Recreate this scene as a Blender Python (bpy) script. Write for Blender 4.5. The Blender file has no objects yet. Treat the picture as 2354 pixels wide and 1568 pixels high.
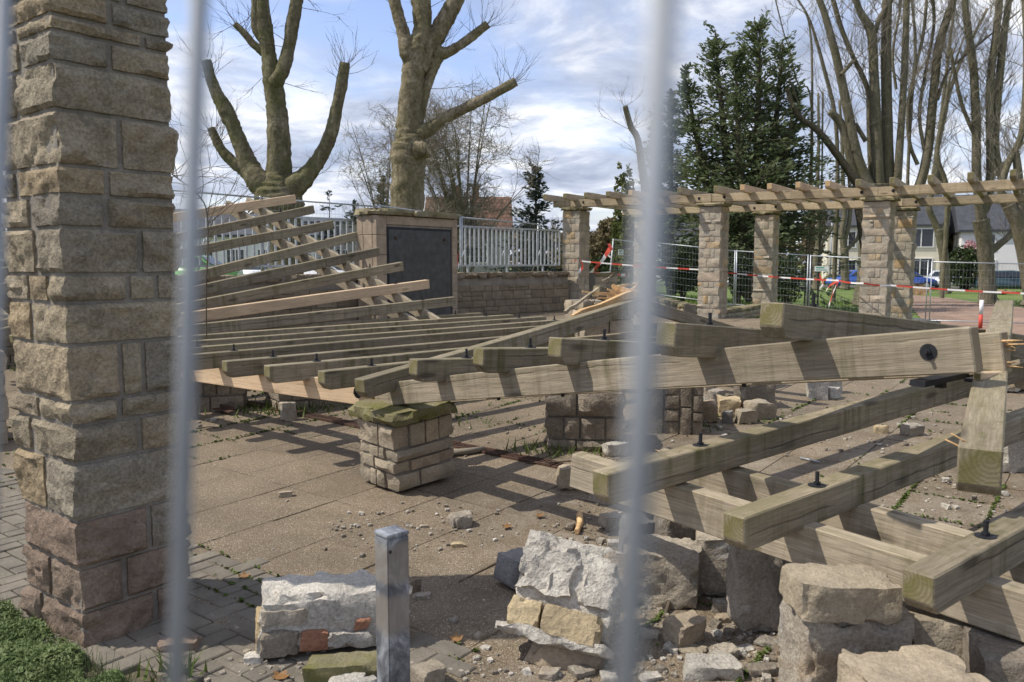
import bpy, bmesh, math, random
from mathutils import Vector, Matrix, noise
from math import sin, cos, tan, radians, pi, sqrt, atan2

# ------------------------------------------------------------------ camera, world, sun, exposure
SC = bpy.context.scene
COL = SC.collection
F, TILT, EYE = 1850.0, radians(5.53), 1.6          # photograph measured at 2354 x 1568

def at(u, v, Y):
    a, b = (u - 1177) / F, (784 - v) / F
    d = Vector((a, cos(TILT) + b * sin(TILT), b * cos(TILT) - sin(TILT)))
    return Vector((0, 0, EYE)) + d * (Y / d.y)

def atz(u, v, z=0.0):
    a, b = (u - 1177) / F, (784 - v) / F
    d = Vector((a, cos(TILT) + b * sin(TILT), b * cos(TILT) - sin(TILT)))
    return Vector((0, 0, EYE)) + d * ((z - EYE) / d.z)

cam = bpy.data.cameras.new('camera')
cam.sensor_width = 36.0
cam.lens = F / 2354 * 36
cam.clip_start = 0.02
cam.clip_end = 3000
cam.dof.use_dof = True
cam.dof.focus_distance = 6.0
cam.dof.aperture_fstop = 5.6
camo = bpy.data.objects.new('camera', cam)
camo.location = (0, 0, EYE)
camo.rotation_euler = (pi / 2 - TILT, 0, 0)
COL.objects.link(camo)
SC.camera = camo

SUN_EL = 54.0
world = bpy.data.worlds.new('World')
SC.world = world
world.use_nodes = True
wn, wl = world.node_tree.nodes, world.node_tree.links
wn.clear()

def N(nt, typ, **kw):
    n = nt.nodes.new(typ)
    for k, v in kw.items():
        if k == 'inp':
            for i, val in v.items():
                n.inputs[i].default_value = val
        else:
            setattr(n, k, v)
    return n

def make_world():
    nt = world.node_tree
    out = N(nt, 'ShaderNodeOutputWorld')
    bg = N(nt, 'ShaderNodeBackground', inp={'Strength': 0.15})
    sky = N(nt, 'ShaderNodeTexSky', sky_type='NISHITA')
    sky.sun_disc = False
    sky.sun_elevation = radians(SUN_EL)
    sky.sun_rotation = radians(270)
    sky.air_density = 1.0
    sky.dust_density = 1.2
    sky.ozone_density = 1.4
    tc = N(nt, 'ShaderNodeTexCoord')
    sep = N(nt, 'ShaderNodeSeparateXYZ')
    wl.new(tc.outputs['Generated'], sep.inputs[0])
    zz = N(nt, 'ShaderNodeMath', operation='MAXIMUM', inp={1: 0.0})
    wl.new(sep.outputs['Z'], zz.inputs[0])
    za = N(nt, 'ShaderNodeMath', operation='ADD', inp={1: 0.16})
    wl.new(zz.outputs[0], za.inputs[0])
    dx = N(nt, 'ShaderNodeMath', operation='DIVIDE')
    dy = N(nt, 'ShaderNodeMath', operation='DIVIDE')
    wl.new(sep.outputs['X'], dx.inputs[0]); wl.new(za.outputs[0], dx.inputs[1])
    wl.new(sep.outputs['Y'], dy.inputs[0]); wl.new(za.outputs[0], dy.inputs[1])
    cmb = N(nt, 'ShaderNodeCombineXYZ', inp={2: 3.7})
    wl.new(dx.outputs[0], cmb.inputs[0]); wl.new(dy.outputs[0], cmb.inputs[1])
    # cloud cover
    n1 = N(nt, 'ShaderNodeTexNoise', inp={'Scale': 1.25, 'Detail': 10.0, 'Roughness': 0.58, 'Distortion': 0.25})
    wl.new(cmb.outputs[0], n1.inputs['Vector'])
    r1 = N(nt, 'ShaderNodeValToRGB')
    r1.color_ramp.elements[0].position = 0.33; r1.color_ramp.elements[0].color = (0, 0, 0, 1)
    r1.color_ramp.elements[1].position = 0.53; r1.color_ramp.elements[1].color = (1, 1, 1, 1)
    wl.new(n1.outputs['Fac'], r1.inputs[0])
    # cloud body brightness: lit tops and grey undersides
    mp = N(nt, 'ShaderNodeMapping', inp={'Location': (4.2, 1.1, 0.0)})
    wl.new(cmb.outputs[0], mp.inputs[0])
    n2 = N(nt, 'ShaderNodeTexNoise', inp={'Scale': 2.1, 'Detail': 9.0, 'Roughness': 0.6, 'Distortion': 0.3})
    wl.new(mp.outputs[0], n2.inputs['Vector'])
    r2 = N(nt, 'ShaderNodeValToRGB')
    r2.color_ramp.elements[0].position = 0.36; r2.color_ramp.elements[0].color = (0.36, 0.41, 0.54, 1)
    r2.color_ramp.elements[1].position = 0.62; r2.color_ramp.elements[1].color = (0.97, 0.98, 1.0, 1)
    e = r2.color_ramp.elements.new(0.49); e.color = (0.55, 0.60, 0.73, 1)
    wl.new(n2.outputs['Fac'], r2.inputs[0])
    cs = N(nt, 'ShaderNodeVectorMath', operation='SCALE', inp={'Scale': 5.1})
    wl.new(r2.outputs[0], cs.inputs[0])
    mf = N(nt, 'ShaderNodeMath', operation='MULTIPLY', inp={1: 0.93})
    wl.new(r1.outputs[0], mf.inputs[0])
    gain = N(nt, 'ShaderNodeVectorMath', operation='MULTIPLY', inp={1: (0.92, 0.85, 0.92)})
    wl.new(sky.outputs[0], gain.inputs[0])
    mx = N(nt, 'ShaderNodeMix', data_type='RGBA')
    wl.new(mf.outputs[0], mx.inputs['Factor'])
    wl.new(gain.outputs[0], mx.inputs[6]); wl.new(cs.outputs[0], mx.inputs[7])
    wl.new(mx.outputs[2], bg.inputs['Color'])
    wl.new(bg.outputs[0], out.inputs[0])
make_world()

sun = bpy.data.lights.new('sun', 'SUN')
sun.energy = 3.2
sun.angle = radians(0.53)
sun.color = (1.0, 0.94, 0.84)
suno = bpy.data.objects.new('sun', sun)
sdir = Vector((cos(radians(SUN_EL)), 0.03, -sin(radians(SUN_EL))))
suno.rotation_euler = sdir.to_track_quat('-Z', 'Y').to_euler()
suno.location = (-30, 0, 40)
COL.objects.link(suno)

SC.view_settings.view_transform = 'Standard'
SC.view_settings.look = 'None'
SC.view_settings.exposure = 0.62
SC.view_settings.gamma = 1.0
SC.view_settings.use_curve_mapping = False

# ------------------------------------------------------------------ helpers
RND = random.Random(7)
WM = {}                                   # world matrix of every object

def link(o, parent=None, M=None, kind=None):
    COL.objects.link(o)
    M = M or Matrix.Identity(4)
    WM[o.name] = M
    if parent is not None:
        o.parent = parent
        o.matrix_basis = WM[parent.name].inverted() @ M
    else:
        o.matrix_basis = M
    if kind:
        o['kind'] = kind
    return o

def thing(name, label, cat, loc=(0, 0, 0), group=None, kind=None):
    o = bpy.data.objects.new(name, None)
    o.empty_display_size = 0.1
    link(o, None, Matrix.Translation(Vector(loc)))
    if label: o['label'] = label
    if cat: o['category'] = cat
    if group: o['group'] = group
    if kind: o['kind'] = kind
    return o

def tag(o, label, cat, group=None):
    o['label'] = label
    o['category'] = cat
    if group: o['group'] = group
    return o

SHARP = {'stone', 'capstone', 'coping_stone', 'stone_block', 'mortar_bed', 'mortar_lump', 'brick', 'far_stones'}
class MB:
    def __init__(s):
        s.v, s.f, s.m, s.sm = [], [], [], []
    def add(s, verts, faces, mi=0, smooth=False):
        b = len(s.v)
        s.v.extend(verts)
        for f in faces:
            s.f.append(tuple(i + b for i in f)); s.m.append(mi); s.sm.append(smooth)
    def box(s, c, size, mi=0, rz=0.0, M=None):
        hx, hy, hz = size[0] / 2, size[1] / 2, size[2] / 2
        vs = [Vector((x, y, z)) for x in (-hx, hx) for y in (-hy, hy) for z in (-hz, hz)]
        R = M if M is not None else Matrix.Rotation(rz, 3, 'Z')
        c = Vector(c)
        s.add([R @ p + c for p in vs],
              [(0, 1, 3, 2), (4, 6, 7, 5), (0, 4, 5, 1), (2, 3, 7, 6), (0, 2, 6, 4), (1, 5, 7, 3)], mi)
    def tube(s, pts, rad, n=6, mi=0, cap=True, smooth=True):
        pts = [Vector(p) for p in pts]
        if not isinstance(rad, (list, tuple)): rad = [rad] * len(pts)
        vs, k = [], len(pts)
        ref = None
        for i, p in enumerate(pts):
            t = (pts[min(i + 1, k - 1)] - pts[max(i - 1, 0)])
            if t.length < 1e-9: t = Vector((0, 0, 1))
            t.normalize()
            if ref is None:
                ref = Vector((1, 0, 0)) if abs(t.x) < 0.8 else Vector((0, 1, 0))
            a = ref - t * ref.dot(t)
            if a.length < 1e-6: a = t.orthogonal()
            a.normalize(); ref = a
            b = t.cross(a)
            for j in range(n):
                ang = 2 * pi * j / n
                vs.append(p + (a * cos(ang) + b * sin(ang)) * rad[i])
        fs = []
        for i in range(k - 1):
            for j in range(n):
                j2 = (j + 1) % n
                fs.append((i * n + j, i * n + j2, (i + 1) * n + j2, (i + 1) * n + j))
        s.add(vs, fs, mi, smooth)
        if cap:
            b = len(s.v) - len(vs)
            s.f.append(tuple(b + j for j in reversed(range(n)))); s.m.append(mi); s.sm.append(False)
            s.f.append(tuple(b + (k - 1) * n + j for j in range(n))); s.m.append(mi); s.sm.append(False)
    def disc(s, c, axis, r, h, n=12, mi=0):
        axis = Vector(axis).normalized()
        c = Vector(c)
        s.tube([c, c + axis * h], r, n, mi, True, False)
    def build(s, name, mats, parent=None, M=None, kind=None):
        me = bpy.data.meshes.new(name)
        me.from_pydata([tuple(p) for p in s.v], [], s.f)
        for m in (mats if isinstance(mats, (list, tuple)) else [mats]):
            me.materials.append(m)
        me.polygons.foreach_set('material_index', s.m)
        me.polygons.foreach_set('use_smooth', s.sm)
        if name in SHARP: me.set_sharp_from_angle(angle=radians(33))
        me.update()
        return link(bpy.data.objects.new(name, me), parent, M, kind)

def fbm(p, o=3):
    return noise.fractal(p, 1.0, 2.0, o, noise_basis='PERLIN_ORIGINAL')

# ------------------------------------------------------------------ materials
MATS = {}
def mat(name):
    m = bpy.data.materials.new(name)
    m.use_nodes = True
    m.node_tree.nodes.clear()
    MATS[name] = m
    nt = m.node_tree
    out = N(nt, 'ShaderNodeOutputMaterial')
    b = N(nt, 'ShaderNodeBsdfPrincipled')
    nt.links.new(b.outputs[0], out.inputs[0])
    b.inputs['Roughness'].default_value = 0.85
    b.inputs['Specular IOR Level'].default_value = 0.25
    return m, nt, b

def ramp(nt, src, stops):
    r = N(nt, 'ShaderNodeValToRGB')
    el = r.color_ramp.elements
    el[0].position, el[0].color = stops[0][0], (*stops[0][1], 1)
    el[1].position, el[1].color = stops[-1][0], (*stops[-1][1], 1)
    for p, c in stops[1:-1]:
        e = el.new(p); e.color = (*c, 1)
    nt.links.new(src, r.inputs[0])
    return r.outputs[0]

def mixc(nt, fac, a, b, mode='MIX'):
    m = N(nt, 'ShaderNodeMix', data_type='RGBA', blend_type=mode)
    if isinstance(fac, (int, float)): m.inputs[0].default_value = fac
    else: nt.links.new(fac, m.inputs[0])
    for i, x in ((6, a), (7, b)):
        if isinstance(x, tuple): m.inputs[i].default_value = (*x, 1)
        else: nt.links.new(x, m.inputs[i])
    return m.outputs[2]

def texnoise(nt, vec, scale, detail=5, rough=0.6, dist=0.0):
    n = N(nt, 'ShaderNodeTexNoise', inp={'Scale': scale, 'Detail': detail, 'Roughness': rough, 'Distortion': dist})
    nt.links.new(vec, n.inputs['Vector'])
    return n.outputs['Fac']

def bump(nt, bsdf, height, strength, dist=0.01):
    bp = N(nt, 'ShaderNodeBump', inp={'Strength': strength, 'Distance': dist})
    nt.links.new(height, bp.inputs['Height'])
    nt.links.new(bp.outputs[0], bsdf.inputs['Normal'])

def math2(nt, op, a, b):
    m = N(nt, 'ShaderNodeMath', operation=op)
    for i, x in ((0, a), (1, b)):
        if isinstance(x, (int, float)): m.inputs[i].default_value = x
        else: nt.links.new(x, m.inputs[i])
    return m.outputs[0]

def posvec(nt, kind='obj', scale=(1, 1, 1)):
    tc = N(nt, 'ShaderNodeTexCoord')
    src = tc.outputs['Object']
    if kind == 'world':
        g = N(nt, 'ShaderNodeNewGeometry'); src = g.outputs['Position']
    if scale != (1, 1, 1):
        mp = N(nt, 'ShaderNodeMapping', inp={'Scale': scale})
        nt.links.new(src, mp.inputs[0]); src = mp.outputs[0]
    return src

def m_stone(name, cols, speck=0.5, bumps=0.8, moss=0.0, fine=70, lichen=0.35, smear=0.0):
    m, nt, b = mat(name)
    P = posvec(nt, 'world')
    oi = N(nt, 'ShaderNodeObjectInfo')
    n = len(cols)
    base = ramp(nt, oi.outputs['Random'], [(i / (n - 1), c) for i, c in enumerate(cols)])
    big = texnoise(nt, P, 5.0, 6, 0.62)
    base = mixc(nt, 1.0, base, ramp(nt, big, [(0.28, (0.70, 0.69, 0.68)), (0.72, (1.22, 1.2, 1.16))]), 'MULTIPLY')
    fn = texnoise(nt, P, fine, 5, 0.7)
    base = mixc(nt, speck, base, mixc(nt, 1.0, base, ramp(nt, fn, [(0.3, (0.5, 0.5, 0.5)), (0.7, (1.45, 1.45, 1.45))]), 'MULTIPLY'))
    lv = texnoise(nt, P, 9.0, 7, 0.72, 0.6)
    lf = ramp(nt, lv, [(0.55, (0, 0, 0)), (0.68, (1, 1, 1))])
    lf2 = math2(nt, 'MULTIPLY', lf, lichen)
    base = mixc(nt, lf2, base, (0.095, 0.088, 0.075))
    if moss:
        mv = texnoise(nt, P, 6.0, 6, 0.65, 0.3)
        mf = math2(nt, 'MULTIPLY', ramp(nt, mv, [(0.40, (0, 0, 0)), (0.60, (1, 1, 1))]), moss)
        base = mixc(nt, mf, base, mixc(nt, fn, (0.075, 0.085, 0.02), (0.20, 0.18, 0.06)))
    if smear:
        sv = texnoise(nt, P, 4.2, 7, 0.68, 0.5)
        base = mixc(nt, math2(nt, 'MULTIPLY', ramp(nt, sv, [(0.57, (0, 0, 0)), (0.63, (1, 1, 1))]), smear), base, (0.52, 0.50, 0.46))
        rv = texnoise(nt, P, 2.6, 5, 0.6, 0.8)
        base = mixc(nt, math2(nt, 'MULTIPLY', ramp(nt, rv, [(0.55, (0, 0, 0)), (0.68, (1, 1, 1))]), 0.55), base, (0.25, 0.175, 0.10))
    nt.links.new(base, b.inputs['Base Color'])
    h = math2(nt, 'ADD', math2(nt, 'MULTIPLY', fn, 0.35), texnoise(nt, P, 22.0, 6, 0.65))
    bump(nt, b, h, bumps, 0.02)
    b.inputs['Roughness'].default_value = 0.92
    b.inputs['Specular IOR Level'].default_value = 0.15
    return m

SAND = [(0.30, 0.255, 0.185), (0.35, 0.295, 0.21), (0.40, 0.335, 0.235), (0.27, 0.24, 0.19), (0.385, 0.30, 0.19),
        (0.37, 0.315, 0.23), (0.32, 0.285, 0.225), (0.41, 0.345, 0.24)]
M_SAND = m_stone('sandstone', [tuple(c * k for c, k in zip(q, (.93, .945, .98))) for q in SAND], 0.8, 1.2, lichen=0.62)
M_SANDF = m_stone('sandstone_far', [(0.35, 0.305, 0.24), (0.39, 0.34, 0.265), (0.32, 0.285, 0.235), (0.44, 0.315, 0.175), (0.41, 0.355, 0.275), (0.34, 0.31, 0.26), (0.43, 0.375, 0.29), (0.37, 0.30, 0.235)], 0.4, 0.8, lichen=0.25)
M_RED = m_stone('red_sandstone', [(0.215, 0.165, 0.128), (0.255, 0.195, 0.152), (0.235, 0.18, 0.142), (0.25, 0.205, 0.16)], 0.6, 1.0, lichen=0.35)
M_WALL = m_stone('wall_sandstone', [(0.20, 0.165, 0.118), (0.24, 0.198, 0.142), (0.18, 0.15, 0.112), (0.265, 0.222, 0.165), (0.215, 0.178, 0.125)], 0.4, 0.8, lichen=0.6)
M_CAP = m_stone('mossy_capstone', [(0.21, 0.19, 0.12), (0.24, 0.21, 0.14)], 0.5, 0.8, moss=0.85)
M_CAPF = m_stone('capstone', [(0.25, 0.215, 0.15), (0.28, 0.24, 0.16)], 0.5, 0.6, moss=0.45)
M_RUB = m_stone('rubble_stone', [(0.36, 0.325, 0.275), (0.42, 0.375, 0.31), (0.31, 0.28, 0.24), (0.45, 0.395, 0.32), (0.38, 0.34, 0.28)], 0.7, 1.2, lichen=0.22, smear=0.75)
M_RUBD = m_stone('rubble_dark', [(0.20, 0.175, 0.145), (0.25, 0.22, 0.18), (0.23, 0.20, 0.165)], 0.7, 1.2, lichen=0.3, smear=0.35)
M_WHITE = m_stone('rubble_mortar', [(0.50, 0.47, 0.42), (0.56, 0.53, 0.475), (0.47, 0.445, 0.40)], 0.7, 1.3, lichen=0.0)
M_OCHRE = m_stone('rubble_ochre', [(0.44, 0.34, 0.20), (0.48, 0.39, 0.25), (0.42, 0.34, 0.22)], 0.5, 0.8, lichen=0.08)
M_GREY = m_stone('grey_concrete', [(0.22, 0.215, 0.21), (0.24, 0.235, 0.23)], 0.55, 0.7, lichen=0.12)
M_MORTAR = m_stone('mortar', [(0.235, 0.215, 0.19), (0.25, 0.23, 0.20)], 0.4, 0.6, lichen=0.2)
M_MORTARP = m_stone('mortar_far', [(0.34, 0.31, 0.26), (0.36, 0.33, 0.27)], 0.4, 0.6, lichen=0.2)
M_BRICK = m_stone('red_brick', [(0.36, 0.18, 0.11), (0.33, 0.17, 0.11)], 0.5, 0.8, lichen=0.15)
M_MONU = m_stone('monument_stone', [(0.33, 0.265, 0.20), (0.355, 0.285, 0.215), (0.305, 0.25, 0.195)], 0.3, 0.3, lichen=0.15)

def m_wood(name, dark, mid, light, algae, crack=0.55, grain=1.0, rnd=0.35, knot=0.8):
    m, nt, b = mat(name)
    P = posvec(nt, 'obj')
    oi = N(nt, 'ShaderNodeObjectInfo')
    off = N(nt, 'ShaderNodeVectorMath', operation='SCALE', inp={0: (37.0, 11.0, 23.0)})
    nt.links.new(oi.outputs['Random'], off.inputs['Scale'])
    pa = N(nt, 'ShaderNodeVectorMath', operation='ADD')
    nt.links.new(P, pa.inputs[0]); nt.links.new(off.outputs[0], pa.inputs[1])
    Q = pa.outputs[0]
    def sc(v, s):
        mp = N(nt, 'ShaderNodeMapping', inp={'Scale': s}); nt.links.new(v, mp.inputs[0]); return mp.outputs[0]
    g1 = texnoise(nt, sc(Q, (1.6, 55, 55)), 1.0, 6, 0.65, 0.25)
    col = ramp(nt, g1, [(0.22, dark), (0.5, mid), (0.80, light)])
    g2 = texnoise(nt, sc(Q, (9, 160, 160)), 1.0, 4, 0.7)
    col = mixc(nt, 0.5 * grain, col, mixc(nt, 1.0, col, ramp(nt, g2, [(0.35, (0.55, 0.55, 0.55)), (0.65, (1.35, 1.35, 1.35))]), 'MULTIPLY'))
    g3 = texnoise(nt, sc(Q, (1.1, 3, 3)), 1.0, 5, 0.6)
    col = mixc(nt, 1.0, col, ramp(nt, g3, [(0.3, (0.74, 0.73, 0.72)), (0.7, (1.2, 1.19, 1.17))]), 'MULTIPLY')
    # algae: vertical drips and green upper edges
    drip = texnoise(nt, sc(Q, (17, 17, 1.2)), 1.0, 5, 0.65)
    cov = texnoise(nt, sc(Q, (2.2, 5, 5)), 1.0, 4, 0.6)
    af = math2(nt, 'MULTIPLY', ramp(nt, drip, [(0.47, (0, 0, 0)), (0.68, (1, 1, 1))]), ramp(nt, cov, [(0.36, (0.1, 0.1, 0.1)), (0.62, (1, 1, 1))]))
    af = math2(nt, 'MULTIPLY', af, algae)
    col = mixc(nt, af, col, (0.088, 0.082, 0.03))
    spz = N(nt, 'ShaderNodeSeparateXYZ'); nt.links.new(P, spz.inputs[0])
    tz = ramp(nt, math2(nt, 'ADD', math2(nt, 'MULTIPLY', spz.outputs['Z'], 6.0), 0.62), [(0.2, (0, 0, 0)), (0.62, (1, 1, 1))])
    cv2 = ramp(nt, texnoise(nt, sc(Q, (1.4, 9, 9)), 1.0, 5, 0.65), [(0.42, (0, 0, 0)), (0.64, (1, 1, 1))])
    col = mixc(nt, math2(nt, 'MULTIPLY', math2(nt, 'MULTIPLY', tz, cv2), algae * 0.5), col, (0.115, 0.105, 0.04))
    # knots
    vo = N(nt, 'ShaderNodeTexVoronoi', inp={'Scale': 1.0, 'Randomness': 1.0})
    nt.links.new(sc(Q, (2.1, 7.5, 7.5)), vo.inputs['Vector'])
    kf = ramp(nt, vo.outputs['Distance'], [(0.09, (1, 1, 1)), (0.2, (0, 0, 0))])
    kf = math2(nt, 'MULTIPLY', kf, knot)
    col = mixc(nt, kf, col, tuple(c * 0.42 for c in dark))
    # a long drying crack at a height of its own
    sp = N(nt, 'ShaderNodeSeparateXYZ'); nt.links.new(P, sp.inputs[0])
    wob = texnoise(nt, sc(Q, (2.0, 0.5, 0.5)), 1.0, 4, 0.6)
    zc = math2(nt, 'ADD', sp.outputs['Z'], math2(nt, 'ADD', math2(nt, 'MULTIPLY', wob, 0.07), math2(nt, 'MULTIPLY', oi.outputs['Random'], 0.06)))
    cr = math2(nt, 'ABSOLUTE', math2(nt, 'ADD', zc, -0.005), 0.0)
    cl = ramp(nt, cr, [(0.0, (1, 1, 1)), (0.0055, (0, 0, 0))])
    brk = ramp(nt, texnoise(nt, sc(Q, (1.3, 1, 1)), 1.0, 2, 0.5), [(0.46, (0, 0, 0)), (0.52, (1, 1, 1))])
    cl = math2(nt, 'MULTIPLY', math2(nt, 'MULTIPLY', cl, brk), crack)
    col = mixc(nt, cl, col, (0.02, 0.017, 0.014))
    # tone of the single timber
    tone = ramp(nt, oi.outputs['Random'], [(0.0, (1 - rnd * .55,) * 3), (0.5, (1.0, 1.0, 1.0)), (1.0, (1 + rnd * .5, 1 + rnd * .48, 1 + rnd * .44))])
    col = mixc(nt, 1.0, col, tone, 'MULTIPLY')
    nt.links.new(col, b.inputs['Base Color'])
    h = math2(nt, 'ADD', math2(nt, 'MULTIPLY', g1, 0.8), math2(nt, 'SUBTRACT', math2(nt, 'MULTIPLY', g2, 0.5), math2(nt, 'MULTIPLY', cl, 2.0)))
    bump(nt, b, h, 0.6, 0.006)
    b.inputs['Roughness'].default_value = 0.8
    return m

def m_end(name, dark, light, green, gf):
    m, nt, b = mat(name)
    P = posvec(nt, 'obj')
    oi = N(nt, 'ShaderNodeObjectInfo')
    sp = N(nt, 'ShaderNodeSeparateXYZ'); nt.links.new(P, sp.inputs[0])
    yy = math2(nt, 'ADD', sp.outputs['Y'], math2(nt, 'MULTIPLY', math2(nt, 'SUBTRACT', oi.outputs['Random'], 0.5), 0.12))
    zz = math2(nt, 'ADD', sp.outputs['Z'], 0.03)
    d = math2(nt, 'SQRT', math2(nt, 'ADD', math2(nt, 'MULTIPLY', yy, yy), math2(nt, 'MULTIPLY', zz, zz)), 0.0)
    nn = texnoise(nt, P, 9, 3, 0.6)
    d = math2(nt, 'ADD', d, math2(nt, 'MULTIPLY', nn, 0.025))
    ring = math2(nt, 'SINE', math2(nt, 'MULTIPLY', d, 480), 0.0)
    col = ramp(nt, math2(nt, 'ADD', math2(nt, 'MULTIPLY', ring, 0.35), 0.5), [(0.0, dark), (1.0, light)])
    gr = ramp(nt, texnoise(nt, P, 11, 5, 0.65), [(0.38, (0.05, 0.05, 0.05)), (0.62, (1, 1, 1))])
    col = mixc(nt, math2(nt, 'MULTIPLY', gr, gf), col, green)
    # radial checks
    an = math2(nt, 'ARCTAN2', yy, zz)
    chk = math2(nt, 'ABSOLUTE', math2(nt, 'SINE', math2(nt, 'ADD', math2(nt, 'MULTIPLY', an, 2.5), math2(nt, 'MULTIPLY', nn, 1.5)), 0.0), 0.0)
    cf = math2(nt, 'MULTIPLY', ramp(nt, chk, [(0.0, (1, 1, 1)), (0.05, (0, 0, 0))]), 0.5)
    col = mixc(nt, cf, col, (0.03, 0.025, 0.015))
    nt.links.new(col, b.inputs['Base Color'])
    bump(nt, b, texnoise(nt, P, 120, 4, 0.7), 0.5, 0.003)
    return m

M_WOOD = m_wood('weathered_wood', (0.155, 0.128, 0.088), (0.24, 0.203, 0.145), (0.315, 0.272, 0.20), 0.9)
M_WOODL = m_wood('weathered_beam_wood', (0.26, 0.215, 0.155), (0.36, 0.305, 0.228), (0.45, 0.39, 0.30), 0.65, 0.3)
M_WOODN = m_wood('fresh_wood', (0.48, 0.345, 0.215), (0.57, 0.425, 0.28), (0.63, 0.49, 0.335), 0.06, 0.25, 0.6, 0.15, 0.5)
M_WOODF = m_wood('far_pergola_wood', (0.27, 0.215, 0.145), (0.37, 0.30, 0.205), (0.46, 0.385, 0.28), 0.35, 0.2)
M_END = m_end('wood_end_grain', (0.155, 0.13, 0.08), (0.27, 0.23, 0.15), (0.125, 0.115, 0.032), 0.72)
M_ENDT = m_end('torn_end_grain', (0.22, 0.165, 0.10), (0.33, 0.26, 0.17), (0.20, 0.15, 0.08), 0.4)
M_ENDN = m_end('fresh_end_grain', (0.42, 0.28, 0.15), (0.52, 0.37, 0.2), (0.35, 0.24, 0.1), 0.2)
M_SPL = m_wood('splintered_wood', (0.42, 0.25, 0.11), (0.56, 0.365, 0.18), (0.68, 0.50, 0.30), 0.0, 0.2, 1.4, 0.2, 0.0)

def m_plain(name, col, rough=0.7, metal=0.0, var=0.25, scale=8.0, bumps=0.0, spec=0.3, rndvar=0.0):
    m, nt, b = mat(name)
    P = posvec(nt, 'world')
    n = texnoise(nt, P, scale, 5, 0.6)
    c = mixc(nt, 1.0, col, ramp(nt, n, [(0.3, (1 - var,) * 3), (0.7, (1 + var,) * 3)]), 'MULTIPLY')
    if rndvar:
        oi = N(nt, 'ShaderNodeObjectInfo')
        c = mixc(nt, 1.0, c, ramp(nt, oi.outputs['Random'], [(0, (1 - rndvar,) * 3), (1, (1 + rndvar,) * 3)]), 'MULTIPLY')
    nt.links.new(c, b.inputs['Base Color'])
    b.inputs['Roughness'].default_value = rough
    b.inputs['Metallic'].default_value = metal
    b.inputs['Specular IOR Level'].default_value = spec
    if bumps:
        bump(nt, b, texnoise(nt, P, scale * 4, 4, 0.6), bumps, 0.01)
    return m

M_GALV = m_plain('galvanised_steel', (0.42, 0.44, 0.47), 0.45, 0.55, 0.25, 14)
M_GALVD = m_plain('dull_galvanised_steel', (0.34, 0.36, 0.39), 0.6, 0.2, 0.12, 30)
M_BLACKM = m_plain('black_iron', (0.022, 0.023, 0.027), 0.55, 0.2, 0.3, 60)
M_RUST = m_plain('rusty_iron', (0.095, 0.055, 0.04), 0.8, 0.2, 0.4, 40, 0.4)
M_PLAQUE = m_plain('dark_plaque', (0.04, 0.042, 0.045), 0.38, 0.0, 0.5, 7, 0.15, 0.5)
M_GLASS = m_plain('window_glass', (0.03, 0.035, 0.045), 0.08, 0.0, 0.1, 3, 0, 0.6)
M_WHITEP = m_plain('white_paint', (0.74, 0.74, 0.72), 0.6, 0, 0.06, 3)
M_CREAM = m_plain('cream_render', (0.72, 0.66, 0.53), 0.9, 0, 0.07, 0.6, 0.1)
M_WHITEW = m_plain('white_render', (0.70, 0.69, 0.68), 0.9, 0, 0.08, 0.5, 0.1)
M_GREYW = m_plain('grey_render', (0.34, 0.33, 0.31), 0.9, 0, 0.15, 0.7, 0.1)
M_SLATE = m_plain('slate_roof', (0.055, 0.058, 0.068), 0.7, 0, 0.3, 2, 0.3)
M_TREDP = m_plain('tape_red', (0.55, 0.075, 0.05), 0.5, 0, 0.1, 5)
M_TWHITE = m_plain('tape_white', (0.78, 0.76, 0.74), 0.5, 0, 0.06, 5)
M_TIRE = m_plain('tyre_rubber', (0.02, 0.02, 0.02), 0.9)
M_LEAD = m_plain('red_lamp', (0.5, 0.03, 0.02), 0.3)
M_SIGNG = m_plain('sign_green_print', (0.05, 0.30, 0.20), 0.6)

def m_tiles():
    m, nt, b = mat('clay_roof_tiles')
    P = posvec(nt, 'world')
    br = N(nt, 'ShaderNodeTexBrick', inp={'Color1': (0.125, 0.07, 0.047, 1), 'Color2': (0.165, 0.095, 0.064, 1), 'Mortar': (0.06, 0.035, 0.025, 1),
                                         'Scale': 1.0, 'Mortar Size': 0.03, 'Brick Width': 0.3, 'Row Height': 0.32, 'Bias': 0.0})
    mp = N(nt, 'ShaderNodeMapping', inp={'Rotation': (radians(-90), 0, 0)})
    nt.links.new(P, mp.inputs[0]); nt.links.new(mp.outputs[0], br.inputs['Vector'])
    c = mixc(nt, 1.0, br.outputs['Color'], ramp(nt, texnoise(nt, P, 0.8, 5, 0.6), [(0.3, (0.7, 0.7, 0.72)), (0.7, (1.2, 1.18, 1.15))]), 'MULTIPLY')
    nt.links.new(c, b.inputs['Base Color'])
    return m
M_TILES = m_tiles()

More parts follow.
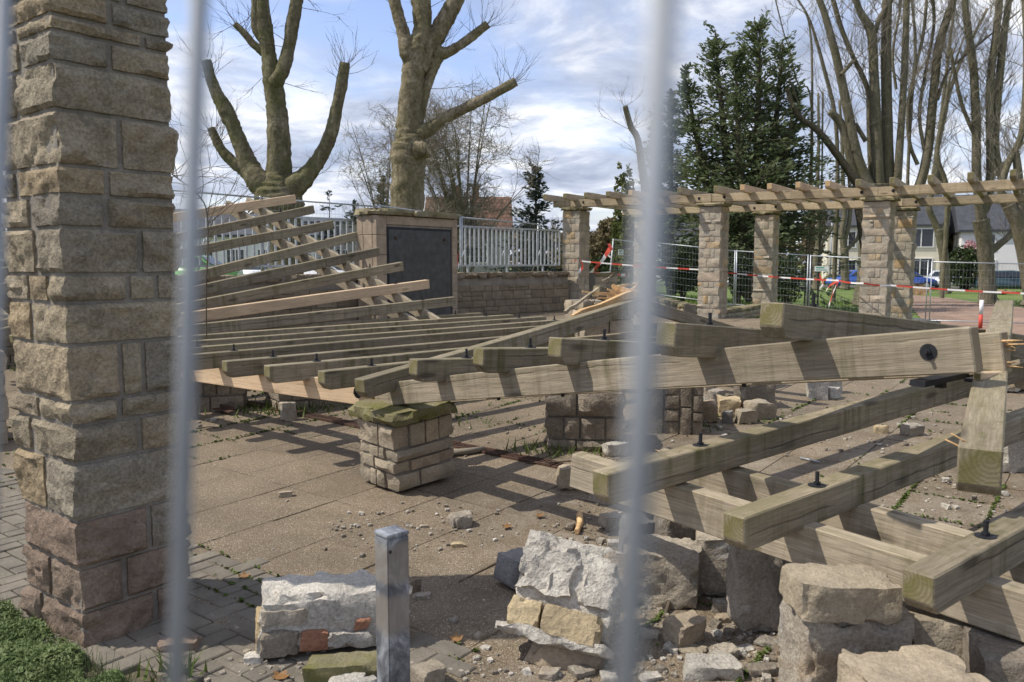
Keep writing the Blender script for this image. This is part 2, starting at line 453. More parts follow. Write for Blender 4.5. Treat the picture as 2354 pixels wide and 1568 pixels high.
def m_aggregate():
    m, nt, b = mat('exposed_aggregate')
    P = posvec(nt, 'world')
    oi = N(nt, 'ShaderNodeObjectInfo')
    v = N(nt, 'ShaderNodeTexVoronoi', inp={'Scale': 185.0})
    nt.links.new(P, v.inputs['Vector'])
    peb = N(nt, 'ShaderNodeSeparateColor'); nt.links.new(v.outputs['Color'], peb.inputs[0])
    pc = ramp(nt, peb.outputs[0], [(0.0, (0.165, 0.125, 0.085)), (0.5, (0.245, 0.193, 0.134)), (0.8, (0.29, 0.237, 0.172)), (0.94, (0.36, 0.305, 0.235)), (1.0, (0.56, 0.51, 0.43))])
    edge = ramp(nt, v.outputs['Distance'], [(0.25, (1, 1, 1)), (0.62, (0.62, 0.61, 0.59))])
    c = mixc(nt, 1.0, pc, edge, 'MULTIPLY')
    big = texnoise(nt, P, 1.1, 6, 0.62)
    c = mixc(nt, 1.0, c, ramp(nt, big, [(0.3, (0.74, 0.73, 0.72)), (0.7, (1.22, 1.2, 1.16))]), 'MULTIPLY')
    c = mixc(nt, 1.0, c, ramp(nt, oi.outputs['Random'], [(0, (0.9, 0.9, 0.9)), (1, (1.1, 1.1, 1.1))]), 'MULTIPLY')
    # pale mortar dust round the broken masonry, darker damp stains elsewhere
    spd = N(nt, 'ShaderNodeSeparateXYZ'); nt.links.new(P, spd.inputs[0])
    near_ = math2(nt, 'MULTIPLY', ramp(nt, math2(nt, 'MULTIPLY', math2(nt, 'ADD', spd.outputs['X'], 1.2), .4), [(0.2, (0, 0, 0)), (0.75, (1, 1, 1))]),
                  ramp(nt, math2(nt, 'MULTIPLY', spd.outputs['Y'], .1), [(0.42, (1, 1, 1)), (0.85, (0.25, 0.25, 0.25))]))
    du = ramp(nt, texnoise(nt, P, 2.6, 8, 0.7, 0.6), [(0.46, (0, 0, 0)), (0.66, (1, 1, 1))])
    c = mixc(nt, math2(nt, 'MULTIPLY', math2(nt, 'MULTIPLY', near_, du), 0.5), c, (0.40, 0.36, 0.30))
    st = ramp(nt, texnoise(nt, P, 0.7, 7, 0.68, 0.5), [(0.52, (0, 0, 0)), (0.66, (1, 1, 1))])
    c = mixc(nt, math2(nt, 'MULTIPLY', st, 0.45), c, (0.10, 0.08, 0.055))
    gm = texnoise(nt, P, 2.3, 6, 0.7, 0.4)
    c = mixc(nt, math2(nt, 'MULTIPLY', ramp(nt, gm, [(0.56, (0, 0, 0)), (0.72, (1, 1, 1))]), 0.35), c, (0.075, 0.075, 0.03))
    nt.links.new(c, b.inputs['Base Color'])
    bump(nt, b, math2(nt, 'SUBTRACT', 1.0, v.outputs['Distance']), 0.7, 0.006)
    b.inputs['Roughness'].default_value = 0.75
    return m
M_AGG = m_aggregate()
M_PAVER = m_stone('concrete_paver', [(0.165, 0.148, 0.122), (0.19, 0.172, 0.142), (0.15, 0.136, 0.115), (0.205, 0.182, 0.15)], 0.4, 0.5, fine=130, lichen=0.1)
M_SOIL = m_plain('joint_soil', (0.10, 0.085, 0.055), 0.95, 0, 0.4, 20, 0.5)
M_GRAVELP = m_plain('dirt_path', (0.25, 0.17, 0.125), 0.95, 0, 0.3, 1.2, 0.5)
M_ASPH = m_plain('asphalt', (0.09, 0.085, 0.08), 0.9, 0, 0.2, 2, 0.2)
M_EARTH = m_plain('bare_earth', (0.24, 0.15, 0.085), 0.95, 0, 0.3, 3, 0.6)

def m_grass():
    m, nt, b = mat('lawn_grass')
    P = posvec(nt, 'world')
    n1 = texnoise(nt, P, 0.35, 6, 0.65); n2 = texnoise(nt, P, 9.0, 6, 0.75)
    c = ramp(nt, n1, [(0.3, (0.085, 0.14, 0.03)), (0.55, (0.14, 0.19, 0.05)), (0.75, (0.21, 0.21, 0.085))])
    c = mixc(nt, 1.0, c, ramp(nt, n2, [(0.25, (0.45, 0.48, 0.42)), (0.7, (1.4, 1.4, 1.3))]), 'MULTIPLY')
    nt.links.new(c, b.inputs['Base Color'])
    bump(nt, b, n2, 1.0, 0.08)
    return m
M_GRASS = m_grass()

def m_leaf(name, cols, sat=0.0, trans=0.25, rough=0.6, scale=2.0):
    m, nt, b = mat(name)
    P = posvec(nt, 'world')
    n1 = texnoise(nt, P, scale, 4, 0.6); n2 = texnoise(nt, P, scale * 14, 2, 0.5)
    c = ramp(nt, math2(nt, 'ADD', math2(nt, 'MULTIPLY', n1, 0.55), math2(nt, 'MULTIPLY', n2, 0.45)), [(0.3 + 0.4 * i / (len(cols) - 1), k) for i, k in enumerate(cols)])
    nt.links.new(c, b.inputs['Base Color'])
    b.inputs['Roughness'].default_value = rough
    if trans:
        tr = N(nt, 'ShaderNodeBsdfTranslucent'); nt.links.new(c, tr.inputs[0])
        ms = N(nt, 'ShaderNodeMixShader', inp={0: trans})
        nt.links.new(b.outputs[0], ms.inputs[1]); nt.links.new(tr.outputs[0], ms.inputs[2])
        out = [x for x in nt.nodes if x.type == 'OUTPUT_MATERIAL'][0]
        nt.links.new(ms.outputs[0], out.inputs[0])
    return m
M_NEEDLE = m_leaf('conifer_needles', [(0.065, 0.092, 0.047), (0.12, 0.15, 0.07), (0.18, 0.205, 0.10)], trans=0.35, scale=0.6)
M_SPRUCE = m_leaf('blue_spruce_needles', [(0.03, 0.046, 0.034), (0.052, 0.072, 0.056), (0.085, 0.09, 0.07)], trans=0.1, scale=0.6)
M_HOLLY = m_leaf('holly_leaves', [(0.018, 0.032, 0.013), (0.04, 0.06, 0.02), (0.09, 0.105, 0.03)], trans=0.12, rough=0.35, scale=1.2)
M_SHRUB = m_leaf('spring_leaves', [(0.07, 0.085, 0.025), (0.11, 0.125, 0.04), (0.17, 0.17, 0.06)], trans=0.3, scale=1.2)
M_WEED = m_leaf('weed_leaves', [(0.05, 0.085, 0.03), (0.10, 0.15, 0.05), (0.17, 0.22, 0.085), (0.24, 0.25, 0.12)], trans=0.3, scale=12)
M_MOSS = m_leaf('joint_moss', [(0.05, 0.08, 0.016), (0.085, 0.12, 0.025), (0.125, 0.14, 0.035)], trans=0.2, scale=9)
M_GBLADE = m_leaf('grass_blades', [(0.07, 0.13, 0.025), (0.12, 0.18, 0.04), (0.2, 0.22, 0.07)], trans=0.3, scale=0.9)
M_BROWNW = m_leaf('budding_wood', [(0.10, 0.085, 0.05), (0.15, 0.12, 0.065), (0.19, 0.15, 0.075)], trans=0.2, scale=0.3)
M_PINK = m_leaf('pink_blossom', [(0.42, 0.20, 0.22), (0.55, 0.30, 0.32), (0.62, 0.40, 0.42)], trans=0.3, scale=0.7)
M_DRYLEAF = m_leaf('dry_leaf', [(0.17, 0.085, 0.03), (0.24, 0.13, 0.05), (0.3, 0.18, 0.08)], trans=0.1, scale=6)

def m_bark(name, cols, moss, scale=(6, 6, 2.2), bs=0.9, mossz=0.0):
    m, nt, b = mat(name)
    P = posvec(nt, 'world', scale)
    W = posvec(nt, 'world')
    n1 = texnoise(nt, P, 1.0, 8, 0.68, 0.4)
    c = ramp(nt, n1, [(0.3 + 0.4 * i / (len(cols) - 1), k) for i, k in enumerate(cols)])
    fl = texnoise(nt, W, 14, 5, 0.7)
    c = mixc(nt, 1.0, c, ramp(nt, fl, [(0.32, (0.55, 0.55, 0.55)), (0.66, (1.3, 1.3, 1.3))]), 'MULTIPLY')
    mv = texnoise(nt, W, 1.3, 6, 0.7, 0.3)
    mf = math2(nt, 'MULTIPLY', ramp(nt, mv, [(0.4, (0, 0, 0)), (0.6, (1, 1, 1))]), moss)
    c = mixc(nt, mf, c, mixc(nt, fl, (0.05, 0.055, 0.012), (0.14, 0.14, 0.04)))
    nt.links.new(c, b.inputs['Base Color'])
    bump(nt, b, math2(nt, 'ADD', n1, math2(nt, 'MULTIPLY', fl, 0.5)), bs, 0.06)
    b.inputs['Roughness'].default_value = 0.9
    return m
M_PLANE = m_bark('plane_bark', [(0.05, 0.042, 0.028), (0.13, 0.108, 0.07), (0.185, 0.158, 0.105), (0.29, 0.25, 0.175)], 0.6)
M_PLANE2 = m_bark('pale_plane_bark', [(0.08, 0.062, 0.04), (0.19, 0.152, 0.10), (0.26, 0.215, 0.15), (0.37, 0.315, 0.225)], 0.42)
M_BARK = m_bark('grey_bark', [(0.09, 0.08, 0.058), (0.16, 0.14, 0.10), (0.22, 0.195, 0.14)], 0.3)
M_BARKD = m_bark('dark_bark', [(0.05, 0.042, 0.03), (0.085, 0.07, 0.05), (0.12, 0.10, 0.07)], 0.15)
M_TWIG = m_plain('twig_bark', (0.11, 0.09, 0.065), 0.9, 0, 0.3, 2)
M_TWIGL = m_plain('pale_twig_bark', (0.23, 0.20, 0.155), 0.9, 0, 0.3, 1)
M_CUT = m_plain('sawn_limb_end', (0.30, 0.235, 0.14), 0.9, 0, 0.3, 20)

# ------------------------------------------------------------------ shape builders
def gridbox(lx, ly, lz, nx, ny, nz):
    """surface of a subdivided box, welded: (verts as unit coords -1..1, faces)"""
    idx, vs, fs = {}, [], []
    def vid(i, j, k):
        key = (i, j, k)
        if key not in idx:
            idx[key] = len(vs)
            vs.append((2 * i / nx - 1, 2 * j / ny - 1, 2 * k / nz - 1))
        return idx[key]
    for i in range(nx):
        for j in range(ny):
            fs.append((vid(i, j, 0), vid(i, j + 1, 0), vid(i + 1, j + 1, 0), vid(i + 1, j, 0)))
            fs.append((vid(i, j, nz), vid(i + 1, j, nz), vid(i + 1, j + 1, nz), vid(i, j + 1, nz)))
    for i in range(nx):
        for k in range(nz):
            fs.append((vid(i, 0, k), vid(i + 1, 0, k), vid(i + 1, 0, k + 1), vid(i, 0, k + 1)))
            fs.append((vid(i, ny, k), vid(i, ny, k + 1), vid(i + 1, ny, k + 1), vid(i + 1, ny, k)))
    for j in range(ny):
        for k in range(nz):
            fs.append((vid(0, j, k), vid(0, j, k + 1), vid(0, j + 1, k + 1), vid(0, j + 1, k)))
            fs.append((vid(nx, j, k), vid(nx, j + 1, k), vid(nx, j + 1, k + 1), vid(nx, j, k + 1)))
    return vs, fs

def stone_mesh(lx, ly, lz, seed, res, bulge, rough, corner=0, jit=0.004):
    """one bossed ashlar: x along the wall, +y outward, z up. corner: -1/+1 that end shows too, 2 both"""
    nx = max(2, int(round(lx / res))); nz = max(2, int(round(lz / res)))
    ny = max(1, int(round(ly / res))) if corner else 1
    U, fs = gridbox(lx, ly, lz, nx, ny, nz)
    rr = random.Random(seed)
    s = Vector((rr.uniform(0, 90), rr.uniform(0, 90), rr.uniform(0, 90)))
    ch = bulge * rr.uniform(0.7, 1.3)
    pl = [(rr.uniform(.55, 1.15) * ch, rr.gauss(0, .55) * ch * 2 / lx, rr.gauss(0, .6) * ch * 2 / lz) for _ in range(3)]
    pe = [(rr.uniform(.55, 1.15) * ch, rr.gauss(0, .5) * ch * 2 / ly, rr.gauss(0, .6) * ch * 2 / lz) for _ in range(2)]
    vs = []
    for (x, y, z) in U:
        p = Vector((x * lx / 2, y * ly / 2, z * lz / 2))
        q = p * 7.0 + s
        d1 = noise.noise(q * 1.6); d2 = fbm(q * 3.0, 3)
        ez = (1 - abs(z)) * lz / 2
        if y > 0.99:
            ex = (1 - abs(x)) * lx / 2
            if corner and (corner == 2 or corner * x > 0): ex = 1
            lim = 0.004 + 1.5 * min(ex, ez)
            b_ = min(max(0.1 * ch, c + a * p.x + d * p.z) for c, a, d in pl) + .45 * ch * d1
            b_ = min(b_, 1.5 * ch)
            k = min(1.0, min(ex, ez) / .02)
            p.y += min(lim, max(0, b_)) + rough * d2 * (.3 + .7 * k)
        if corner and abs(x) > 0.99 and (corner == 2 or corner * x > 0):
            ey = (1 + y) * ly / 2 if y < .99 else 1
            b_ = min(max(0.1 * ch, c + a * p.y + d * p.z) for c, a, d in pe) + .45 * ch * d1
            b_ = min(b_, 0.6 * ch)
            p.x += (1 if x > 0 else -1) * (min(0.004 + 1.5 * min(ey, ez), max(0, b_)) + rough * d2 * .8)
        p.x += jit * noise.noise(q * 2.3 + Vector((9, 0, 0)))
        p.z += jit * noise.noise(q * 2.3 + Vector((0, 9, 0)))
        vs.append(p)
    return vs, fs

def pillar(root, cx, cy, axr, wa, wb, courses, z0, res, bulge, rough, matf, seed, mortar, t=0.11, T=None, joint=0.014, splits=None, inset=-0.002):
    """rectangular stone pillar; axr = heading of face A's run; wa along it, wb across"""
    rr = random.Random(seed)
    R = Matrix.Rotation(axr, 4, 'Z')
    base = Matrix.Translation((cx, cy, z0)) @ R
    if T is not None: base = T
    H = sum(courses)
    core = MB()
    core.box((0, 0, H / 2 - 0.002), (wa - inset, wb - inset, H - 0.004))
    core.v = [base @ v for v in core.v]
    core.build('mortar_core', mortar, root)
    z = 0.0
    for ci, h in enumerate(courses):
        for side in range(4):
            L = wa if side % 2 == 0 else wb
            D = wb if side % 2 == 0 else wa
            own = (ci % 2 == 0) == (side % 2 == 0)          # this side's stones hold the corners
            span = L if own else L - 2 * t
            n = 1 if rr.random() < 0.3 else (2 if rr.random() < 0.93 or span < .4 else 3)
            cuts = [0.0]
            if n == 2: cuts.append(rr.uniform(0.36, 0.66))
            if n == 3: cuts += [rr.uniform(0.25, 0.36), rr.uniform(0.6, 0.75)]
            cuts.append(1.0)
            if splits and (ci, side) in splits:
                cuts = [0.0] + sorted(splits[(ci, side)]) + [1.0]; n = len(cuts) - 1
            for q in range(n):
                a, b = -span / 2 + cuts[q] * span, -span / 2 + cuts[q + 1] * span
                split = [(0.0, h)]
                if h > 0.16 and rr.random() < 0.09 and n > 1 and not splits:
                    k = rr.uniform(.4, .6) * h; split = [(0.0, k), (k, h)]
                for (za, zb) in split:
                    cor = 0
                    if own:
                        if n == 1: cor = 2
                        elif q == 0: cor = -1
                        elif q == n - 1: cor = 1
                    lx = (b - a) - joint; lz = (zb - za) - joint
                    vs, fs = stone_mesh(lx, t, lz, rr.random() * 1e6, res, bulge, rough, cor)
                    # side frame: outward normal
                    ang = [-pi / 2, 0, pi / 2, pi][side]
                    Rz = Matrix.Rotation(ang - pi / 2, 4, 'Z')
                    M = base @ Rz @ Matrix.Translation(((a + b) / 2, D / 2 - t / 2 + 0.006, z + (za + zb) / 2 + joint * 0))
                    mm = matf(ci, side, q, rr)
                    mb = MB(); mb.add([M @ v for v in vs], fs, 0, True)
                    mb.build('stone', mm, root)
        z += h
    return base, H

def rock(lx, ly, lz, seed, n=7, jit=0.18, rough=0.05, round_=0.12, freq=6.0, chops=7):
    """irregular quarried block with its base near z=0; corners shifted and chipped along flat breaks, faces rough"""
    rr = random.Random(seed)
    m = max(lx, ly, lz)
    nx, ny, nz = [max(2, int(round(n * d / m))) for d in (lx, ly, lz)]
    U, fs = gridbox(lx, ly, lz, nx, ny, nz)
    cj = {(i, j, k): Vector((rr.uniform(-jit, jit), rr.uniform(-jit, jit), rr.uniform(-jit, jit) * (1 if k > 0 else 0.25))) for i in (-1, 1) for j in (-1, 1) for k in (-1, 1)}
    s = Vector((rr.uniform(0, 90), rr.uniform(0, 90), rr.uniform(0, 90)))
    cuts = []
    for c in range(chops):
        v = Vector((rr.choice((-1, 1)) * rr.uniform(.15, 1), rr.choice((-1, 1)) * rr.uniform(.15, 1), rr.choice((-1, 1, 1)) * rr.uniform(.0, 1)))
        if rr.random() < .5: v[rr.randrange(3)] *= .1
        v.normalize()
        cuts.append((v, (abs(v.x) + abs(v.y) + abs(v.z)) * (1 - rr.uniform(.25, 1.1) * round_ * 1.7)))
    vs = []
    for (x, y, z) in U:
        p = Vector((x, y, z))
        for (i, j, k), d in cj.items():
            p += d * ((1 + i * x) * (1 + j * y) * (1 + k * z) / 8)
        for v, d in cuts:
            e = v.dot(p) - d
            if e > 0: p -= v * e
        c_ = sorted((abs(x), abs(y), abs(z)))
        ed = max(0.0, (c_[1] - .62) / .38)
        p = Vector((p.x * lx / 2, p.y * ly / 2, p.z * lz / 2))
        q = p * freq + s
        if ed > 0:                                     # ragged, chipped arrises
            chip = max(0.0, noise.noise(q * 1.7 + Vector((7, 3, 0))) + .35 * noise.noise(q * 5)) * ed * ed
            p *= 1 - .30 * chip
        d = Vector((noise.noise(q), noise.noise(q + Vector((31, 0, 0))), noise.noise(q + Vector((0, 47, 0)))))
        d2 = Vector((noise.noise(q * 3.3), noise.noise(q * 3.3 + Vector((31, 0, 0))), noise.noise(q * 3.3 + Vector((0, 47, 0)))))
        p += d * rough * .7 + d2 * rough * 0.6
        p.z += lz / 2
        vs.append(p)
    zm = min(v.z for v in vs)
    for v in vs: v.z -= zm
    return vs, fs

def beam(parent, name, p0, p1, w, h, mats, ch0=0.0, ch1=0.0, up=(0, 0, 1), bow=0.0, bev=0.005, roll=0.0, nseg=None, warp=0.004, zoff=None):
    """timber whose top centre line runs p0 -> p1; mats = (side, end)"""
    p0, p1 = Vector(p0), Vector(p1)
    x = (p1 - p0); L = x.length; x.normalize()
    up = Vector(up)
    y = up.cross(x).normalized(); z = x.cross(y)
    if roll:
        q = Matrix.Rotation(roll, 3, x); y = q @ y; z = q @ z
    M = Matrix(((x.x, y.x, z.x, p0.x), (x.y, y.y, z.y, p0.y), (x.z, y.z, z.z, p0.z), (0, 0, 0, 1)))
    st = [(0.0, -h + ch0)]
    if ch0: st.append((ch0 * 0.85, -h))
    n = nseg or max(2, int(L / 0.5))
    a, b = (ch0 * 0.85 if ch0 else 0), L - (ch1 * 0.85 if ch1 else 0)
    for i in range(1, n): st.append((a + (b - a) * i / n, -h))
    if ch1: st.append((L - ch1 * 0.85, -h))
    st.append((L, -h + ch1))
    bm = bmesh.new()
    rows = []
    sd = RND.uniform(0, 99)
    for (sx, zb) in st:
        f = sx / L
        dz = bow * 4 * f * (1 - f) + warp * noise.noise(Vector((sx * 0.8, sd, 0)))
        if zoff: dz += zoff(f)
        dy = warp * 1.5 * noise.noise(Vector((sx * 0.7, sd, 9)))
        rows.append([bm.verts.new((sx, -w / 2 + dy, zb + dz)), bm.verts.new((sx, w / 2 + dy, zb + dz)),
                     bm.verts.new((sx, w / 2 + dy, dz)), bm.verts.new((sx, -w / 2 + dy, dz))])
    for A, B in zip(rows, rows[1:]):
        for i in range(4):
            j = (i + 1) % 4
            bm.faces.new((A[i], A[j], B[j], B[i]))
    f0 = bm.faces.new(rows[0][::-1]); f1 = bm.faces.new(rows[-1])
    f0.material_index = f1.material_index = 1
    bm.normal_update()
    if bev:
        ed = [e for e in bm.edges if len(e.link_faces) == 2 and e.calc_face_angle(0) > 0.6]
        bmesh.ops.bevel(bm, geom=ed, offset=bev, segments=1, affect='EDGES', profile=0.5)
    bmesh.ops.recalc_face_normals(bm, faces=bm.faces)
    me = bpy.data.meshes.new(name)
    bm.to_mesh(me); bm.free()
    for m in mats: me.materials.append(m)
    o = link(bpy.data.objects.new(name, me), parent, M)
    return o, M

def bolt(parent, P, axis, r=0.028, stem=0.045, name='bolt'):
    stem = min(stem, 0.042)
    axis = Vector(axis).normalized(); P = Vector(P)
    mb = MB()
    mb.disc(P, axis, r, 0.004, 14)
    mb.disc(P + axis * 0.004, axis, r * 0.42, 0.012, 6)
    mb.disc(P + axis * 0.016, axis, r * 0.24, stem, 8)
    return mb.build(name, M_BLACKM, parent)
# ------------------------------------------------------------------ ground levels
P0, P1, P2, P5 = Vector((1.62, 20.5, 0)), Vector((4.48, 18.0, 0)), Vector((7.22, 16.0, 0)), Vector((9.6, 13.8, 0))
Q0, Q1, Q2, Q5 = Vector((3.95, 24.0, 0)), Vector((6.72, 21.4, 0)), Vector((9.2, 19.1, 0)), Vector((11.6, 16.9, 0))
ROWD = Vector((0.735, -0.678, 0)).normalized()
ROWN = Vector((-ROWD.y, ROWD.x, 0))

def gz(x, y):
    return 0.028 * min(max(0.0, y - 4.0), 15.0)

def lawnz(x, y):
    return min(0.3, max(-0.4, 0.3 - 0.09 * (x - 5.0)))

def gnd(u, v):
    z = 0.0
    for _ in range(12):
        p = atz(u, v, z)
        z = gz(p.x, p.y)
    p.z = z
    return p

# ------------------------------------------------------------------ setting
def sheet(name, pts, m, z=None):
    mb = MB(); mb.add([Vector(p) for p in pts], [tuple(range(len(pts)))])
    return mb.build(name, m, None, None, 'structure')

sheet('ground', [(-1500, -200, -0.9), (1500, -200, -0.9), (1500, 1500, -0.9), (-1500, 1500, -0.9)], M_GRASS)

mb = MB()                                             # lawn: one sheet, uneven
def lawn_clip(x, y):
    d = (Vector((x, y, 0)) - P1).dot(ROWN) - 0.35
    if d < 0:
        x -= ROWN.x * d; y -= ROWN.y * d
    return x, y
nx, ny = 66, 80
for j in range(ny + 1):
    for i in range(nx + 1):
        t = j / ny
        y = 12 + 150 * t * t + 20 * t
        x, y = lawn_clip(-8 + (75 + 60 * t) * i / nx, y)
        mb.v.append(Vector((x, y, lawnz(x, y) + 0.05 * noise.noise(Vector((x * .3, y * .3, 0))) - 0.03)))
for j in range(ny):
    for i in range(nx):
        a = j * (nx + 1) + i
        mb.f.append((a, a + 1, a + nx + 2, a + nx + 1)); mb.m.append(0); mb.sm.append(True)
mb.build('lawn', M_GRASS, None, None, 'structure')

sheet('upper_ground', [(-30, -11.6, 0.6), (-5.75, 13.25, 0.6), (1.6, 20.75, 0.6), (4.5, 30, 0.42), (30, 300, 0.2), (-400, 300, 0.2), (-400, 0, 0.4)], M_GRASS)

# terrace bed under slabs and pavers
def row_xy(s, d):
    p = P1 + ROWD * s + ROWN * d
    return p.x, p.y
mb = MB()
ns, nd = 40, 34
for j in range(nd + 1):
    for i in range(ns + 1):
        s, d = -22 + 44 * i / ns, -26.5 + 27.0 * j / nd
        x, y = row_xy(s, d)
        mb.v.append(Vector((x, y, gz(x, y) - 0.02)))
for j in range(nd):
    for i in range(ns):
        a = j * (ns + 1) + i
        mb.f.append((a, a + 1, a + ns + 2, a + ns + 1)); mb.m.append(0); mb.sm.append(True)
# riser at the far edge of the terrace
b = len(mb.v)
for i in range(ns + 1):
    x, y = row_xy(-22 + 44 * i / ns, 0.5)
    mb.v.append(Vector((x, y, -0.9)))
for i in range(ns):
    a = nd * (ns + 1) + i
    mb.f.append((a, b + i, b + i + 1, a + 1)); mb.m.append(0); mb.sm.append(False)
paving = mb.build('paving', M_SOIL, None, None, 'structure')

PE1, PE2 = Vector((0.605, 0.796, 0)), Vector((-0.796, 0.605, 0))    # slab joints
PV0, PVN, PVD = Vector((-1.43, 4.16, 0)), Vector((0.605, 0.796, 0)), Vector((0.796, -0.605, 0))

def in_pavers(x, y, tol=0.0):
    p = Vector((x, y, 0)) - PV0
    return p.dot(PVN) < tol and p.dot(PVD) < 1.62 + tol

def in_view(x, y, m=0.6):
    return y > 1.9 and abs(x) < 0.655 * y + m

# exposed aggregate slabs
def slab_mesh(a, bb, th, bev):
    bm = bmesh.new()
    bmesh.ops.create_cube(bm, size=1.0)
    for v in bm.verts:
        v.co = Vector((v.co.x * a, v.co.y * bb, (v.co.z - 0.5) * th))
    ed = [e for e in bm.edges if all(v.co.z > -0.001 for v in e.verts)]
    bmesh.ops.bevel(bm, geom=ed, offset=bev, segments=1, affect='EDGES')
    me = bpy.data.meshes.new('slab')
    bm.to_mesh(me); bm.free()
    return me
SL = 0.5
me_slab = slab_mesh(SL - 0.005, SL - 0.005, 0.045, 0.003)
me_slab.materials.append(M_AGG)
slabs = []
for i in range(-60, 70):
    for j in range(-60, 60):
        c = PV0 + PE1 * (SL * (i + 0.5)) + PE2 * (SL * (j + 0.37))
        if not in_view(c.x, c.y, 0.7): continue
        if (c - P1).dot(ROWN) > 0.3: continue
        if (c.x + 5.6) * 0.714 - (c.y - 13.0) * 0.70 < -0.1: continue       # behind the retaining wall
        if all(in_pavers((c + PE1 * a * SL / 2 + PE2 * b_ * SL / 2).x, (c + PE1 * a * SL / 2 + PE2 * b_ * SL / 2).y) for a in (-1, 1) for b_ in (-1, 1)): continue
        slabs.append((c.length, c))
slabs.sort(key=lambda t: t[0])
HD = atan2(PE1.y, PE1.x)
rest = MB()
rr = random.Random(3)
for k, (d, c) in enumerate(slabs):
    z = gz(c.x, c.y) + rr.uniform(-0.004, 0.003)
    rx, ry = rr.gauss(0, 0.004), rr.gauss(0, 0.004) - (0.02 if c.y > 4 else 0) * 0
    slope = 0.028 if 4 < c.y < 19 else 0.0
    M = Matrix.Translation((c.x, c.y, z)) @ Matrix.Rotation(slope, 4, 'X') @ Matrix.Rotation(HD, 4, 'Z') @ Matrix.Rotation(rx, 4, 'X') @ Matrix.Rotation(ry, 4, 'Y')
    if k < 296:
        o = bpy.data.objects.new('paving_slab', me_slab)
        link(o, paving, M)
    else:
        rest.add([M @ v.co for v in me_slab.vertices], [tuple(p.vertices) for p in me_slab.polygons])
rest.build('far_paving_slabs', M_AGG, paving, None, 'stuff')

# herringbone block pavers
PW = 0.1
me_pav = slab_mesh(2 * PW - 0.006, PW - 0.006, 0.06, 0.005)
me_pav.materials.append(M_PAVER)
pavers = []
for i in range(-90, 40):
    for j in range(-70, 60):
        dd = (i - j) % 4
        if dd == 0: cx, cy, rot = i + 1.0, j + 0.5, 0.0
        elif dd == 3: cx, cy, rot = i + 0.5, j + 1.0, pi / 2
        else: continue
        c = PV0 + PE1 * (cx * PW) + PE2 * (cy * PW)
        if not in_pavers(c.x, c.y) or not in_view(c.x, c.y, 0.3): continue
        if c.x < -1.2 and c.y < 2.95 - 0.35 * (c.x + 1.2): continue          # planted strip at the pillar's foot
        pavers.append((c.length, c, rot))
pavers.sort(key=lambda t: t[0])
rest = MB()
for k, (d, c, rot) in enumerate(pavers):
    M = Matrix.Translation((c.x, c.y, gz(c.x, c.y) + 0.006 + rr.uniform(-0.003, 0.003))) @ Matrix.Rotation(HD + rot, 4, 'Z') @ Matrix.Rotation(rr.gauss(0, 0.008), 4, 'X') @ Matrix.Rotation(rr.gauss(0, 0.006), 4, 'Y')
    if k < 298:
        link(bpy.data.objects.new('paver', me_pav), paving, M)
    else:
        rest.add([M @ v.co for v in me_pav.vertices], [tuple(p.vertices) for p in me_pav.polygons])
if rest.v: rest.build('far_pavers', M_PAVER, paving, None, 'stuff')

# slotted drain channel crossing the plaza
da, db = gnd(655, 945), gnd(1300, 1076)
dd = (db - da).normalized(); dnn = Vector((-dd.y, dd.x, 0))
da = da - dd * 1.2; db = db + dd * 1.6
Ld = (db - da).length
dr = thing('drain_channel', 'narrow rusty slotted drain channel crossing the paving between the fallen pillars', 'drain', da)
n = int(Ld / 0.5)
for i in range(n):
    mbf, mbs = MB(), MB()
    a = da + dd * (0.5 * i)
    a.z = gz(a.x, a.y) + .001
    ang = atan2(dd.y, dd.x)
    R = Matrix.Rotation(ang, 3, 'Z')
    for s in (-1, 1):
        mbf.box(a + dd * 0.247 + dnn * (0.058 * s) + Vector((0, 0, 0.009)), (0.49, 0.016, 0.02), 0, 0, R)
    for k in range(17):
        mbs.box(a + dd * (0.016 + 0.0288 * k) + Vector((0, 0, 0.008)), (0.013, 0.102, 0.016), 0, 0, R)
    g = mbf.build('grate', M_RUST, dr)
    mbs.build('bar', M_RUST, g)
mbf = MB(); 
for i in range(n):
    a = da + dd * (0.5 * i + .25)
    mbf.box((a.x, a.y, gz(a.x, a.y) - .003), (.499, 0.13, 0.012), 0, 0, Matrix.Rotation(atan2(dd.y, dd.x), 3, 'Z'))
mbf.build('channel', M_BLACKM, dr)

# dirt path and road at the right, spread on the lawn
def on_lawn(u, v, dz=0.03):
    z = 0.0
    for _ in range(15):
        p = atz(u, v, z); z = lawnz(p.x, p.y) + dz
    p.z = z
    return p
def patch(name, poly, m, dz, sub=24):
    A, B = poly
    mb = MB()
    k = len(A)
    rows = []
    for i in range(sub + 1):
        t = i / sub * (k - 1); a = min(int(t), k - 2); f = t - a
        p = A[a].lerp(A[a + 1], f); q = B[a].lerp(B[a + 1], f)
        for j in range(9):
            r = p.lerp(q, j / 8)
            w = 0.25 * noise.noise(Vector((r.x, r.y, 3)) * 0.8) if j in (0, 8) else 0
            r = r + (q - p).normalized() * w
            r.z = lawnz(r.x, r.y) + 0.05 * noise.noise(Vector((r.x * .3, r.y * .3, 0))) - 0.03 + dz
            mb.v.append(r)
    for i in range(sub):
        for j in range(8):
            a = i * 9 + j
            mb.f.append((a, a + 1, a + 10, a + 9)); mb.m.append(0); mb.sm.append(True)
    return mb.build(name, m, None, None, 'structure')
L_ = on_lawn
patch('path', ([L_(2085, 676), L_(2150, 681), L_(2250, 694), L_(2420, 712), L_(2600, 735)],
               [L_(2090, 700), L_(2125, 738), L_(2250, 760), L_(2420, 800), L_(2600, 850)]), M_GRAVELP, 0.035)
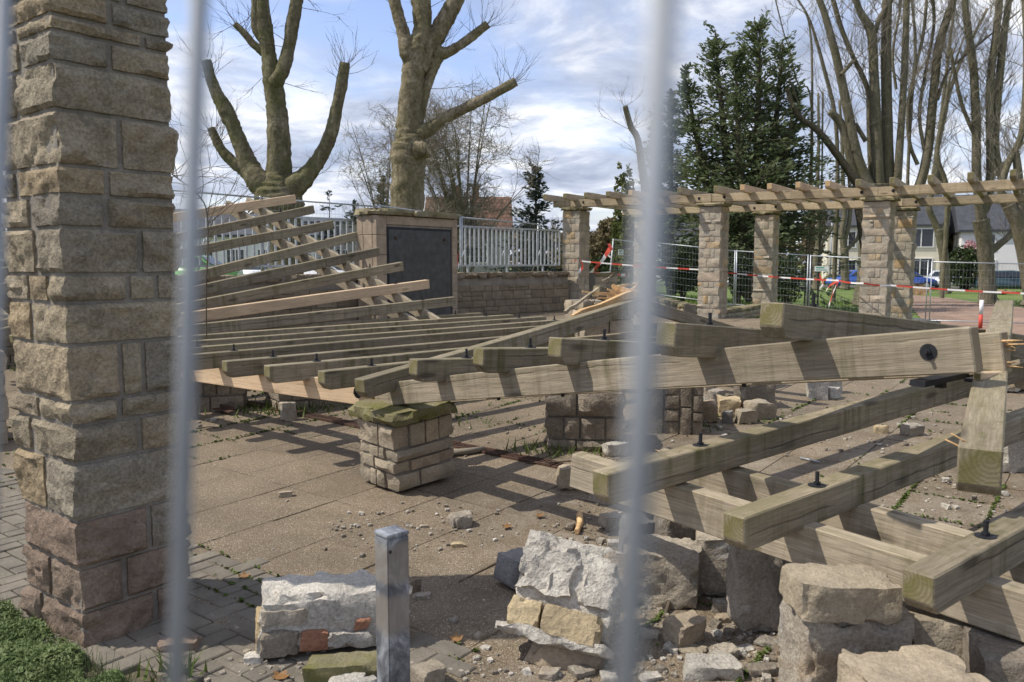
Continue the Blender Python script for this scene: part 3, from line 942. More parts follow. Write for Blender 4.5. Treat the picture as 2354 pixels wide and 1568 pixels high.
patch('road', ([Vector((8, 74, 0)), Vector((30, 66, 0)), Vector((60, 56, 0))], [Vector((8, 80, 0)), Vector((32, 72, 0)), Vector((64, 61, 0))]), M_ASPH, 0.03)

# ------------------------------------------------------------------ stone pillars
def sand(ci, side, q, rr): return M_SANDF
# near pillar: courses follow the photograph
corner = Vector((-1.79, 3.225, 0))
vcs = [1490, 1409, 1309, 1199, 1067, 980, 926, 795, 697, 631, 521, 446, 378, 250, 139, 68, 30]
zs = [max(0, at(150, v, 3.225).z) for v in vcs]; zs[0] = -0.03
zs += [zs[-1] + 0.10, zs[-1] + 0.21]
courses = [b - a for a, b in zip(zs, zs[1:])]
RA = Vector((0.61, 0.79, 0)).normalized(); LA = Vector((-0.79, 0.61, 0))
WA, WB = 0.475, 0.52
cc = corner + RA * WA / 2 + LA * WB / 2
near = thing('stone_pillar', 'tall rough sandstone pillar standing close at the left with weeds at its foot', 'pillar', (cc.x, cc.y, 0), 'stone pillars of the pergola')
def near_m(ci, side, q, rr):
    if ci <= 2: return M_RED
    return M_SAND
R_SPL = [[.65], [.37], [.62], [], [.57], [.40], [.43, .63], [], [.53, .78], [.65], [.36], [.38], [.51], [], [.45], [.76], [.47], [.6]]
L_SPL = [[.7], [.5], [], [.5], [.72], [.55], [], [.6], [.27, .6], [.45], [.52], [.75], [], [.65], [.55], [.6], [], [.5]]
def near_pillar():
    """each course: one block holds the front corner on both faces, the rest fills up behind it"""
    rr = random.Random(11)
    base = Matrix.Translation((cc.x, cc.y, zs[0])) @ Matrix.Rotation(atan2(RA.y, RA.x), 4, 'Z')
    H = sum(courses)
    core = MB(); core.box((0, 0, H / 2 - .002), (WA - .004, WB - .004, H - .004)); core.v = [base @ v for v in core.v]
    core.build('mortar_core', M_MORTAR, near)
    G, RES, BUL, RGH = .018, .017, .026, .015
    z = 0.0
    def put(lx, ly, lz, cor, Ms, ci, big=False):
        vs, fs = stone_mesh(lx, ly, lz, rr.random() * 1e6, RES, BUL, RGH, cor)
        mb = MB(); mb.add([base @ Ms @ v for v in vs], fs, 0, True)
        mb.build('stone', M_RED if ci < 2 or (ci in (2, 3) and rr.random() < .4) else M_SAND, near)
    F0, F3, F1, F2 = (Matrix.Rotation(a, 4, 'Z') for a in (pi, pi / 2, -pi / 2, 0))
    for ci, h in enumerate(courses):
        lz = h - G; zc = z + h / 2
        fr = R_SPL[ci] + [1.0]; fl = L_SPL[ci] + [1.0]
        a, b_ = fr[0] * WA, fl[0] * WB
        t = .13
        e = .006
        # front corner block, seen in the frame of the right-hand face (its x runs back to the corner)
        put(a - G / 2, b_ - G / 2, lz, 2 if a > WA - .01 else 1, Matrix.Translation((-WA / 2 + a / 2 - (G / 4), -WB / 2 + b_ / 2 - e - G / 4, zc)) @ F0, ci)
        x = a
        for k, f in enumerate(fr[1:]):
            x1 = f * WA; last = f > .99
            put(x1 - x - G, t, lz, -1 if last else 0, Matrix.Translation(((x + x1) / 2 - WA / 2 + (G / 4 if not last else G / 2), -WB / 2 + t / 2 - e, zc)) @ F0, ci)
            x = x1
        y = b_
        for k, f in enumerate(fl[1:]):
            y1 = f * WB; last = f > .99
            put(y1 - y - G, t, lz, 1 if last else 0, Matrix.Translation((-WA / 2 + t / 2 - e, (y + y1) / 2 - WB / 2 + (0 if not last else G / 2), zc)) @ F3, ci)
            y = y1
        # the two hidden faces
        ys = (b_ if a > WA - .01 else t)
        if WB - ys > .1: put(WB - ys - G, t, lz, 0 if False else -1, Matrix.Translation((WA / 2 - t / 2 + e, (ys + WB) / 2 - WB / 2, zc)) @ F1, ci)
        xs = (a if b_ > WB - .01 else t)
        if WA - xs - t > .06: put(WA - xs - t - G, t, lz, 0, Matrix.Translation(((xs + WA - t) / 2 - WA / 2, WB / 2 - t / 2 + e, zc)) @ F2, ci)
        z += h
near_pillar()
def capstone(root, cx, cy, z, ang, a, b_, h, m, seed, name='capstone'):
    vs, fs = rock(a, b_, h, seed, 9, 0.035, 0.010, 0.12, 9)
    M = Matrix.Translation((cx, cy, z)) @ Matrix.Rotation(ang, 4, 'Z')
    mb = MB(); mb.add([M @ v for v in vs], fs, 0, True)
    return mb.build(name, m, root)
capstone(near, cc.x, cc.y, zs[-1] + .003, atan2(RA.y, RA.x), 0.64, 0.68, 0.08, M_CAP, 5)

PHEAD = radians(-36)
def far_pillar(p, ztop, zbase, seed, label):
    r = thing('stone_pillar', label, 'pillar', (p.x, p.y, zbase), 'stone pillars of the pergola')
    H = ztop - 0.075 - zbase
    rr = random.Random(seed); cs = []; z = 0
    while z < H - 0.2:
        h = rr.choice([0.10, 0.13, 0.15, 0.17, 0.19, 0.21]); cs.append(h); z += h
    cs.append(H - z)
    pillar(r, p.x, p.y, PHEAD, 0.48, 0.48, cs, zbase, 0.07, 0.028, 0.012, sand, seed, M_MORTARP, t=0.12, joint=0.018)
    capstone(r, p.x, p.y, ztop - 0.075 + .003, PHEAD, 0.64, 0.64, 0.075, M_CAPF, seed + 1)
    return r
far_pillar(P0, 2.98, gz(P0.x, P0.y) - .05, 21, 'standing sandstone pillar at the end of the retaining wall beside the railing')
far_pillar(P1, 2.91, gz(P1.x, P1.y) - .05, 22, 'front row sandstone pillar under the pergola, right of the dark holly bush')
far_pillar(P2, 2.87, gz(P2.x, P2.y) - .05, 23, 'widest standing pillar of the far pergola with ochre stones, front row at right')
far_pillar(Q0, 3.0, -0.05, 24, 'back row sandstone pillar behind the blurred fence bar')
far_pillar(Q1, 2.93, -0.1, 25, 'back row sandstone pillar crossed by a slanting shadow, left of the green gap in the fence')
far_pillar(Q2, 2.89, -0.25, 26, 'back row sandstone pillar with a slanting shadow close behind the widest pillar')

# low walls between front and back pillars
def low_wall(a, b_, h, zb, seed, label, rows=3, m=None, th=0.3):
    L = (b_ - a).length; dirv = (b_ - a).normalized()
    r = thing('low_wall', label, 'wall', (a.x, a.y, zb))
    ang = atan2(dirv.y, dirv.x)
    base = Matrix.Translation(((a.x + b_.x) / 2, (a.y + b_.y) / 2, zb)) @ Matrix.Rotation(ang, 4, 'Z')
    core = MB(); core.box((0, 0, h / 2), (L, th - 0.03, h - .01)); core.v = [base @ v for v in core.v]
    core.build('mortar_core', M_MORTAR, r)
    rr = random.Random(seed)
    for side in (0, 1):
        Rz = Matrix.Rotation(pi if side == 0 else 0, 4, 'Z')
        z = 0
        for k in range(rows):
            hh = (h - 0.09) / rows
            x = -L / 2
            while x < L / 2 - 0.05:
                w = min(rr.uniform(0.24, 0.5), L / 2 - x)
                if L / 2 - x - w < 0.12: w = L / 2 - x
                vs, fs = stone_mesh(w - .016, 0.09, hh - .016, rr.random() * 1e6, 0.09, 0.022, 0.012)
                M = base @ Rz @ Matrix.Translation((x + w / 2, th / 2 - 0.04, z + hh / 2))
                mb = MB(); mb.add([M @ v for v in vs], fs, 0, True); mb.build('stone', m or M_SANDF, r)
                x += w
            z += hh
    x = -L / 2
    while x < L / 2 - .05:
        w = min(rr.uniform(.5, .8), L / 2 - x)
        vs, fs = rock(w - .01, th + .08, .085, rr.random() * 1e6, 7, 0.02, 0.008, 0.1, 9)
        M = base @ Matrix.Translation((x + w / 2, 0, h - 0.088))
        mb = MB(); mb.add([M @ v for v in vs], fs, 0, True); mb.build('coping_stone', M_CAPF, r)
        x += w
    return r
low_wall(P1 + Vector((.2, .32, 0)), Q1 - Vector((.2, .32, 0)), 0.42, 0.12, 31, 'low mossy stone wall linking a front pillar to the back pillar')
low_wall(P1 + (Q0 - P1) * 0.1 + Vector((-.2, .5, 0)), Q0 + Vector((.3, -.3, 0)), 0.42, 0.2, 32, 'low stone wall half hidden behind the broken rafter and blurred bar')
low_wall(P0 + Vector((.42, .25, 0)), P0 + Vector((1.05, .7, 0)), 0.95, 0.4, 33, 'short mossy stone stub wall right of the railing pillar', 5)

# ------------------------------------------------------------------ retaining wall, monument, railings
WA0, WB0 = Vector((-5.42, 13.0, 0)), Vector((1.42, 20.2, 0))
WD = (WB0 - WA0).normalized(); WNv = Vector((WD.y, -WD.x, 0))          # towards the plaza
def retaining_wall():
    a = WA0 - WD * 5.0
    r = thing('retaining_wall', 'brown squared stone retaining wall with a rough coping below the steel railing', 'wall', (WA0.x, WA0.y, gz(*WA0.xy)))
    L = (WB0 - a).length
    ang = atan2(WD.y, WD.x)
    top = 1.38
    zb = 0.1
    core = MB(); core.box((0, 0, 0), (L, 0.34, top - zb - 0.02)); 
    Mc = Matrix.Translation(((a + WB0) / 2 - WNv * 0.2 + Vector((0, 0, (top + zb) / 2 - .01)))) @ Matrix.Rotation(ang, 4, 'Z')
    core.v = [Mc @ v for v in core.v]; core.build('mortar_core', M_MORTAR, r)
    rr = random.Random(77)
    hs = [0.2, 0.13, 0.19, 0.15, 0.2, 0.14]
    z = zb
    Rz = Matrix.Rotation(ang + pi, 4, 'Z')
    far = MB(); count = 0
    for k, h in enumerate(hs):
        if z + h > top - 0.13: h = top - 0.13 - z
        s = L
        s = rr.uniform(-.2, 0)
        while s < L - 0.02:
            w = rr.uniform(0.22, 0.52)
            if L - s - w < .15: w = L - s
            s0 = max(s, 0)
            ww = w - (s0 - s)
            if ww > .08:
                parts = [(0, h)] if rr.random() > .16 else [(0, h * .5), (h * .5, h)]
                for (za, zc) in parts:
                    vs, fs = stone_mesh(ww - .013, 0.08, zc - za - .013, rr.random() * 1e6, 0.09, 0.016, 0.010)
                    P = a + WD * (s0 + ww / 2) - WNv * 0.035
                    M = Matrix.Translation((P.x, P.y, z + (za + zc) / 2)) @ Rz
                    hidden = s0 < 5.2
                    if hidden or count > 285:
                        far.add([M @ v for v in vs], fs, 0, True)
                    else:
                        mb = MB(); mb.add([M @ v for v in vs], fs, 0, True); mb.build('stone', M_WALL, r); count += 1
            s += w
        z += h
    far.build('far_stones', M_WALL, r, None, 'stuff')
    s = 0
    while s < L - .05:
        w = min(rr.uniform(.3, .55), L - s)
        vs, fs = rock(w - .008, 0.44, .125, rr.random() * 1e6, 8, 0.05, 0.022, 0.2, 8)
        P = a + WD * (s + w / 2) - WNv * 0.15
        M = Matrix.Translation((P.x, P.y, top - .125)) @ Matrix.Rotation(ang, 4, 'Z')
        mb = MB(); mb.add([M @ v for v in vs], fs, 0, True); mb.build('coping_stone', M_WALL, r)
        s += w
retaining_wall()

MON_L, MON_R = Vector((-2.53, 15.15, 0)), Vector((-1.14, 16.95, 0))
def monument():
    D = (MON_R - MON_L).normalized(); Nn = Vector((D.y, -D.x, 0)); W = (MON_R - MON_L).length
    zb, zt = gz(-2, 15.5) - .05, 2.50
    r = thing('monument', 'squared sandstone monument block with a dark plaque under a heavy capstone', 'monument', (MON_L.x, MON_L.y, zb))
    ang = atan2(D.y, D.x)
    dep = 0.55
    ctr = (MON_L + MON_R) / 2 - Nn * dep / 2
    def put(name, x, y, z, sx, sy, sz, m, bev=0.008):
        bm = bmesh.new(); bmesh.ops.create_cube(bm, size=1)
        for v in bm.verts: v.co = Vector((v.co.x * sx, v.co.y * sy, v.co.z * sz))
        bmesh.ops.bevel(bm, geom=bm.edges[:], offset=bev, segments=1, affect='EDGES')
        M = Matrix.Translation((ctr.x, ctr.y, 0)) @ Matrix.Rotation(ang, 4, 'Z') @ Matrix.Translation((x, y, z))
        me = bpy.data.meshes.new(name); bm.transform(M); bm.to_mesh(me); bm.free(); me.materials.append(m)
        return link(bpy.data.objects.new(name, me), r)
    H = zt - zb
    put('core', 0, 0, (zb + zt) / 2, W - .06, dep - .06, H - .02, M_MORTAR)
    # ashlar: frame of blocks round the plaque (front is local -y)
    rr = random.Random(5)
    n = 6
    for k in range(n):
        z0, z1 = zb + H * k / n, zb + H * (k + 1) / n
        for sx in (-1, 1):
            w = 0.26 if sx < 0 else 0.16
            put('ashlar', sx * (W / 2 - w / 2), -dep / 2 + .06, (z0 + z1) / 2, w - .004, .12, z1 - z0 - .005, M_MONU)
        a = rr.uniform(.35, .65) * (dep - .12)
        put('ashlar', -W / 2 + .05, -dep / 2 + .12 + a / 2, (z0 + z1) / 2, .1, a - .004, z1 - z0 - .005, M_MONU)
        put('ashlar', -W / 2 + .05, dep / 2 - (dep - .12 - a) / 2, (z0 + z1) / 2, .1, dep - .12 - a - .004, z1 - z0 - .005, M_MONU)
        put('ashlar', W / 2 - .05, .06, (z0 + z1) / 2, .1, dep - .13, z1 - z0 - .005, M_MONU)
        put('ashlar', 0, dep / 2 - .05, (z0 + z1) / 2, W - .21, .1, z1 - z0 - .005, M_MONU)
    put('lintel', 0.05, -dep / 2 + .06, zt - .085, W - .42, .118, .165, M_MONU)
    put('plaque_frame', .05, -dep / 2 + .045, (zb + zt) / 2 - .1, W - .44, .06, H - .22, M_BLACKM)
    pq = put('plaque', .05, -dep / 2 + .03, (zb + zt) / 2 - .11, W - .53, .06, H - .29, M_PLAQUE)
    for sx in (-1, 1):
        P = Matrix.Translation((ctr.x, ctr.y, 0)) @ Matrix.Rotation(ang, 4, 'Z') @ Vector((.05 + sx * (W / 2 - .45), -dep / 2 - .002, zt - .42))
        mb = MB(); mb.disc(P, Nn, .035, .015, 12); mb.disc(P + Nn * .015, Nn, .02, .012, 10)
        mb.build('rosette', M_RUST, pq)
    for (xa, xb) in ((-W / 2 - .07, -.16), (-.15, W / 2 + .05)):
        vs, fs = rock(xb - xa, dep + .16, .115, 40 + xa, 14, .02, .010, .1, 8)
        M = Matrix.Translation((ctr.x, ctr.y, zt + .003)) @ Matrix.Rotation(ang, 4, 'Z') @ Matrix.Translation(((xa + xb) / 2, 0, 0))
        mb = MB(); mb.add([M @ v for v in vs], fs, 0, True); mb.build('capstone', M_CAPF, r)
monument()

def railing(a, b_, z0, z1, label, n):
    r = thing('railing', label, 'railing', (a.x, a.y, z0))
    ang = atan2((b_ - a).y, (b_ - a).x); R = Matrix.Rotation(ang, 3, 'Z')
    L = (b_ - a).length
    for z, nm, w in ((z1, 'top_rail', .05), (z0 + .05, 'bottom_rail', .045)):
        mb = MB(); mb.box((a + b_) / 2 + Vector((0, 0, z)), (L, w, .035), 0, 0, R); mb.build(nm, M_GALV, r)
    me = None
    for i in range(n + 1):
        p = a.lerp(b_, i / n)
        if me is None:
            mb = MB(); mb.box((0, 0, 0), (.034, .034, z1 - z0 - .09)); o = mb.build('baluster', M_GALV, r, Matrix.Translation((p.x, p.y, (z0 + z1) / 2 + .018)) @ R.to_4x4()); me = o.data
        else:
            link(bpy.data.objects.new('baluster', me), r, Matrix.Translation((p.x, p.y, (z0 + z1) / 2 + .018)) @ R.to_4x4())
    nn = Vector((-(b_ - a).y, (b_ - a).x, 0)).normalized()
    k = max(2, int(L / 1.35))
    for i in range(k + 1):
        p = a.lerp(b_, (i + .5) / (k + 1))
        mb = MB()
        mb.box(p + Vector((0, 0, z0 - .04)), (.04, .04, .17), 0, 0, R)
        mb.tube([p + Vector((0, 0, z0 + .5)) + nn * .03, p + nn * .35 + Vector((0, 0, z0 - .1))], .016, 6)
        mb.build('brace', M_GALV, r)
OFF = WNv * -0.12
ra = at(400, 605, 12.95); ra.z = 0
railing(WA0 + OFF - WD * 1.2, WA0 + OFF + WD * 3.55, 1.5, 2.43, 'galvanised bar railing on the wall behind the sloping rafters, left of the monument', 34)
railing(WA0 + OFF + WD * 5.95, WB0 + OFF - WD * .22, 1.5, 2.4, 'galvanised bar railing on the wall between the monument and the pillar', 27)

# ------------------------------------------------------------------ construction fence panels
def fence_panel(p0, p1, h, label, group='mobile fence panels', wires=True, sign=None, lean=Vector((0, 0, 0))):
    p0, p1 = Vector(p0), Vector(p1)
    r = thing('fence_panel', label, 'fence', p0, group)
    up = Vector((0, 0, h)) + lean
    def tb(nm, pts, rad, m=M_GALV, n=6):
        mb = MB(); mb.tube(pts, rad, n); return mb.build(nm, m, r)
    tb('post', [p0, p0 + up], .021); tb('post', [p1, p1 + up], .021)
    tb('top_tube', [p0 + up * .985, p1 + up * .985], .019)
    tb('bottom_tube', [p0 + up * .06, p1 + up * .06], .019)
    L = (p1 - p0).length
    mb = MB()
    d = (p1 - p0)
    n = int(L / .105)
    for i in range(1, n):
        q = p0 + d * (i / n)
        mb.tube([q + up * .06, q + up * .985], .0022, 3, 0, False)
    for k in range(1, 8):
        mb.tube([p0 + up * (.06 + .925 * k / 8), p1 + up * (.06 + .925 * k / 8)], .0028, 3, 0, False)
    mb.build('wire_mesh', M_GALV, r)
    for q in (p0, p1):
        mb = MB(); mb.box(q + Vector((0, 0, .06)), (.62, .2, .12)); mb.build('foot', M_GREY, r)
    if sign:
        f, hh = sign
        c = p0 + d * f + up * hh
        dn = Vector((d.y, -d.x, 0)).normalized()
        if dn.y > 0: dn = -dn
        R = Matrix.Rotation(atan2(d.y, d.x), 3, 'Z')
        mb = MB(); mb.box(c + dn * .012, (.44, .012, .17), 0, 0, R); s = mb.build('sign_plate', M_WHITEP, r)
        mb = MB(); mb.box(c + dn * .02 + Vector((0, 0, .035)) - d.normalized() * .05, (.26, .004, .035), 0, 0, R)
        mb.box(c + dn * .02 + Vector((0, 0, -.035)), (.34, .004, .018), 0, 0, R)
        mb.build('sign_print', M_SIGNG, s)
    return r
def fp(u, v, Y, h, ):
    p = at(u, v, Y); return Vector((p.x, p.y, p.z - h))
fence_panel(fp(380, 432, 14.4, 2), fp(598, 451, 16.2, 2), 2.0, 'mobile mesh fence panel behind the left railing, nearest the big pillar')
fence_panel(fp(601, 452, 16.25, 2), fp(867, 472, 18.9, 2), 2.0, 'mobile mesh fence panel behind the railing, left of the monument cap')
fence_panel(fp(1062, 497, 19.3, 2), fp(1237, 513, 22.4, 2), 2.0, 'mobile mesh fence panel right of the monument in front of the tiled roof house')
fence_panel(fp(874, 470, 19.0, 2), fp(1058, 496, 19.28, 2), 2.0, 'mobile mesh fence panel hidden behind the monument cap')
fence_panel(fp(1398, 545, 24.5, 2), fp(1500, 556, 28.2, 2), 2.0, 'leaning mesh fence panel with tape knotted to its post and a white plate', sign=(.17, .80), lean=Vector((.16, 0, -.05)))
fence_panel(fp(1506, 556, 29.2, 2), fp(1690, 575, 28.0, 2), 2.0, 'mesh fence panel in front of the holly bush')
fence_panel(fp(1694, 575, 27.9, 2), fp(1858, 585, 26.9, 2), 2.0, 'mesh fence panel between the two crossed pillars and the double post')
fence_panel(fp(1864, 586, 26.8, 2), fp(2134, 598, 25.6, 2), 2.0, 'mesh fence panel with a white plate left of the widest pillar', sign=(.10, .78))
fence_panel(fp(2143, 600, 25.5, 2), fp(2420, 606, 25.2, 2), 2.0, 'rightmost mesh fence panel in front of the thick tree trunk')

# ------------------------------------------------------------------ standing far pergola
def standing_pergola():
    r = thing('pergola_deck', 'long standing timber pergola deck of beams and rafters carried by the far pillars', 'pergola', (P1.x, P1.y, 2.9))
    fr = [P0 - (P1 - P0).normalized() * .62, P1, P2, P5]; zf = [2.98, 2.91, 2.87, 2.86]
    bk = [Q0 - (Q1 - Q0).normalized() * .75, Q1, Q2, Q5]; zk = [3.0, 2.93, 2.89, 2.87]
    rd = ((Q1 - P1) + (Q2 - P2)).normalized()
    BH = 0.17
    for row, zz, sg in ((fr, zf, 1), (bk, zk, -1)):
        for i in range(3):
            for off in (-.15, .15):
                a = row[i] + rd * off; b_ = row[i + 1] + rd * off
                d = (b_ - a).normalized()
                a = a + d * .003; b_ = b_ - d * .003
                o, M = beam(r, 'beam', (a.x, a.y, zz[i] + .03 + BH), (b_.x, b_.y, zz[i + 1] + .03 + BH), .08, BH, (M_WOODF, M_END))
                if off < 0:
                    nn = Vector((-d.y, d.x, 0)); nn = nn if nn.y < 0 else -nn
                    for tt in (.3, -.3):
                        q = (b_ - d * .3 if tt < 0 else a + d * (.95 if i == 0 else .28))
                        zc = (zz[i + 1] if tt < 0 else zz[i]) + .03 + BH * .5
                        bolt(o, Vector((q.x, q.y, zc)) + nn * .04, nn, .034, .02)
    # iron saddles on the capstones
    for p, z in ((P0, 2.98), (P1, 2.91), (P2, 2.87), (Q0, 3.0), (Q1, 2.93), (Q2, 2.89)):
        mb = MB(); mb.box((p.x, p.y, z + .02), (.34, .06, .03), 0, 0, Matrix.Rotation(atan2(rd.y, rd.x), 3, 'Z')); mb.build('saddle', M_BLACKM, r)
    # rafters
    segs = []
    for i in range(3):
        a, b_ = fr[i], fr[i + 1]; c, e = bk[i], bk[i + 1]
        n = [7, 6, 5][i]
        for k in range(n):
            t = (k + .08 if i == 0 else k + .5) / n
            f0 = a.lerp(b_, t); z0 = zf[i] + (zf[i + 1] - zf[i]) * t
            g0 = c.lerp(e, t); z1 = zk[i] + (zk[i + 1] - zk[i]) * t
            dv = (g0 - f0).normalized()
            s = f0 - dv * .72; q = g0 + dv * .72
            nw = (i, k) in ((0, 4), (1, 2), (1, 3), (1, 4), (1, 1))
            beam(r, 'rafter', (s.x, s.y, z0 + .03 + BH + .12), (q.x, q.y, z1 + .03 + BH + .12), .1, .15,
                 (M_WOODN, M_ENDN) if nw else (M_WOODF, M_END), ch0=.04, ch1=.04, warp=.006)
standing_pergola()
# ------------------------------------------------------------------ trees
def limb(pts, Y, n=9, wob=0.0):
    """pts: (u, v, width_px[, dY]) -> world points and radii"""
    P, R = [], []
    for q in pts:
        dy = q[3] if len(q) > 3 else 0
        P.append(at(q[0], q[1], Y + dy)); R.append(q[2] * (Y + dy) / F / 2)
    return P, R

def smooth_path(P, R, k=4):
    out, rad = [], []
    n = len(P)
    for i in range(n - 1):
        p0, p1, p2, p3 = P[max(i - 1, 0)], P[i], P[i + 1], P[min(i + 2, n - 1)]
        for j in range(k):
            t = j / k; t2, t3 = t * t, t * t * t
            out.append(0.5 * ((2 * p1) + (p2 - p0) * t + (2 * p0 - 5 * p1 + 4 * p2 - p3) * t2 + (3 * p1 - p0 - 3 * p2 + p3) * t3))
            rad.append(R[i] + (R[i + 1] - R[i]) * t)
    out.append(P[-1]); rad.append(R[-1])
    return out, rad

def limb_mesh(mb, P, R, n=12, lump=0.0, mi=0, cut=None, k=5):
    P, R = smooth_path(P, R, k if not lump or n < 14 else 8)
    b0 = len(mb.v)
    mb.tube(P, R, n, mi, False)
    if lump:
        for i in range(len(P)):
            for j in range(n):
                v = mb.v[b0 + i * n + j]
                d = v - P[i]
                f = 1 + lump * (fbm(v * 2.2 / max(.25, R[i] * 3), 3) + 0.5 * noise.noise(v * 7) + .3 * noise.noise(Vector((v.x * 14, v.y * 14, v.z * 2.5))))
                mb.v[b0 + i * n + j] = P[i] + d * f
    e = b0 + (len(P) - 1) * n
    mb.f.append(tuple(e + j for j in range(n))); mb.m.append(mi if cut is None else cut); mb.sm.append(False)
    return P, R

def twig(mb, p, d, L, r, rr, depth, spread=0.5, up=0.15, nseg=3, child=3, mi=0, sides=3):
    pts, d = [p.copy()], d.normalized()
    rad = [r]
    for i in range(nseg):
        d = (d + Vector((rr.gauss(0, .16), rr.gauss(0, .16), rr.gauss(up * .5, .12)))).normalized()
        p = p + d * (L / nseg)
        pts.append(p.copy()); rad.append(r * (1 - .75 * (i + 1) / nseg))
    mb.tube(pts, rad, sides, mi, False)
    if depth > 0:
        for c in range(child):
            t = rr.uniform(.25, 1.0)
            k = min(int(t * nseg), nseg - 1); f = t * nseg - k
            q = pts[k].lerp(pts[k + 1], f)
            dd = (pts[k + 1] - pts[k]).normalized()
            side = Vector((rr.gauss(0, 1), rr.gauss(0, 1), rr.gauss(0, 1))); side = (side - dd * side.dot(dd))
            if side.length < 1e-4: continue
            side.normalize()
            nd = (dd + side * spread * rr.uniform(.7, 1.5) + Vector((0, 0, up))).normalized()
            twig(mb, q, nd, L * rr.uniform(.45, .72), r * .55, rr, depth - 1, spread, up, nseg, child, mi, 3)

def tuft(mb, p, rr, n, L, r, d0=Vector((0, 0, 1)), spread=.7):
    for _ in range(n):
        d = (d0 + Vector((rr.gauss(0, spread), rr.gauss(0, spread), rr.gauss(0, spread * .5)))).normalized()
        twig(mb, p + d * .02, d, L * rr.uniform(.5, 1.1), r, rr, 1, .45, .1, 3, 2)

# ---- two pollarded plane trees behind the wall
def plane_tree(label, Y, base, limbs, bark, tw, zb, seed, cutm=M_CUT):
    rr = random.Random(seed)
    P, R = limb(base, Y)
    P = [Vector((P[0].x, P[0].y, zb))] + P; R = [R[0] * 1.25] + R
    t = thing('plane_tree', label, 'tree', (P[0].x, P[0].y, zb), 'pollarded plane trees behind the wall')
    mb = MB(); limb_mesh(mb, P, R, 30, .13); mb.build('trunk', [bark], t)
    tb = MB()
    for L in limbs:
        p, r = limb(L, Y)
        mb = MB(); p2, r2 = limb_mesh(mb, p, r, 18, .11, 0, 1)
        o = mb.build('limb', [bark, cutm], t)
        tops = p2[-1].z < 14
        d = (p2[-1] - p2[-3]).normalized()
        if tops:
            for _ in range(15):
                a = rr.uniform(0, 2 * pi); q = p2[-1] - d * rr.uniform(0, .5)
                dd = (d * .5 + Vector((cos(a), .6 * sin(a), rr.uniform(.0, .9)))).normalized()
                twig(tb, q + dd * r2[-1] * .8, dd, rr.uniform(.35, .95), .008, rr, 1, .4, .25, 3, 2)
        for _ in range(tw):
            i = rr.randrange(3, len(p2)); q = p2[i]
            a = rr.uniform(0, 2 * pi)
            dd = Vector((cos(a), .6 * sin(a), rr.uniform(-.3, .7))).normalized()
            twig(tb, q + dd * r2[i] * .8, dd, rr.uniform(.4, 1.3), .009, rr, 2, .5, .05, 4, 3)
    tb.build('twigs', M_TWIG, t, None, 'stuff')
    return t

plane_tree('mossy pollarded plane tree with five cut limbs behind the topmost rafters', 19.0,
           [(655, 590, 72), (650, 520, 84), (643, 465, 108), (640, 440, 104), (640, 415, 72), (640, 390, 50), (640, 360, 40)],
           [[(640, 470, 50, 0), (614, 440, 58, -.1), (590, 412, 52, -.1), (575, 385, 46), (556, 340, 36), (540, 300, 33), (520, 255, 36), (498, 215, 28), (484, 178, 24), (474, 140, 23)],
            [(632, 465, 40, .1), (600, 425, 44, .2), (565, 392, 34, .3), (535, 372, 26, .3), (510, 345, 22, .3), (494, 315, 20, .3), (485, 295, 18, .3)],
            [(640, 470, 60), (640, 440, 62), (641, 380, 56), (640, 300, 50), (634, 230, 44), (628, 185, 46), (617, 120, 32), (608, 60, 36), (601, 0, 30), (596, -60, 28)],
            [(628, 195, 34, -.1), (648, 165, 32, -.1), (664, 110, 28), (672, 60, 30), (682, 0, 28), (690, -60, 26)],
            [(606, 90, 26), (590, 60, 0 + 24), (592, 0, 26), (588, -50, 24)],
            [(612, 125, 22, .1), (585, 104, 17, .1), (560, 75, 16, .1), (541, 56, 14, .1)],
            [(640, 470, 60, 0), (664, 440, 60, -.1), (690, 418, 48, -.1), (720, 385, 36), (745, 345, 32), (763, 300, 30), (775, 245, 26), (785, 195, 26), (793, 145, 23)]],
           M_PLANE, 4, 0.5, 41)
plane_tree('thickest pale plane tree with a burl and slanting cut branches above the monument', 20.5,
           [(936, 560, 76), (937, 470, 77), (938, 400, 74), (940, 355, 82), (943, 330, 76), (941, 300, 60), (943, 240, 52), (949, 180, 50), (957, 135, 56), (963, 105, 52), (968, 75, 38), (968, 50, 30)],
           [[(956, 165, 38, 0), (938, 122, 40, -.1), (928, 80, 30, -.1), (915, 35, 26, -.1), (902, -20, 26, -.1)],
            [(966, 110, 44), (972, 60, 40), (967, 0, 46), (962, -50, 44)],
            [(960, 160, 46, .0), (985, 108, 48, .1), (1010, 70, 40, .1), (1035, 25, 38, .1), (1058, -20, 36, .1), (1070, -50, 34, .1)],
            [(960, 300, 22, .15), (972, 235, 22, .15), (988, 175, 25, .15), (1003, 132, 34, .15), (1010, 108, 36, .15)],
            [(1000, 125, 34, .1), (1028, 120, 24, .1), (1060, 102, 20, .1), (1090, 80, 20, .1), (1121, 56, 18, .1)],
            [(960, 310, 40, -.1), (988, 295, 30, -.1), (1020, 272, 24, -.1), (1070, 248, 24, -.1), (1130, 218, 22, -.1), (1186, 188, 20, -.1)],
            [(955, 345, 40, -.35), (976, 345, 38, -.4), (985, 342, 30, -.42)]],
           M_PLANE2, 2, 0.5, 42)

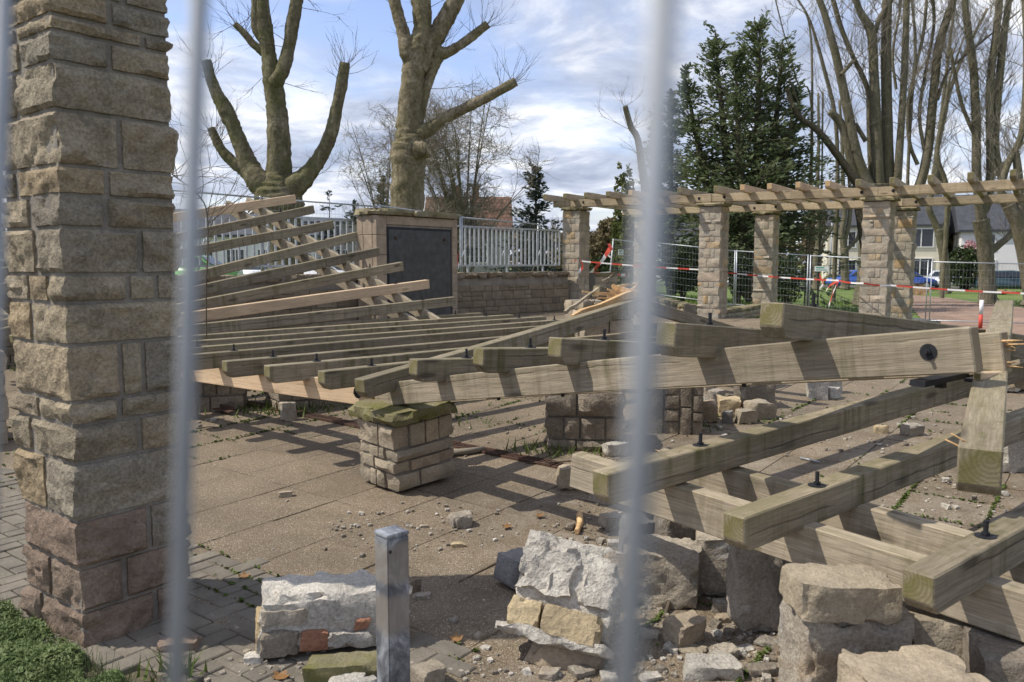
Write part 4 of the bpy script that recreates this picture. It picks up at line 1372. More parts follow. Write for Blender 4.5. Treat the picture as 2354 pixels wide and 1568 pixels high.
# ---- bare round-headed trees
def bare_tree(name, label, base, H, spread, seed, levels=5, first=0.18, r0=None, group=None, bark=M_BARK, twm=M_TWIGL, lean=0.0, stems=1, kids=(3, 4)):
    rr = random.Random(seed)
    base = Vector(base)
    t = thing(name, label, 'tree', base, group)
    tr, cr = MB(), MB()
    r0 = r0 or H * .022
    def grow(p, d, L, r, lv):
        n = 4
        pts, rad = [p.copy()], [r]
        for i in range(n):
            d = (d + Vector((rr.gauss(0, .09), rr.gauss(0, .09), .05))).normalized()
            p = p + d * (L / n); pts.append(p.copy()); rad.append(r * (1 - .38 * (i + 1) / n))
        (tr if lv <= 1 else cr).tube(pts, rad, 7 if lv <= 1 else (4 if lv < 3 else 3), 0, False)
        if lv >= levels: return
        nk = rr.randint(*kids) if lv < levels - 1 else rr.randint(3, 5)
        for c in range(nk):
            f = rr.uniform(.35, 1) if c else 1.0
            k = min(int(f * n), n - 1); q = pts[k].lerp(pts[k + 1], f * n - k)
            a = rr.uniform(0, 2 * pi)
            perp = d.orthogonal().normalized(); perp = Matrix.Rotation(a, 3, d) @ perp
            nd = (d + perp * rr.uniform(.28, .75) * spread + Vector((0, 0, .06))).normalized()
            grow(q, nd, L * rr.uniform(.58, .84), r * rr.uniform(.45, .62), lv + 1)
    for s in range(stems):
        a = 2 * pi * s / stems + rr.uniform(-.3, .3)
        d = Vector((cos(a) * .62 * (stems > 1) + lean, sin(a) * .62 * (stems > 1), 1)).normalized()
        grow(base + Vector((cos(a), sin(a), 0)) * (.12 * (stems > 1)), d, H * (first if stems == 1 else .3) * rr.uniform(.9, 1.1), r0 * (1 if stems == 1 else .6), 0 if stems == 1 else 1)
    tr.build('trunk', bark, t); cr.build('crown', twm, t)
    return t
def dome_tree(label, base, c, rad, seed, n1=11, r0=.11, dens=1.0, group=None):
    """bare tree whose many stems fan out into a rounded, finely twigged crown"""
    rr = random.Random(seed)
    base, c = Vector(base), Vector(c)
    t = thing('bare_tree', label, 'tree', base, group)
    tr, cr, tw = MB(), MB(), MB()
    def shell(f0=.8):
        while True:
            v = Vector((rr.gauss(0, 1), rr.gauss(0, 1), rr.gauss(.25, 1))).normalized()
            if v.z > -.45: break
        f = rr.uniform(f0, 1.03) * (1 + .1 * noise.noise(v * 3 + Vector((seed, 0, 0))))
        return c + Vector((v.x * rad[0], v.y * rad[1], v.z * rad[2])) * f
    def bez(p, d, q, n):
        m = p + d * (q - p).length * .5
        return [p * (1 - s) ** 2 + m * 2 * s * (1 - s) + q * s * s for s in [i / n for i in range(n + 1)]]
    def near(p, R):
        for _ in range(12):
            q = shell(.55)
            if (q - p).length < R: return q
        d = Vector((rr.gauss(0, 1), rr.gauss(0, 1), rr.gauss(.5, .6))).normalized()
        return p + d * R * .6
    S = max(rad)
    for k in range(n1):
        q = shell(.75)
        P = bez(base + Vector((rr.gauss(0, .12), rr.gauss(0, .12), 0)), Vector(((q - base).x * .05, (q - base).y * .05, 1)).normalized(), q, 9)
        R = [r0 * rr.uniform(.7, 1.1) * (1 - .88 * i / 9) for i in range(10)]
        tr.tube(P, R, 6, 0, False)
        for b_ in range(int(11 * dens)):
            i = rr.randint(2, 8); p = P[i]; d = (P[i + 1] - P[i]).normalized()
            q2 = near(p, S * .75)
            P2 = bez(p, d, q2, 5); r2 = R[i] * .5
            cr.tube(P2, [r2 * (1 - .8 * j / 5) for j in range(6)], 4, 0, False)
            for e in range(int(8 * dens)):
                j = rr.randint(1, 4); p3 = P2[j].lerp(P2[j + 1], rr.random()); d3 = (P2[j + 1] - P2[j]).normalized()
                q3 = near(p3, S * .33)
                P3 = bez(p3, d3, q3, 3)
                tw.tube(P3, [.013, .011, .009, .006], 3, 0, False)
                for g in range(4):
                    p4 = P3[1].lerp(P3[3], rr.random())
                    d4 = ((P3[3] - P3[1]).normalized() + Vector((rr.gauss(0, .6), rr.gauss(0, .6), rr.gauss(.25, .5)))).normalized()
                    L = rr.uniform(.25, .7)
                    tw.tube([p4, p4 + d4 * L * .5, p4 + d4 * L + Vector((0, 0, .05))], [.009, .007, .005], 3, 0, False)
    tr.build('trunk', M_BARK, t); cr.build('branches', M_TWIGL, t); tw.build('twigs', M_TWIGL, t, None, 'stuff')
    return t
def ub(u, Y, z=0.2):
    p = at(u, 605, Y); return (p.x, p.y, z)
BG = 'bare trees behind the railing'
a_ = at(1092, 345, 46)
dome_tree('wide bare many-stemmed round tree in front of the tiled roof house', ub(1070, 46), a_, (4.6, 4.2, 4.1), 5, 15, .11, 1.35, BG)
a_ = at(872, 370, 50)
dome_tree('bare round fine-twigged tree standing left of the thick plane trunk', ub(885, 50), a_, (2.9, 2.8, 4.2), 6, 9, .09, 1.05, BG)
bare_tree('bare_tree', 'low pale bare shrub tree left of the small dark spruce', ub(820, 44), 5.0, 1.0, 7, 5, .2, group=BG)
bare_tree('bare_tree', 'small bare tree beside the red tiled roof at its right end', ub(1245, 60), 8.2, .9, 8, 5, .2, group=BG)

# ---- conifers
def needle_branch(mb, p, d, L, rr, size, droop, dens, width=.33):
    """a spray of needle-clad shoots along a branch"""
    n = max(3, int(L / .35))
    side = d.cross(Vector((0, 0, 1)))
    if side.length < .05: side = Vector((1, 0, 0))
    side.normalize()
    pts = [p]
    for i in range(n):
        d = (d + Vector((rr.gauss(0, .06), rr.gauss(0, .06), -droop / n + rr.gauss(0, .04)))).normalized()
        pts.append(pts[-1] + d * (L / n))
    for i in range(1, n + 1):
        f = i / n
        wdt = L * width * (1 - f * .7) + .07
        for s in range(dens):
            o = rr.uniform(-1, 1)
            c = pts[i] + side * (o * wdt) + Vector((0, 0, rr.gauss(-.03, .075) - abs(o) * .10 * L * .3)) - d * rr.uniform(0, L / n)
            dir2 = (d * .8 + side * o * .9 + Vector((rr.gauss(0, .25), rr.gauss(0, .25), rr.gauss(-.05, .22)))).normalized()
            w = dir2.orthogonal().normalized(); w = Matrix.Rotation(rr.uniform(0, 2 * pi), 3, dir2) @ w
            l = size * rr.uniform(.6, 1.3); hw = l * .2
            mb.add([c - dir2 * l * .5, c + w * hw, c + dir2 * l * .6, c - w * hw], [(0, 1, 2, 3)])
    return pts

def conifer(name, label, base, leaders, zlow, m, seed, size=.34, dens=4, R=3.0, droop=.25, trunk_r=.3, step=.42, group=None, per=6, taper=.8):
    """leaders: (x, y, ztop, radius, zlow)"""
    rr = random.Random(seed)
    t = thing(name, label, 'tree', base, group)
    tm, cm, bm_ = MB(), MB(), MB()
    base = Vector(base)
    for (lx, ly, zt, rad, zl) in leaders:
        top = Vector((lx, ly, zt))
        b0 = base if zl < base.z + 3 else Vector((base.x + (lx - base.x) * .4, base.y + (ly - base.y) * .4, zl - .8))
        k = 7
        pts = [b0.lerp(Vector((lx, ly, b0.z)), (i / k) ** .6) + Vector((0, 0, (zt - b0.z) * i / k)) for i in range(k + 1)]
        tm.tube(pts, [trunk_r * (1 - .93 * i / k) * (1 if zl < base.z + 3 else .5) for i in range(k + 1)], 7, 0, False)
        z = zl
        while z < zt - .15:
            f = (z - zl) / (zt - zl)
            rl = rad * (1 - f) ** taper + .18
            ax = pts[0].lerp(top, min(1, max(0, (z - b0.z) / (zt - b0.z))))
            i = min(k - 1, max(0, int((z - b0.z) / (zt - b0.z) * k)))
            ax = pts[i].lerp(pts[i + 1], max(0, min(1, (z - b0.z) / (zt - b0.z) * k - i)))
            for q in range(per):
                if rr.random() < .12: continue
                a = rr.uniform(0, 2 * pi)
                L = rl * rr.uniform(.4, 1.2)
                d = Vector((cos(a), sin(a), .22 + .75 * f * f + rr.gauss(0, .2))).normalized()
                pp = needle_branch(cm, ax + Vector((0, 0, rr.uniform(-.45, .45))), d, L, rr, size, droop + rr.gauss(0, .12), dens)
                if rl > .9: bm_.tube(pp, [.035 * (1 - .8 * j / (len(pp) - 1)) * trunk_r / .3 for j in range(len(pp))], 3, 0, False)
            z += step * (.6 + .8 * rr.random())
    tm.build('trunk', M_BARKD, t); cm.build('crown', m, t)
    if bm_.v: bm_.build('branches', M_BARKD, t)
    return t
def lead(u, v, Y, dY, rad, zl):
    p = at(u, v, Y + dY); return (p.x, p.y, p.z, rad, zl)
def big_conifer():
    Y = 34.0
    b = at(1735, 605, Y); base = (b.x, b.y, .1)
    conifer('yew_tree', 'broad dark green conifer with several tops behind the far pergola', base,
            [lead(1748, 40, Y, 0, 4.3, .9), lead(1644, 70, Y, .8, 3.4, 2.6), lead(1690, 120, Y, -1.0, 3.2, 2.6), lead(1800, 90, Y, 1.2, 3.2, 2.0),
             lead(1574, 168, Y, .5, 3.0, 1.2), lead(1830, 200, Y, -.4, 2.8, 1.8)], 1.0, M_NEEDLE, 51, .21, 10, trunk_r=.34, step=.38, per=6, droop=.16, taper=.72)
big_conifer()
p = at(1545, 605, 37)
conifer('yew_tree', 'smaller dark conifer partly hidden behind the thick blurred fence bar', (p.x, p.y, .1), [lead(1545, 222, 37, 0, 1.9, 1.0), lead(1510, 262, 37, .6, 1.7, 1.2)], 1, M_NEEDLE, 52, .25, 8, trunk_r=.2, taper=.6, per=7)
p = at(1232, 605, 48)
conifer('spruce_tree', 'blue grey spruce left of the first standing pillar', (p.x, p.y, .2), [lead(1232, 388, 48, 0, 2.6, .8)], 1, M_SPRUCE, 53, .26, 9, trunk_r=.2, per=8, taper=.75)
p = at(880, 605, 60)
conifer('spruce_tree', 'small dark pointed spruce beside the thick plane trunk', (p.x, p.y, .2), [lead(880, 414, 60, 0, 1.5, 1.2)], 1, M_SPRUCE, 54, .36, 5, trunk_r=.16, step=.45, per=7)
p = at(757, 605, 62)
conifer('spruce_tree', 'sparse little spruce above the upper railing', (p.x, p.y, .2), [lead(757, 445, 62, 0, 2.0, 1.2)], 1, M_SPRUCE, 55, .36, 2, trunk_r=.14, step=.8, per=5)
p = at(812, 605, 58)
conifer('spruce_tree', 'loose spruce just left of the monument cap', (p.x, p.y, .2), [lead(812, 468, 58, 0, 2.1, .8)], 1, M_SPRUCE, 56, .36, 3, trunk_r=.14, step=.7, per=5)

# ---- leafy shrubs
def leaf_cloud(name, label, base, radii, n, size, m, seed, cat='shrub', group=None, stems=True, gap=.18):
    rr = random.Random(seed)
    base = Vector(base)
    t = thing(name, label, cat, base, group)
    s = Vector((rr.uniform(0, 50), rr.uniform(0, 50), 0))
    mb = MB()
    c = base + Vector((0, 0, radii[2]))
    k = 0
    while k < n:
        v = Vector((rr.gauss(0, 1), rr.gauss(0, 1), rr.gauss(0, 1))).normalized() * (rr.random() ** .28)
        q = Vector((v.x * radii[0], v.y * radii[1], v.z * radii[2]))
        e = noise.noise(Vector((v.x, v.y, v.z)) * 2.2 + s) * .32
        if v.length > .82 + e: continue
        if noise.noise(q * (1.9 / max(.6, radii[0] * .5)) + s) < -gap: continue
        p = c + q
        if p.z < base.z + .02: continue
        d = Vector((rr.gauss(0, 1), rr.gauss(0, 1), rr.gauss(.4, .8))).normalized()
        w = d.orthogonal().normalized(); w = Matrix.Rotation(rr.uniform(0, 6.28), 3, d) @ w; h = d.cross(w)
        l = size * rr.uniform(.6, 1.3)
        mb.add([p - w * l * .5, p + h * l * .26, p + w * l * .5, p - h * l * .26], [(0, 1, 2, 3)])
        k += 1
    mb.build('crown' if cat == 'tree' else 'foliage', m, t)
    if stems:
        sb = MB()
        for _ in range(5):
            a = rr.uniform(0, 6.28)
            sb.tube([base + Vector((.05 * cos(a), .05 * sin(a), 0)), base + Vector((radii[0] * .3 * cos(a), radii[1] * .3 * sin(a), radii[2])), base + Vector((radii[0] * .55 * cos(a), radii[1] * .55 * sin(a), radii[2] * 1.55))], [.05 * radii[2] / 1.5, .03, .01], 5, 0, False)
        sb.build('stem', M_BARKD, t)
    return t
def shrub(u, vtop, vbase, Y, wpx, n, size, m, seed, label, name='shrub', cat='shrub', zb=None, group=None, gap=.18):
    p = at(u, 605, Y); zb = lawnz(p.x, p.y) - .05 if zb is None else zb
    zt = at(u, vtop, Y).z
    r = wpx * Y / F / 2
    return leaf_cloud(name, label, (p.x, p.y, zb), (r, r, (zt - zb) / 2), n, size, m, seed, cat, group, True, gap)
shrub(1570, 548, 690, 29.6, 110, 9000, .11, M_HOLLY, 61, 'glossy dark holly bush behind the fence, left of the front pillar', 'holly_bush')
shrub(1700, 560, 690, 31.0, 60, 3000, .10, M_HOLLY, 62, 'dark holly bush in the gap between the front pillar and the shadowed pillar', 'holly_bush')
shrub(1808, 575, 680, 30.5, 90, 4000, .11, M_HOLLY, 63, 'dark drooping bush right of the shadowed back pillar', 'holly_bush')
shrub(1435, 352, 600, 32, 70, 2200, .18, M_SHRUB, 64, 'tall thin leafy rhododendron left of the thick blurred bar', 'rhododendron', gap=.0)
shrub(1445, 470, 640, 30, 60, 2600, .16, M_SHRUB, 65, 'leafy shrub under the left end of the pergola deck', 'rhododendron', gap=.05)
shrub(1395, 490, 650, 60, 110, 6000, .3, M_BROWNW, 66, 'pale budding willow bush seen right of the railing pillar', 'budding_shrub')
shrub(1392, 585, 650, 50, 90, 4000, .2, M_HOLLY, 67, 'dark evergreen hedge behind the leaning fence panel', 'hedge')
shrub(2225, 560, 660, 58, 120, 7000, .2, M_HOLLY, 68, 'round dark evergreen bush between two trunks at the right', 'evergreen_bush')
shrub(2205, 500, 650, 78, 130, 6000, .4, M_BROWNW, 69, 'brown budding thicket beside the cream house', 'budding_shrub')
shrub(2225, 545, 640, 70, 46, 1500, .26, M_PINK, 70, 'pink blossoming bush left of the white house', 'blossom_bush')
shrub(1920, 628, 660, 66, 60, 1800, .16, M_SHRUB, 71, 'low green bush under the cream house wall', 'garden_bush')
shrub(2310, 455, 600, 90, 180, 5000, .5, M_BROWNW, 72, 'pale brown budding tree behind the white house', 'budding_tree', 'tree')
shrub(2130, 430, 600, 100, 160, 4500, .55, M_BROWNW, 73, 'yellowish budding tree far behind the cream house roof', 'budding_tree', 'tree')
shrub(610, 440, 560, 66, 90, 2600, .3, M_BROWNW, 74, 'yellowish twiggy shrub behind the sloping rafters', 'budding_shrub', zb=.2, gap=-.05)
shrub(1870, 415, 560, 75, 60, 1500, .4, M_BROWNW, 75, 'small yellowish budding tree left of the thick grey stems', 'budding_tree', 'tree')
# far belt of woods closing the horizon
def woods():
    rr = random.Random(9); mb = MB()
    for k in range(26000):
        x = rr.uniform(-140, 190); y = 120 + rr.uniform(0, 25) + .0 * x
        hmax = 7.5 + 3.5 * noise.noise(Vector((x * .06, 0, 4))) + 2 * noise.noise(Vector((x * .3, 0, 8)))
        z = rr.random() ** .8 * hmax
        d = Vector((rr.gauss(0, 1), rr.gauss(0, 1), rr.gauss(0, 1))).normalized(); w = d.orthogonal().normalized(); h = d.cross(w)
        l = rr.uniform(.35, .9)
        mb.add([Vector((x, y, z)) - w * l, Vector((x, y, z)) + h * l * .5, Vector((x, y, z)) + w * l, Vector((x, y, z)) - h * l * .5], [(0, 1, 2, 3)])
    mb.build('distant_woods', M_BROWNW, None, None, 'stuff')
woods()

# ---- right-hand trees with many upright stems
def multi_stem(label, Y, trunkpx, stems, seed, dens=5, bark=M_BARK, zb=-.35, cutstubs=()):
    rr = random.Random(seed)
    P, R = limb(trunkpx, Y)
    P = [Vector((P[0].x, P[0].y, zb))] + P; R = [R[0] * 1.35] + R
    t = thing('bare_tree', label, 'tree', (P[0].x, P[0].y, zb), 'bare regrown trees at the right')
    mb = MB(); limb_mesh(mb, P, R, 14, .07); mb.build('trunk', bark, t)
    tw = MB()
    for s in stems:
        p, r = limb(s, Y)
        mb = MB(); p2, r2 = limb_mesh(mb, p, r, 9, .05); mb.build('stem', bark, t)
        L = sum((a - b_).length for a, b_ in zip(p2, p2[1:]))
        for _ in range(int(dens * L * .5)):
            i = rr.randrange(len(p2) // 4, len(p2)); a = rr.uniform(0, 6.28)
            d = Vector((cos(a), sin(a), rr.uniform(.3, 1.3))).normalized()
            twig(tw, p2[i], d, rr.uniform(.8, 2.6), min(.022, r2[i] * .4), rr, 2, .42, .22, 4, 3)
    tw.build('twigs', M_TWIGL, t, None, 'stuff')
    return t
def S(lst): return [(1386 + .4112 * x, .4112 * y, max(3, w * .4112)) + tuple(d) for (x, y, w, *d) in lst]
multi_stem('big cluster of grey upright stems rising behind the widest pillar', 38, [(2006, 640, 66), (2010, 520, 62), (2012, 470, 70), (2014, 425, 78)],
    [S([(1500, 1060, 58), (1430, 880, 45), (1370, 620, 52), (1330, 430, 46), (1290, 260, 42), (1240, 80, 36), (1205, -20, 34), (1180, -120, 30)]),
     S([(1480, 1080, 60, .3), (1400, 930, 55, .3), (1365, 780, 50, .3), (1330, 690, 45, .3), (1270, 622, 42, .3)]),
     S([(1545, 1080, 60), (1530, 700, 52), (1515, 400, 50), (1500, 180, 50), (1435, 60, 36), (1400, -60, 30)]),
     S([(1600, 1080, 62, .2), (1590, 700, 58, .2), (1583, 300, 55, .2), (1590, 0, 50, .2), (1592, -120, 46, .2)]),
     S([(1640, 1090, 50, -.2), (1668, 700, 38, -.2), (1690, 300, 36, -.2), (1700, -60, 32, -.2)]),
     S([(1505, 1060, 40, .6), (1490, 700, 30, .6), (1480, 500, 28, .6), (1400, 320, 24, .6), (1330, 150, 26, .6), (1280, -30, 26, .6)]),
     S([(1520, 180, 30, .1), (1560, 80, 26, .1), (1640, -40, 22, .1)]),
     S([(1330, 420, 24, -.2), (1400, 340, 20, -.2), (1480, 480, 0 + 20, -.2)][:2]),
     S([(1470, 790, 26, .2), (1410, 690, 24, .2)])], 81, 6)
multi_stem('dark curving trunk leaning left in front of the conifer', 33, [(1996, 640, 22), (1987, 560, 20), (1975, 480, 20), (1968, 425, 20)],
    [S([(1430, 1040, 46), (1300, 850, 42), (1190, 720, 34), (1105, 660, 30), (1055, 570, 26), (1030, 495, 24)]),
     S([(1110, 670, 14), (1085, 560, 12), (1040, 440, 10)])], 82, 1, M_BARKD)
multi_stem('forked grey tree right of the widest pillar with stems spreading like a goblet', 41, [(2060, 640, 30), (2062, 540, 30), (2068, 430, 36)],
    [S([(1690, 1110, 52), (1760, 1060, 55), (1815, 850, 50), (1850, 500, 46), (1880, 250, 46), (1960, 0, 38), (2000, -120, 34)]),
     S([(1700, 1110, 18), (1715, 750, 17), (1740, 420, 18), (1790, 200, 17), (1815, -60, 15)]),
     S([(1760, 920, 22), (1715, 800, 20), (1705, 600, 18), (1740, 400, 17), (1745, 200, 15), (1720, -60, 13)]),
     S([(1800, 850, 20), (1770, 650, 18), (1800, 420, 16), (1850, 150, 16), (1840, -60, 20)]),
     S([(1640, 500, 16), (1620, 300, 14), (1660, 60, 12), (1670, -60, 10)]),
     S([(1870, 560, 20), (1930, 400, 14), (2100, 250, 10), (2330, 60, 8)])], 83, 8)
multi_stem('slim grey trunk forking low, in front of the cream house', 62, [(1943, 655, 19), (1942, 600, 18), (1941, 570, 19)],
    [[(1940, 575, 15), (1936, 530, 12), (1942, 490, 11), (1938, 430, 10), (1936, 330, 8), (1930, 230, 5)],
     [(1946, 575, 10), (1960, 560, 8), (1972, 545, 8), (1985, 480, 6), (1990, 380, 4)],
     [(1941, 560, 10), (1952, 510, 10), (1955, 460, 9), (1950, 380, 7)]], 84, 4)
multi_stem('grey trunk leaning right under the conifer, left of the cream house', 60, [(1877, 650, 17), (1876, 600, 15), (1880, 570, 15)],
    [[(1878, 580, 13), (1886, 560, 12), (1902, 542, 9), (1914, 520, 8)], [(1880, 575, 12), (1881, 520, 10), (1879, 440, 9), (1882, 330, 7), (1881, 214, 5)]], 85, 3)
multi_stem('mossy forked trunk between the cream house and the dark bush', 54, [(2172, 668, 24), (2171, 600, 20), (2163, 550, 20), (2160, 527, 24)],
    [[(2160, 535, 18), (2146, 505, 14), (2135, 470, 14), (2150, 410, 13), (2153, 350, 10), (2170, 260, 10), (2205, 150, 8), (2270, 20, 6)],
     [(2164, 530, 14), (2178, 505, 11), (2176, 470, 10), (2172, 440, 10), (2160, 400, 10), (2155, 350, 9), (2175, 250, 9), (2180, 195, 8)],
     [(2176, 470, 9), (2245, 460, 8), (2300, 385, 7), (2400, 280, 5)],
     [(2135, 470, 9), (2160, 300, 8), (2182, 110, 7), (2200, -30, 5)]], 86, 6)
multi_stem('thickest grey trunk at the right edge with a low fork', 40, [(2270, 690, 40), (2268, 620, 33), (2262, 550, 34), (2255, 505, 36)],
    [[(2258, 515, 26), (2252, 470, 21), (2245, 400, 20), (2244, 280, 19), (2237, 150, 17), (2224, 60, 15), (2214, -40, 13)],
     [(2275, 580, 18), (2300, 560, 16), (2322, 540, 14), (2345, 500, 14), (2380, 430, 12)],
     [(2252, 500, 16), (2275, 440, 18), (2276, 200, 17), (2290, 80, 16), (2302, -40, 14)],
     [(2310, 430, 17), (2288, 340, 17), (2296, 200, 17), (2308, 80, 15), (2326, -40, 12)],
     [(2240, 310, 9), (2208, 230, 8), (2184, 110, 7)]], 87, 9)
multi_stem('leaning grey trunk cut off by the right edge of the picture', 36, [(2375, 690, 40), (2360, 600, 34), (2340, 520, 30), (2318, 470, 28)],
    [[(2320, 478, 24), (2300, 440, 18), (2316, 380, 14), (2350, 300, 14), (2360, 120, 14), (2352, -40, 12)],
     [(2352, 560, 24), (2345, 480, 22), (2340, 395, 18), (2333, 338, 14)]], 88, 7)
# thin bare poles and stems between
def poles():
    for k, (pts, lab) in enumerate([
        (S([(1165, 1100, 15), (1170, 400, 13), (1155, 150, 11), (1128, 60, 9)]), 'thin straight bare trunk right of the conifer'),
        (S([(1222, 1100, 11), (1230, 520, 9)]), 'thin dead pole trunk beside the conifer, cut off short'),
        (S([(1310, 1100, 26), (1308, 780, 22), (1290, 600, 24), (1240, 400, 22), (1200, 250, 18), (1150, 100, 14), (1085, -10, 10), (1040, -80, 8)]), 'slender bare trunk bending left at its top beside the grey stems'),
        (S([(1165, 610, 10), (1090, 470, 9), (1040, 270, 8), (1010, 180, 7), (960, -20, 5)]), 'whip-thin sapling crossing in front of the conifer top'),
        (S([(1925, 1090, 26), (1870, 860, 22), (1920, 560, 20), (1940, 440, 12), (2020, 200, 8)]), 'thin crooked bare tree between the goblet tree and the right-hand trunks'),
        ([(1490, 640, 26), (1488, 480, 22), (1476, 380, 18), (1466, 320, 15), (1450, 290, 14), (1437, 244, 12)], 'dead dark snag with a broken top beside the blurred bar')]):
        Yp = [34, 34, 40, 36, 44, 31][k]
        p, r = limb(pts, Yp); p = [Vector((p[0].x, p[0].y, -.3))] + p; r = [r[0]] + r
        t = thing('bare_tree', lab, 'tree', p[0], 'bare regrown trees at the right')
        mb = MB(); p2, r2 = limb_mesh(mb, p, r, 8, .05); mb.build('trunk', M_BARKD if k == 5 else M_BARK, t)
        tw = MB(); rr = random.Random(200 + k)
        for _ in range(14 if k not in (1,) else 5):
            i = rr.randrange(len(p2) // 3, len(p2)); a = rr.uniform(0, 6.28)
            twig(tw, p2[i], Vector((cos(a), sin(a), rr.uniform(.2, 1))), rr.uniform(.5, 1.6), .014, rr, 2, .45, .15, 4, 3)
        tw.build('twigs', M_TWIGL, t, None, 'stuff')
poles()
for k, (u, Y, H) in enumerate(((2090, 85, 17), (2230, 95, 18), (2330, 80, 17), (1990, 95, 16))):
    bare_tree('bare_tree', ['fine-twigged bare tree far behind the goblet tree', 'hazy bare tree far behind the thickest right trunk', 'fine-twigged bare tree far behind the white house', 'distant bare tree behind the grey stem cluster'][k], ub(u, Y, -.3), H, .62, 90 + k, 6, .22, r0=.22, kids=(3, 3), group='distant bare trees at the right')

# ---- grass blades on the near lawn
def blades():
    rr = random.Random(12); mb = MB()
    k = 0
    while k < 26000:
        y = 17 + 26 * rr.random() ** 1.5; x = rr.uniform(.1 * y, .68 * y)
        if (Vector((x, y, 0)) - P1).dot(ROWN) < .55: continue
        if noise.noise(Vector((x * .5, y * .5, 2))) < -.25: continue
        zz = EYE - lawnz(x, y); cz = y * cos(TILT) + zz * sin(TILT)
        uu = 1177 + F * x / cz; vv = 784 - F * (y * sin(TILT) - zz * cos(TILT)) / cz
        if uu > 2075 and 674 + .11 * max(0, uu - 2085) < vv < 742 + .25 * (uu - 2125): continue
        z = lawnz(x, y) - .03 + .05 * noise.noise(Vector((x * .3, y * .3, 0)))
        a = rr.uniform(0, 6.28); h = rr.uniform(.06, .17); w = .012 + .012 * rr.random()
        b_ = Vector((x, y, z)); t = b_ + Vector((rr.gauss(0, .05), rr.gauss(0, .05), h)); s = Vector((cos(a), sin(a), 0)) * w
        mb.add([b_ - s, b_ + s, t], [(0, 1, 2)]); k += 1
    mb.build('grass', M_GBLADE, None, None, 'stuff')
blades()
# ------------------------------------------------------------------ the collapsed pergola
WOOD, FRESH, PALE = (M_WOOD, M_END), (M_WOODN, M_ENDN), (M_WOODL, M_END)
RW, RH, BW, BH = 0.10, 0.135, 0.08, 0.16
def L3(a, b_, t): return Vector(a).lerp(Vector(b_), t)
def tc(u, v, Y): return at(u, v, Y)

# ---- left section still hanging high at its left end
def deck_high():
    r = thing('collapsed_pergola_deck', 'tilted section of the collapsed pergola climbing to the left behind the near pillar', 'pergola', (-3.5, 12.0, 1.0), 'collapsed pergola sections')
    e = [(675, 448, 13.75), (717, 472, 13.5), (762, 507, 13.28), (817, 533, 13.05), (868, 569, 12.85), (922, 602, 12.6), (982, 643, 12.35), (1042, 682, 12.1)]
    far = [tc(*q) for q in e]
    # where each rafter passes behind the near pillar's edge
    lv = [489, 533, 574, 634, 667, 698, 722, 747]
    near = []
    for i, f in enumerate(far):
        Yl = 12.2 + (9.0 - 12.2) * i / 7
        p = tc(412, lv[i], Yl)
        d = (p - f); L = d.length
        near.append(f + d * (5.5 / L))
    for i in range(8):
        mats = FRESH if i in (0, 6) else WOOD
        o, M = beam(r, 'rafter', far[i], near[i], RW, RH, mats, 0.0, .05, bow=RND.uniform(-.015, .02), roll=RND.uniform(-.03, .03))
        if i in (0, 6): o['label'] = 'pale new rafter'
        x = (near[i] - far[i]).normalized()
        for t in (.62, 1.0)[:1]:
            bolt(o, far[i] + x * t + Vector((0, 0, .001)), (0, 0, 1), .035, .06)
    for t in (.62, 1.0, 4.6, 4.95):
        a = far[0] + (near[0] - far[0]).normalized() * t; b_ = far[7] + (near[7] - far[7]).normalized() * t
        m = far[3].lerp(far[4], .5) + (near[3] - far[3]).normalized() * t
        d = (b_ - a).normalized()
        sag = (m - (a + b_) / 2).z
        beam(r, 'beam', a - d * .35 - Vector((0, 0, RH - .035)), b_ + d * .75 - Vector((0, 0, RH - .035)), BW, BH, PALE, bow=sag)
    return near
deck_high()

# ---- low flat section in the middle left
FAR0, FAR1 = tc(1105, 719, 12.3), tc(1251, 727, 11.5)
NE = {13: (428, 815, 6.78), 14: (515, 830, 6.4), 15: (613, 840, 6.02), 16: (738, 853, 5.65)}
def deck_low():
    r = thing('collapsed_pergola_deck', 'low flat section of the collapsed pergola with many parallel rafters', 'pergola', (-1.5, 8.5, .7), 'collapsed pergola sections')
    st = (FAR1 - FAR0) / 2
    n13, n16 = tc(*NE[13]), tc(*NE[16])
    ns_ = (n16 - n13) / 3
    near, far = {}, {}
    for i in range(9, 17):
        far[i] = FAR0 + st * (i - 9)
        near[i] = tc(*NE[i]) if i in NE else n13 - ns_ * (13 - i)
    for i in range(9, 17):
        o, M = beam(r, 'rafter', near[i], far[i], RW, RH, WOOD, .05, .05, bow=RND.uniform(-.012, .012))
        x = (far[i] - near[i]).normalized()
        bolt(o, near[i] + x * .42, (0, 0, 1), .034, .055)
        if i < 13: bolt(o, far[i] - x * .5, (0, 0, 1), .034, .055)
    dn = (far[13] - near[13]).normalized()
    # front twin beams: the visible one is new wood
    for k, (t, m) in enumerate(((.38, FRESH), (.74, PALE))):
        b_ = tc(862, 881, 5.80) + dn * (t - .38); d = (near[9] - near[16]); d.z = 0; d.normalize()
        top = (near[13] + dn * t).z - RH + .035
        a = b_ + d * 5.3; a.z = top - .08
        o, M = beam(r, 'beam', b_, a, BW, .17, m, nseg=10)
        if k == 0:
            o['label'] = 'pale new edge beam'
            nn = Vector((d.y, -d.x, 0)); nn = nn if nn.y < 0 else -nn
            bolt(o, tc(823, 902, 5.77) + nn * .0, nn, .045, .02)
    for t in (.45, .85):
        d = (far[9] - far[16]).normalized()
        a = far[16] - dn * t; b_ = far[9] - dn * t
        beam(r, 'beam', a - d * .9 - Vector((0, 0, RH - .035)), b_ + d * .5 - Vector((0, 0, RH - .035)), BW, BH, PALE)
    return near, far
NEAR2, FAR2 = deck_low()

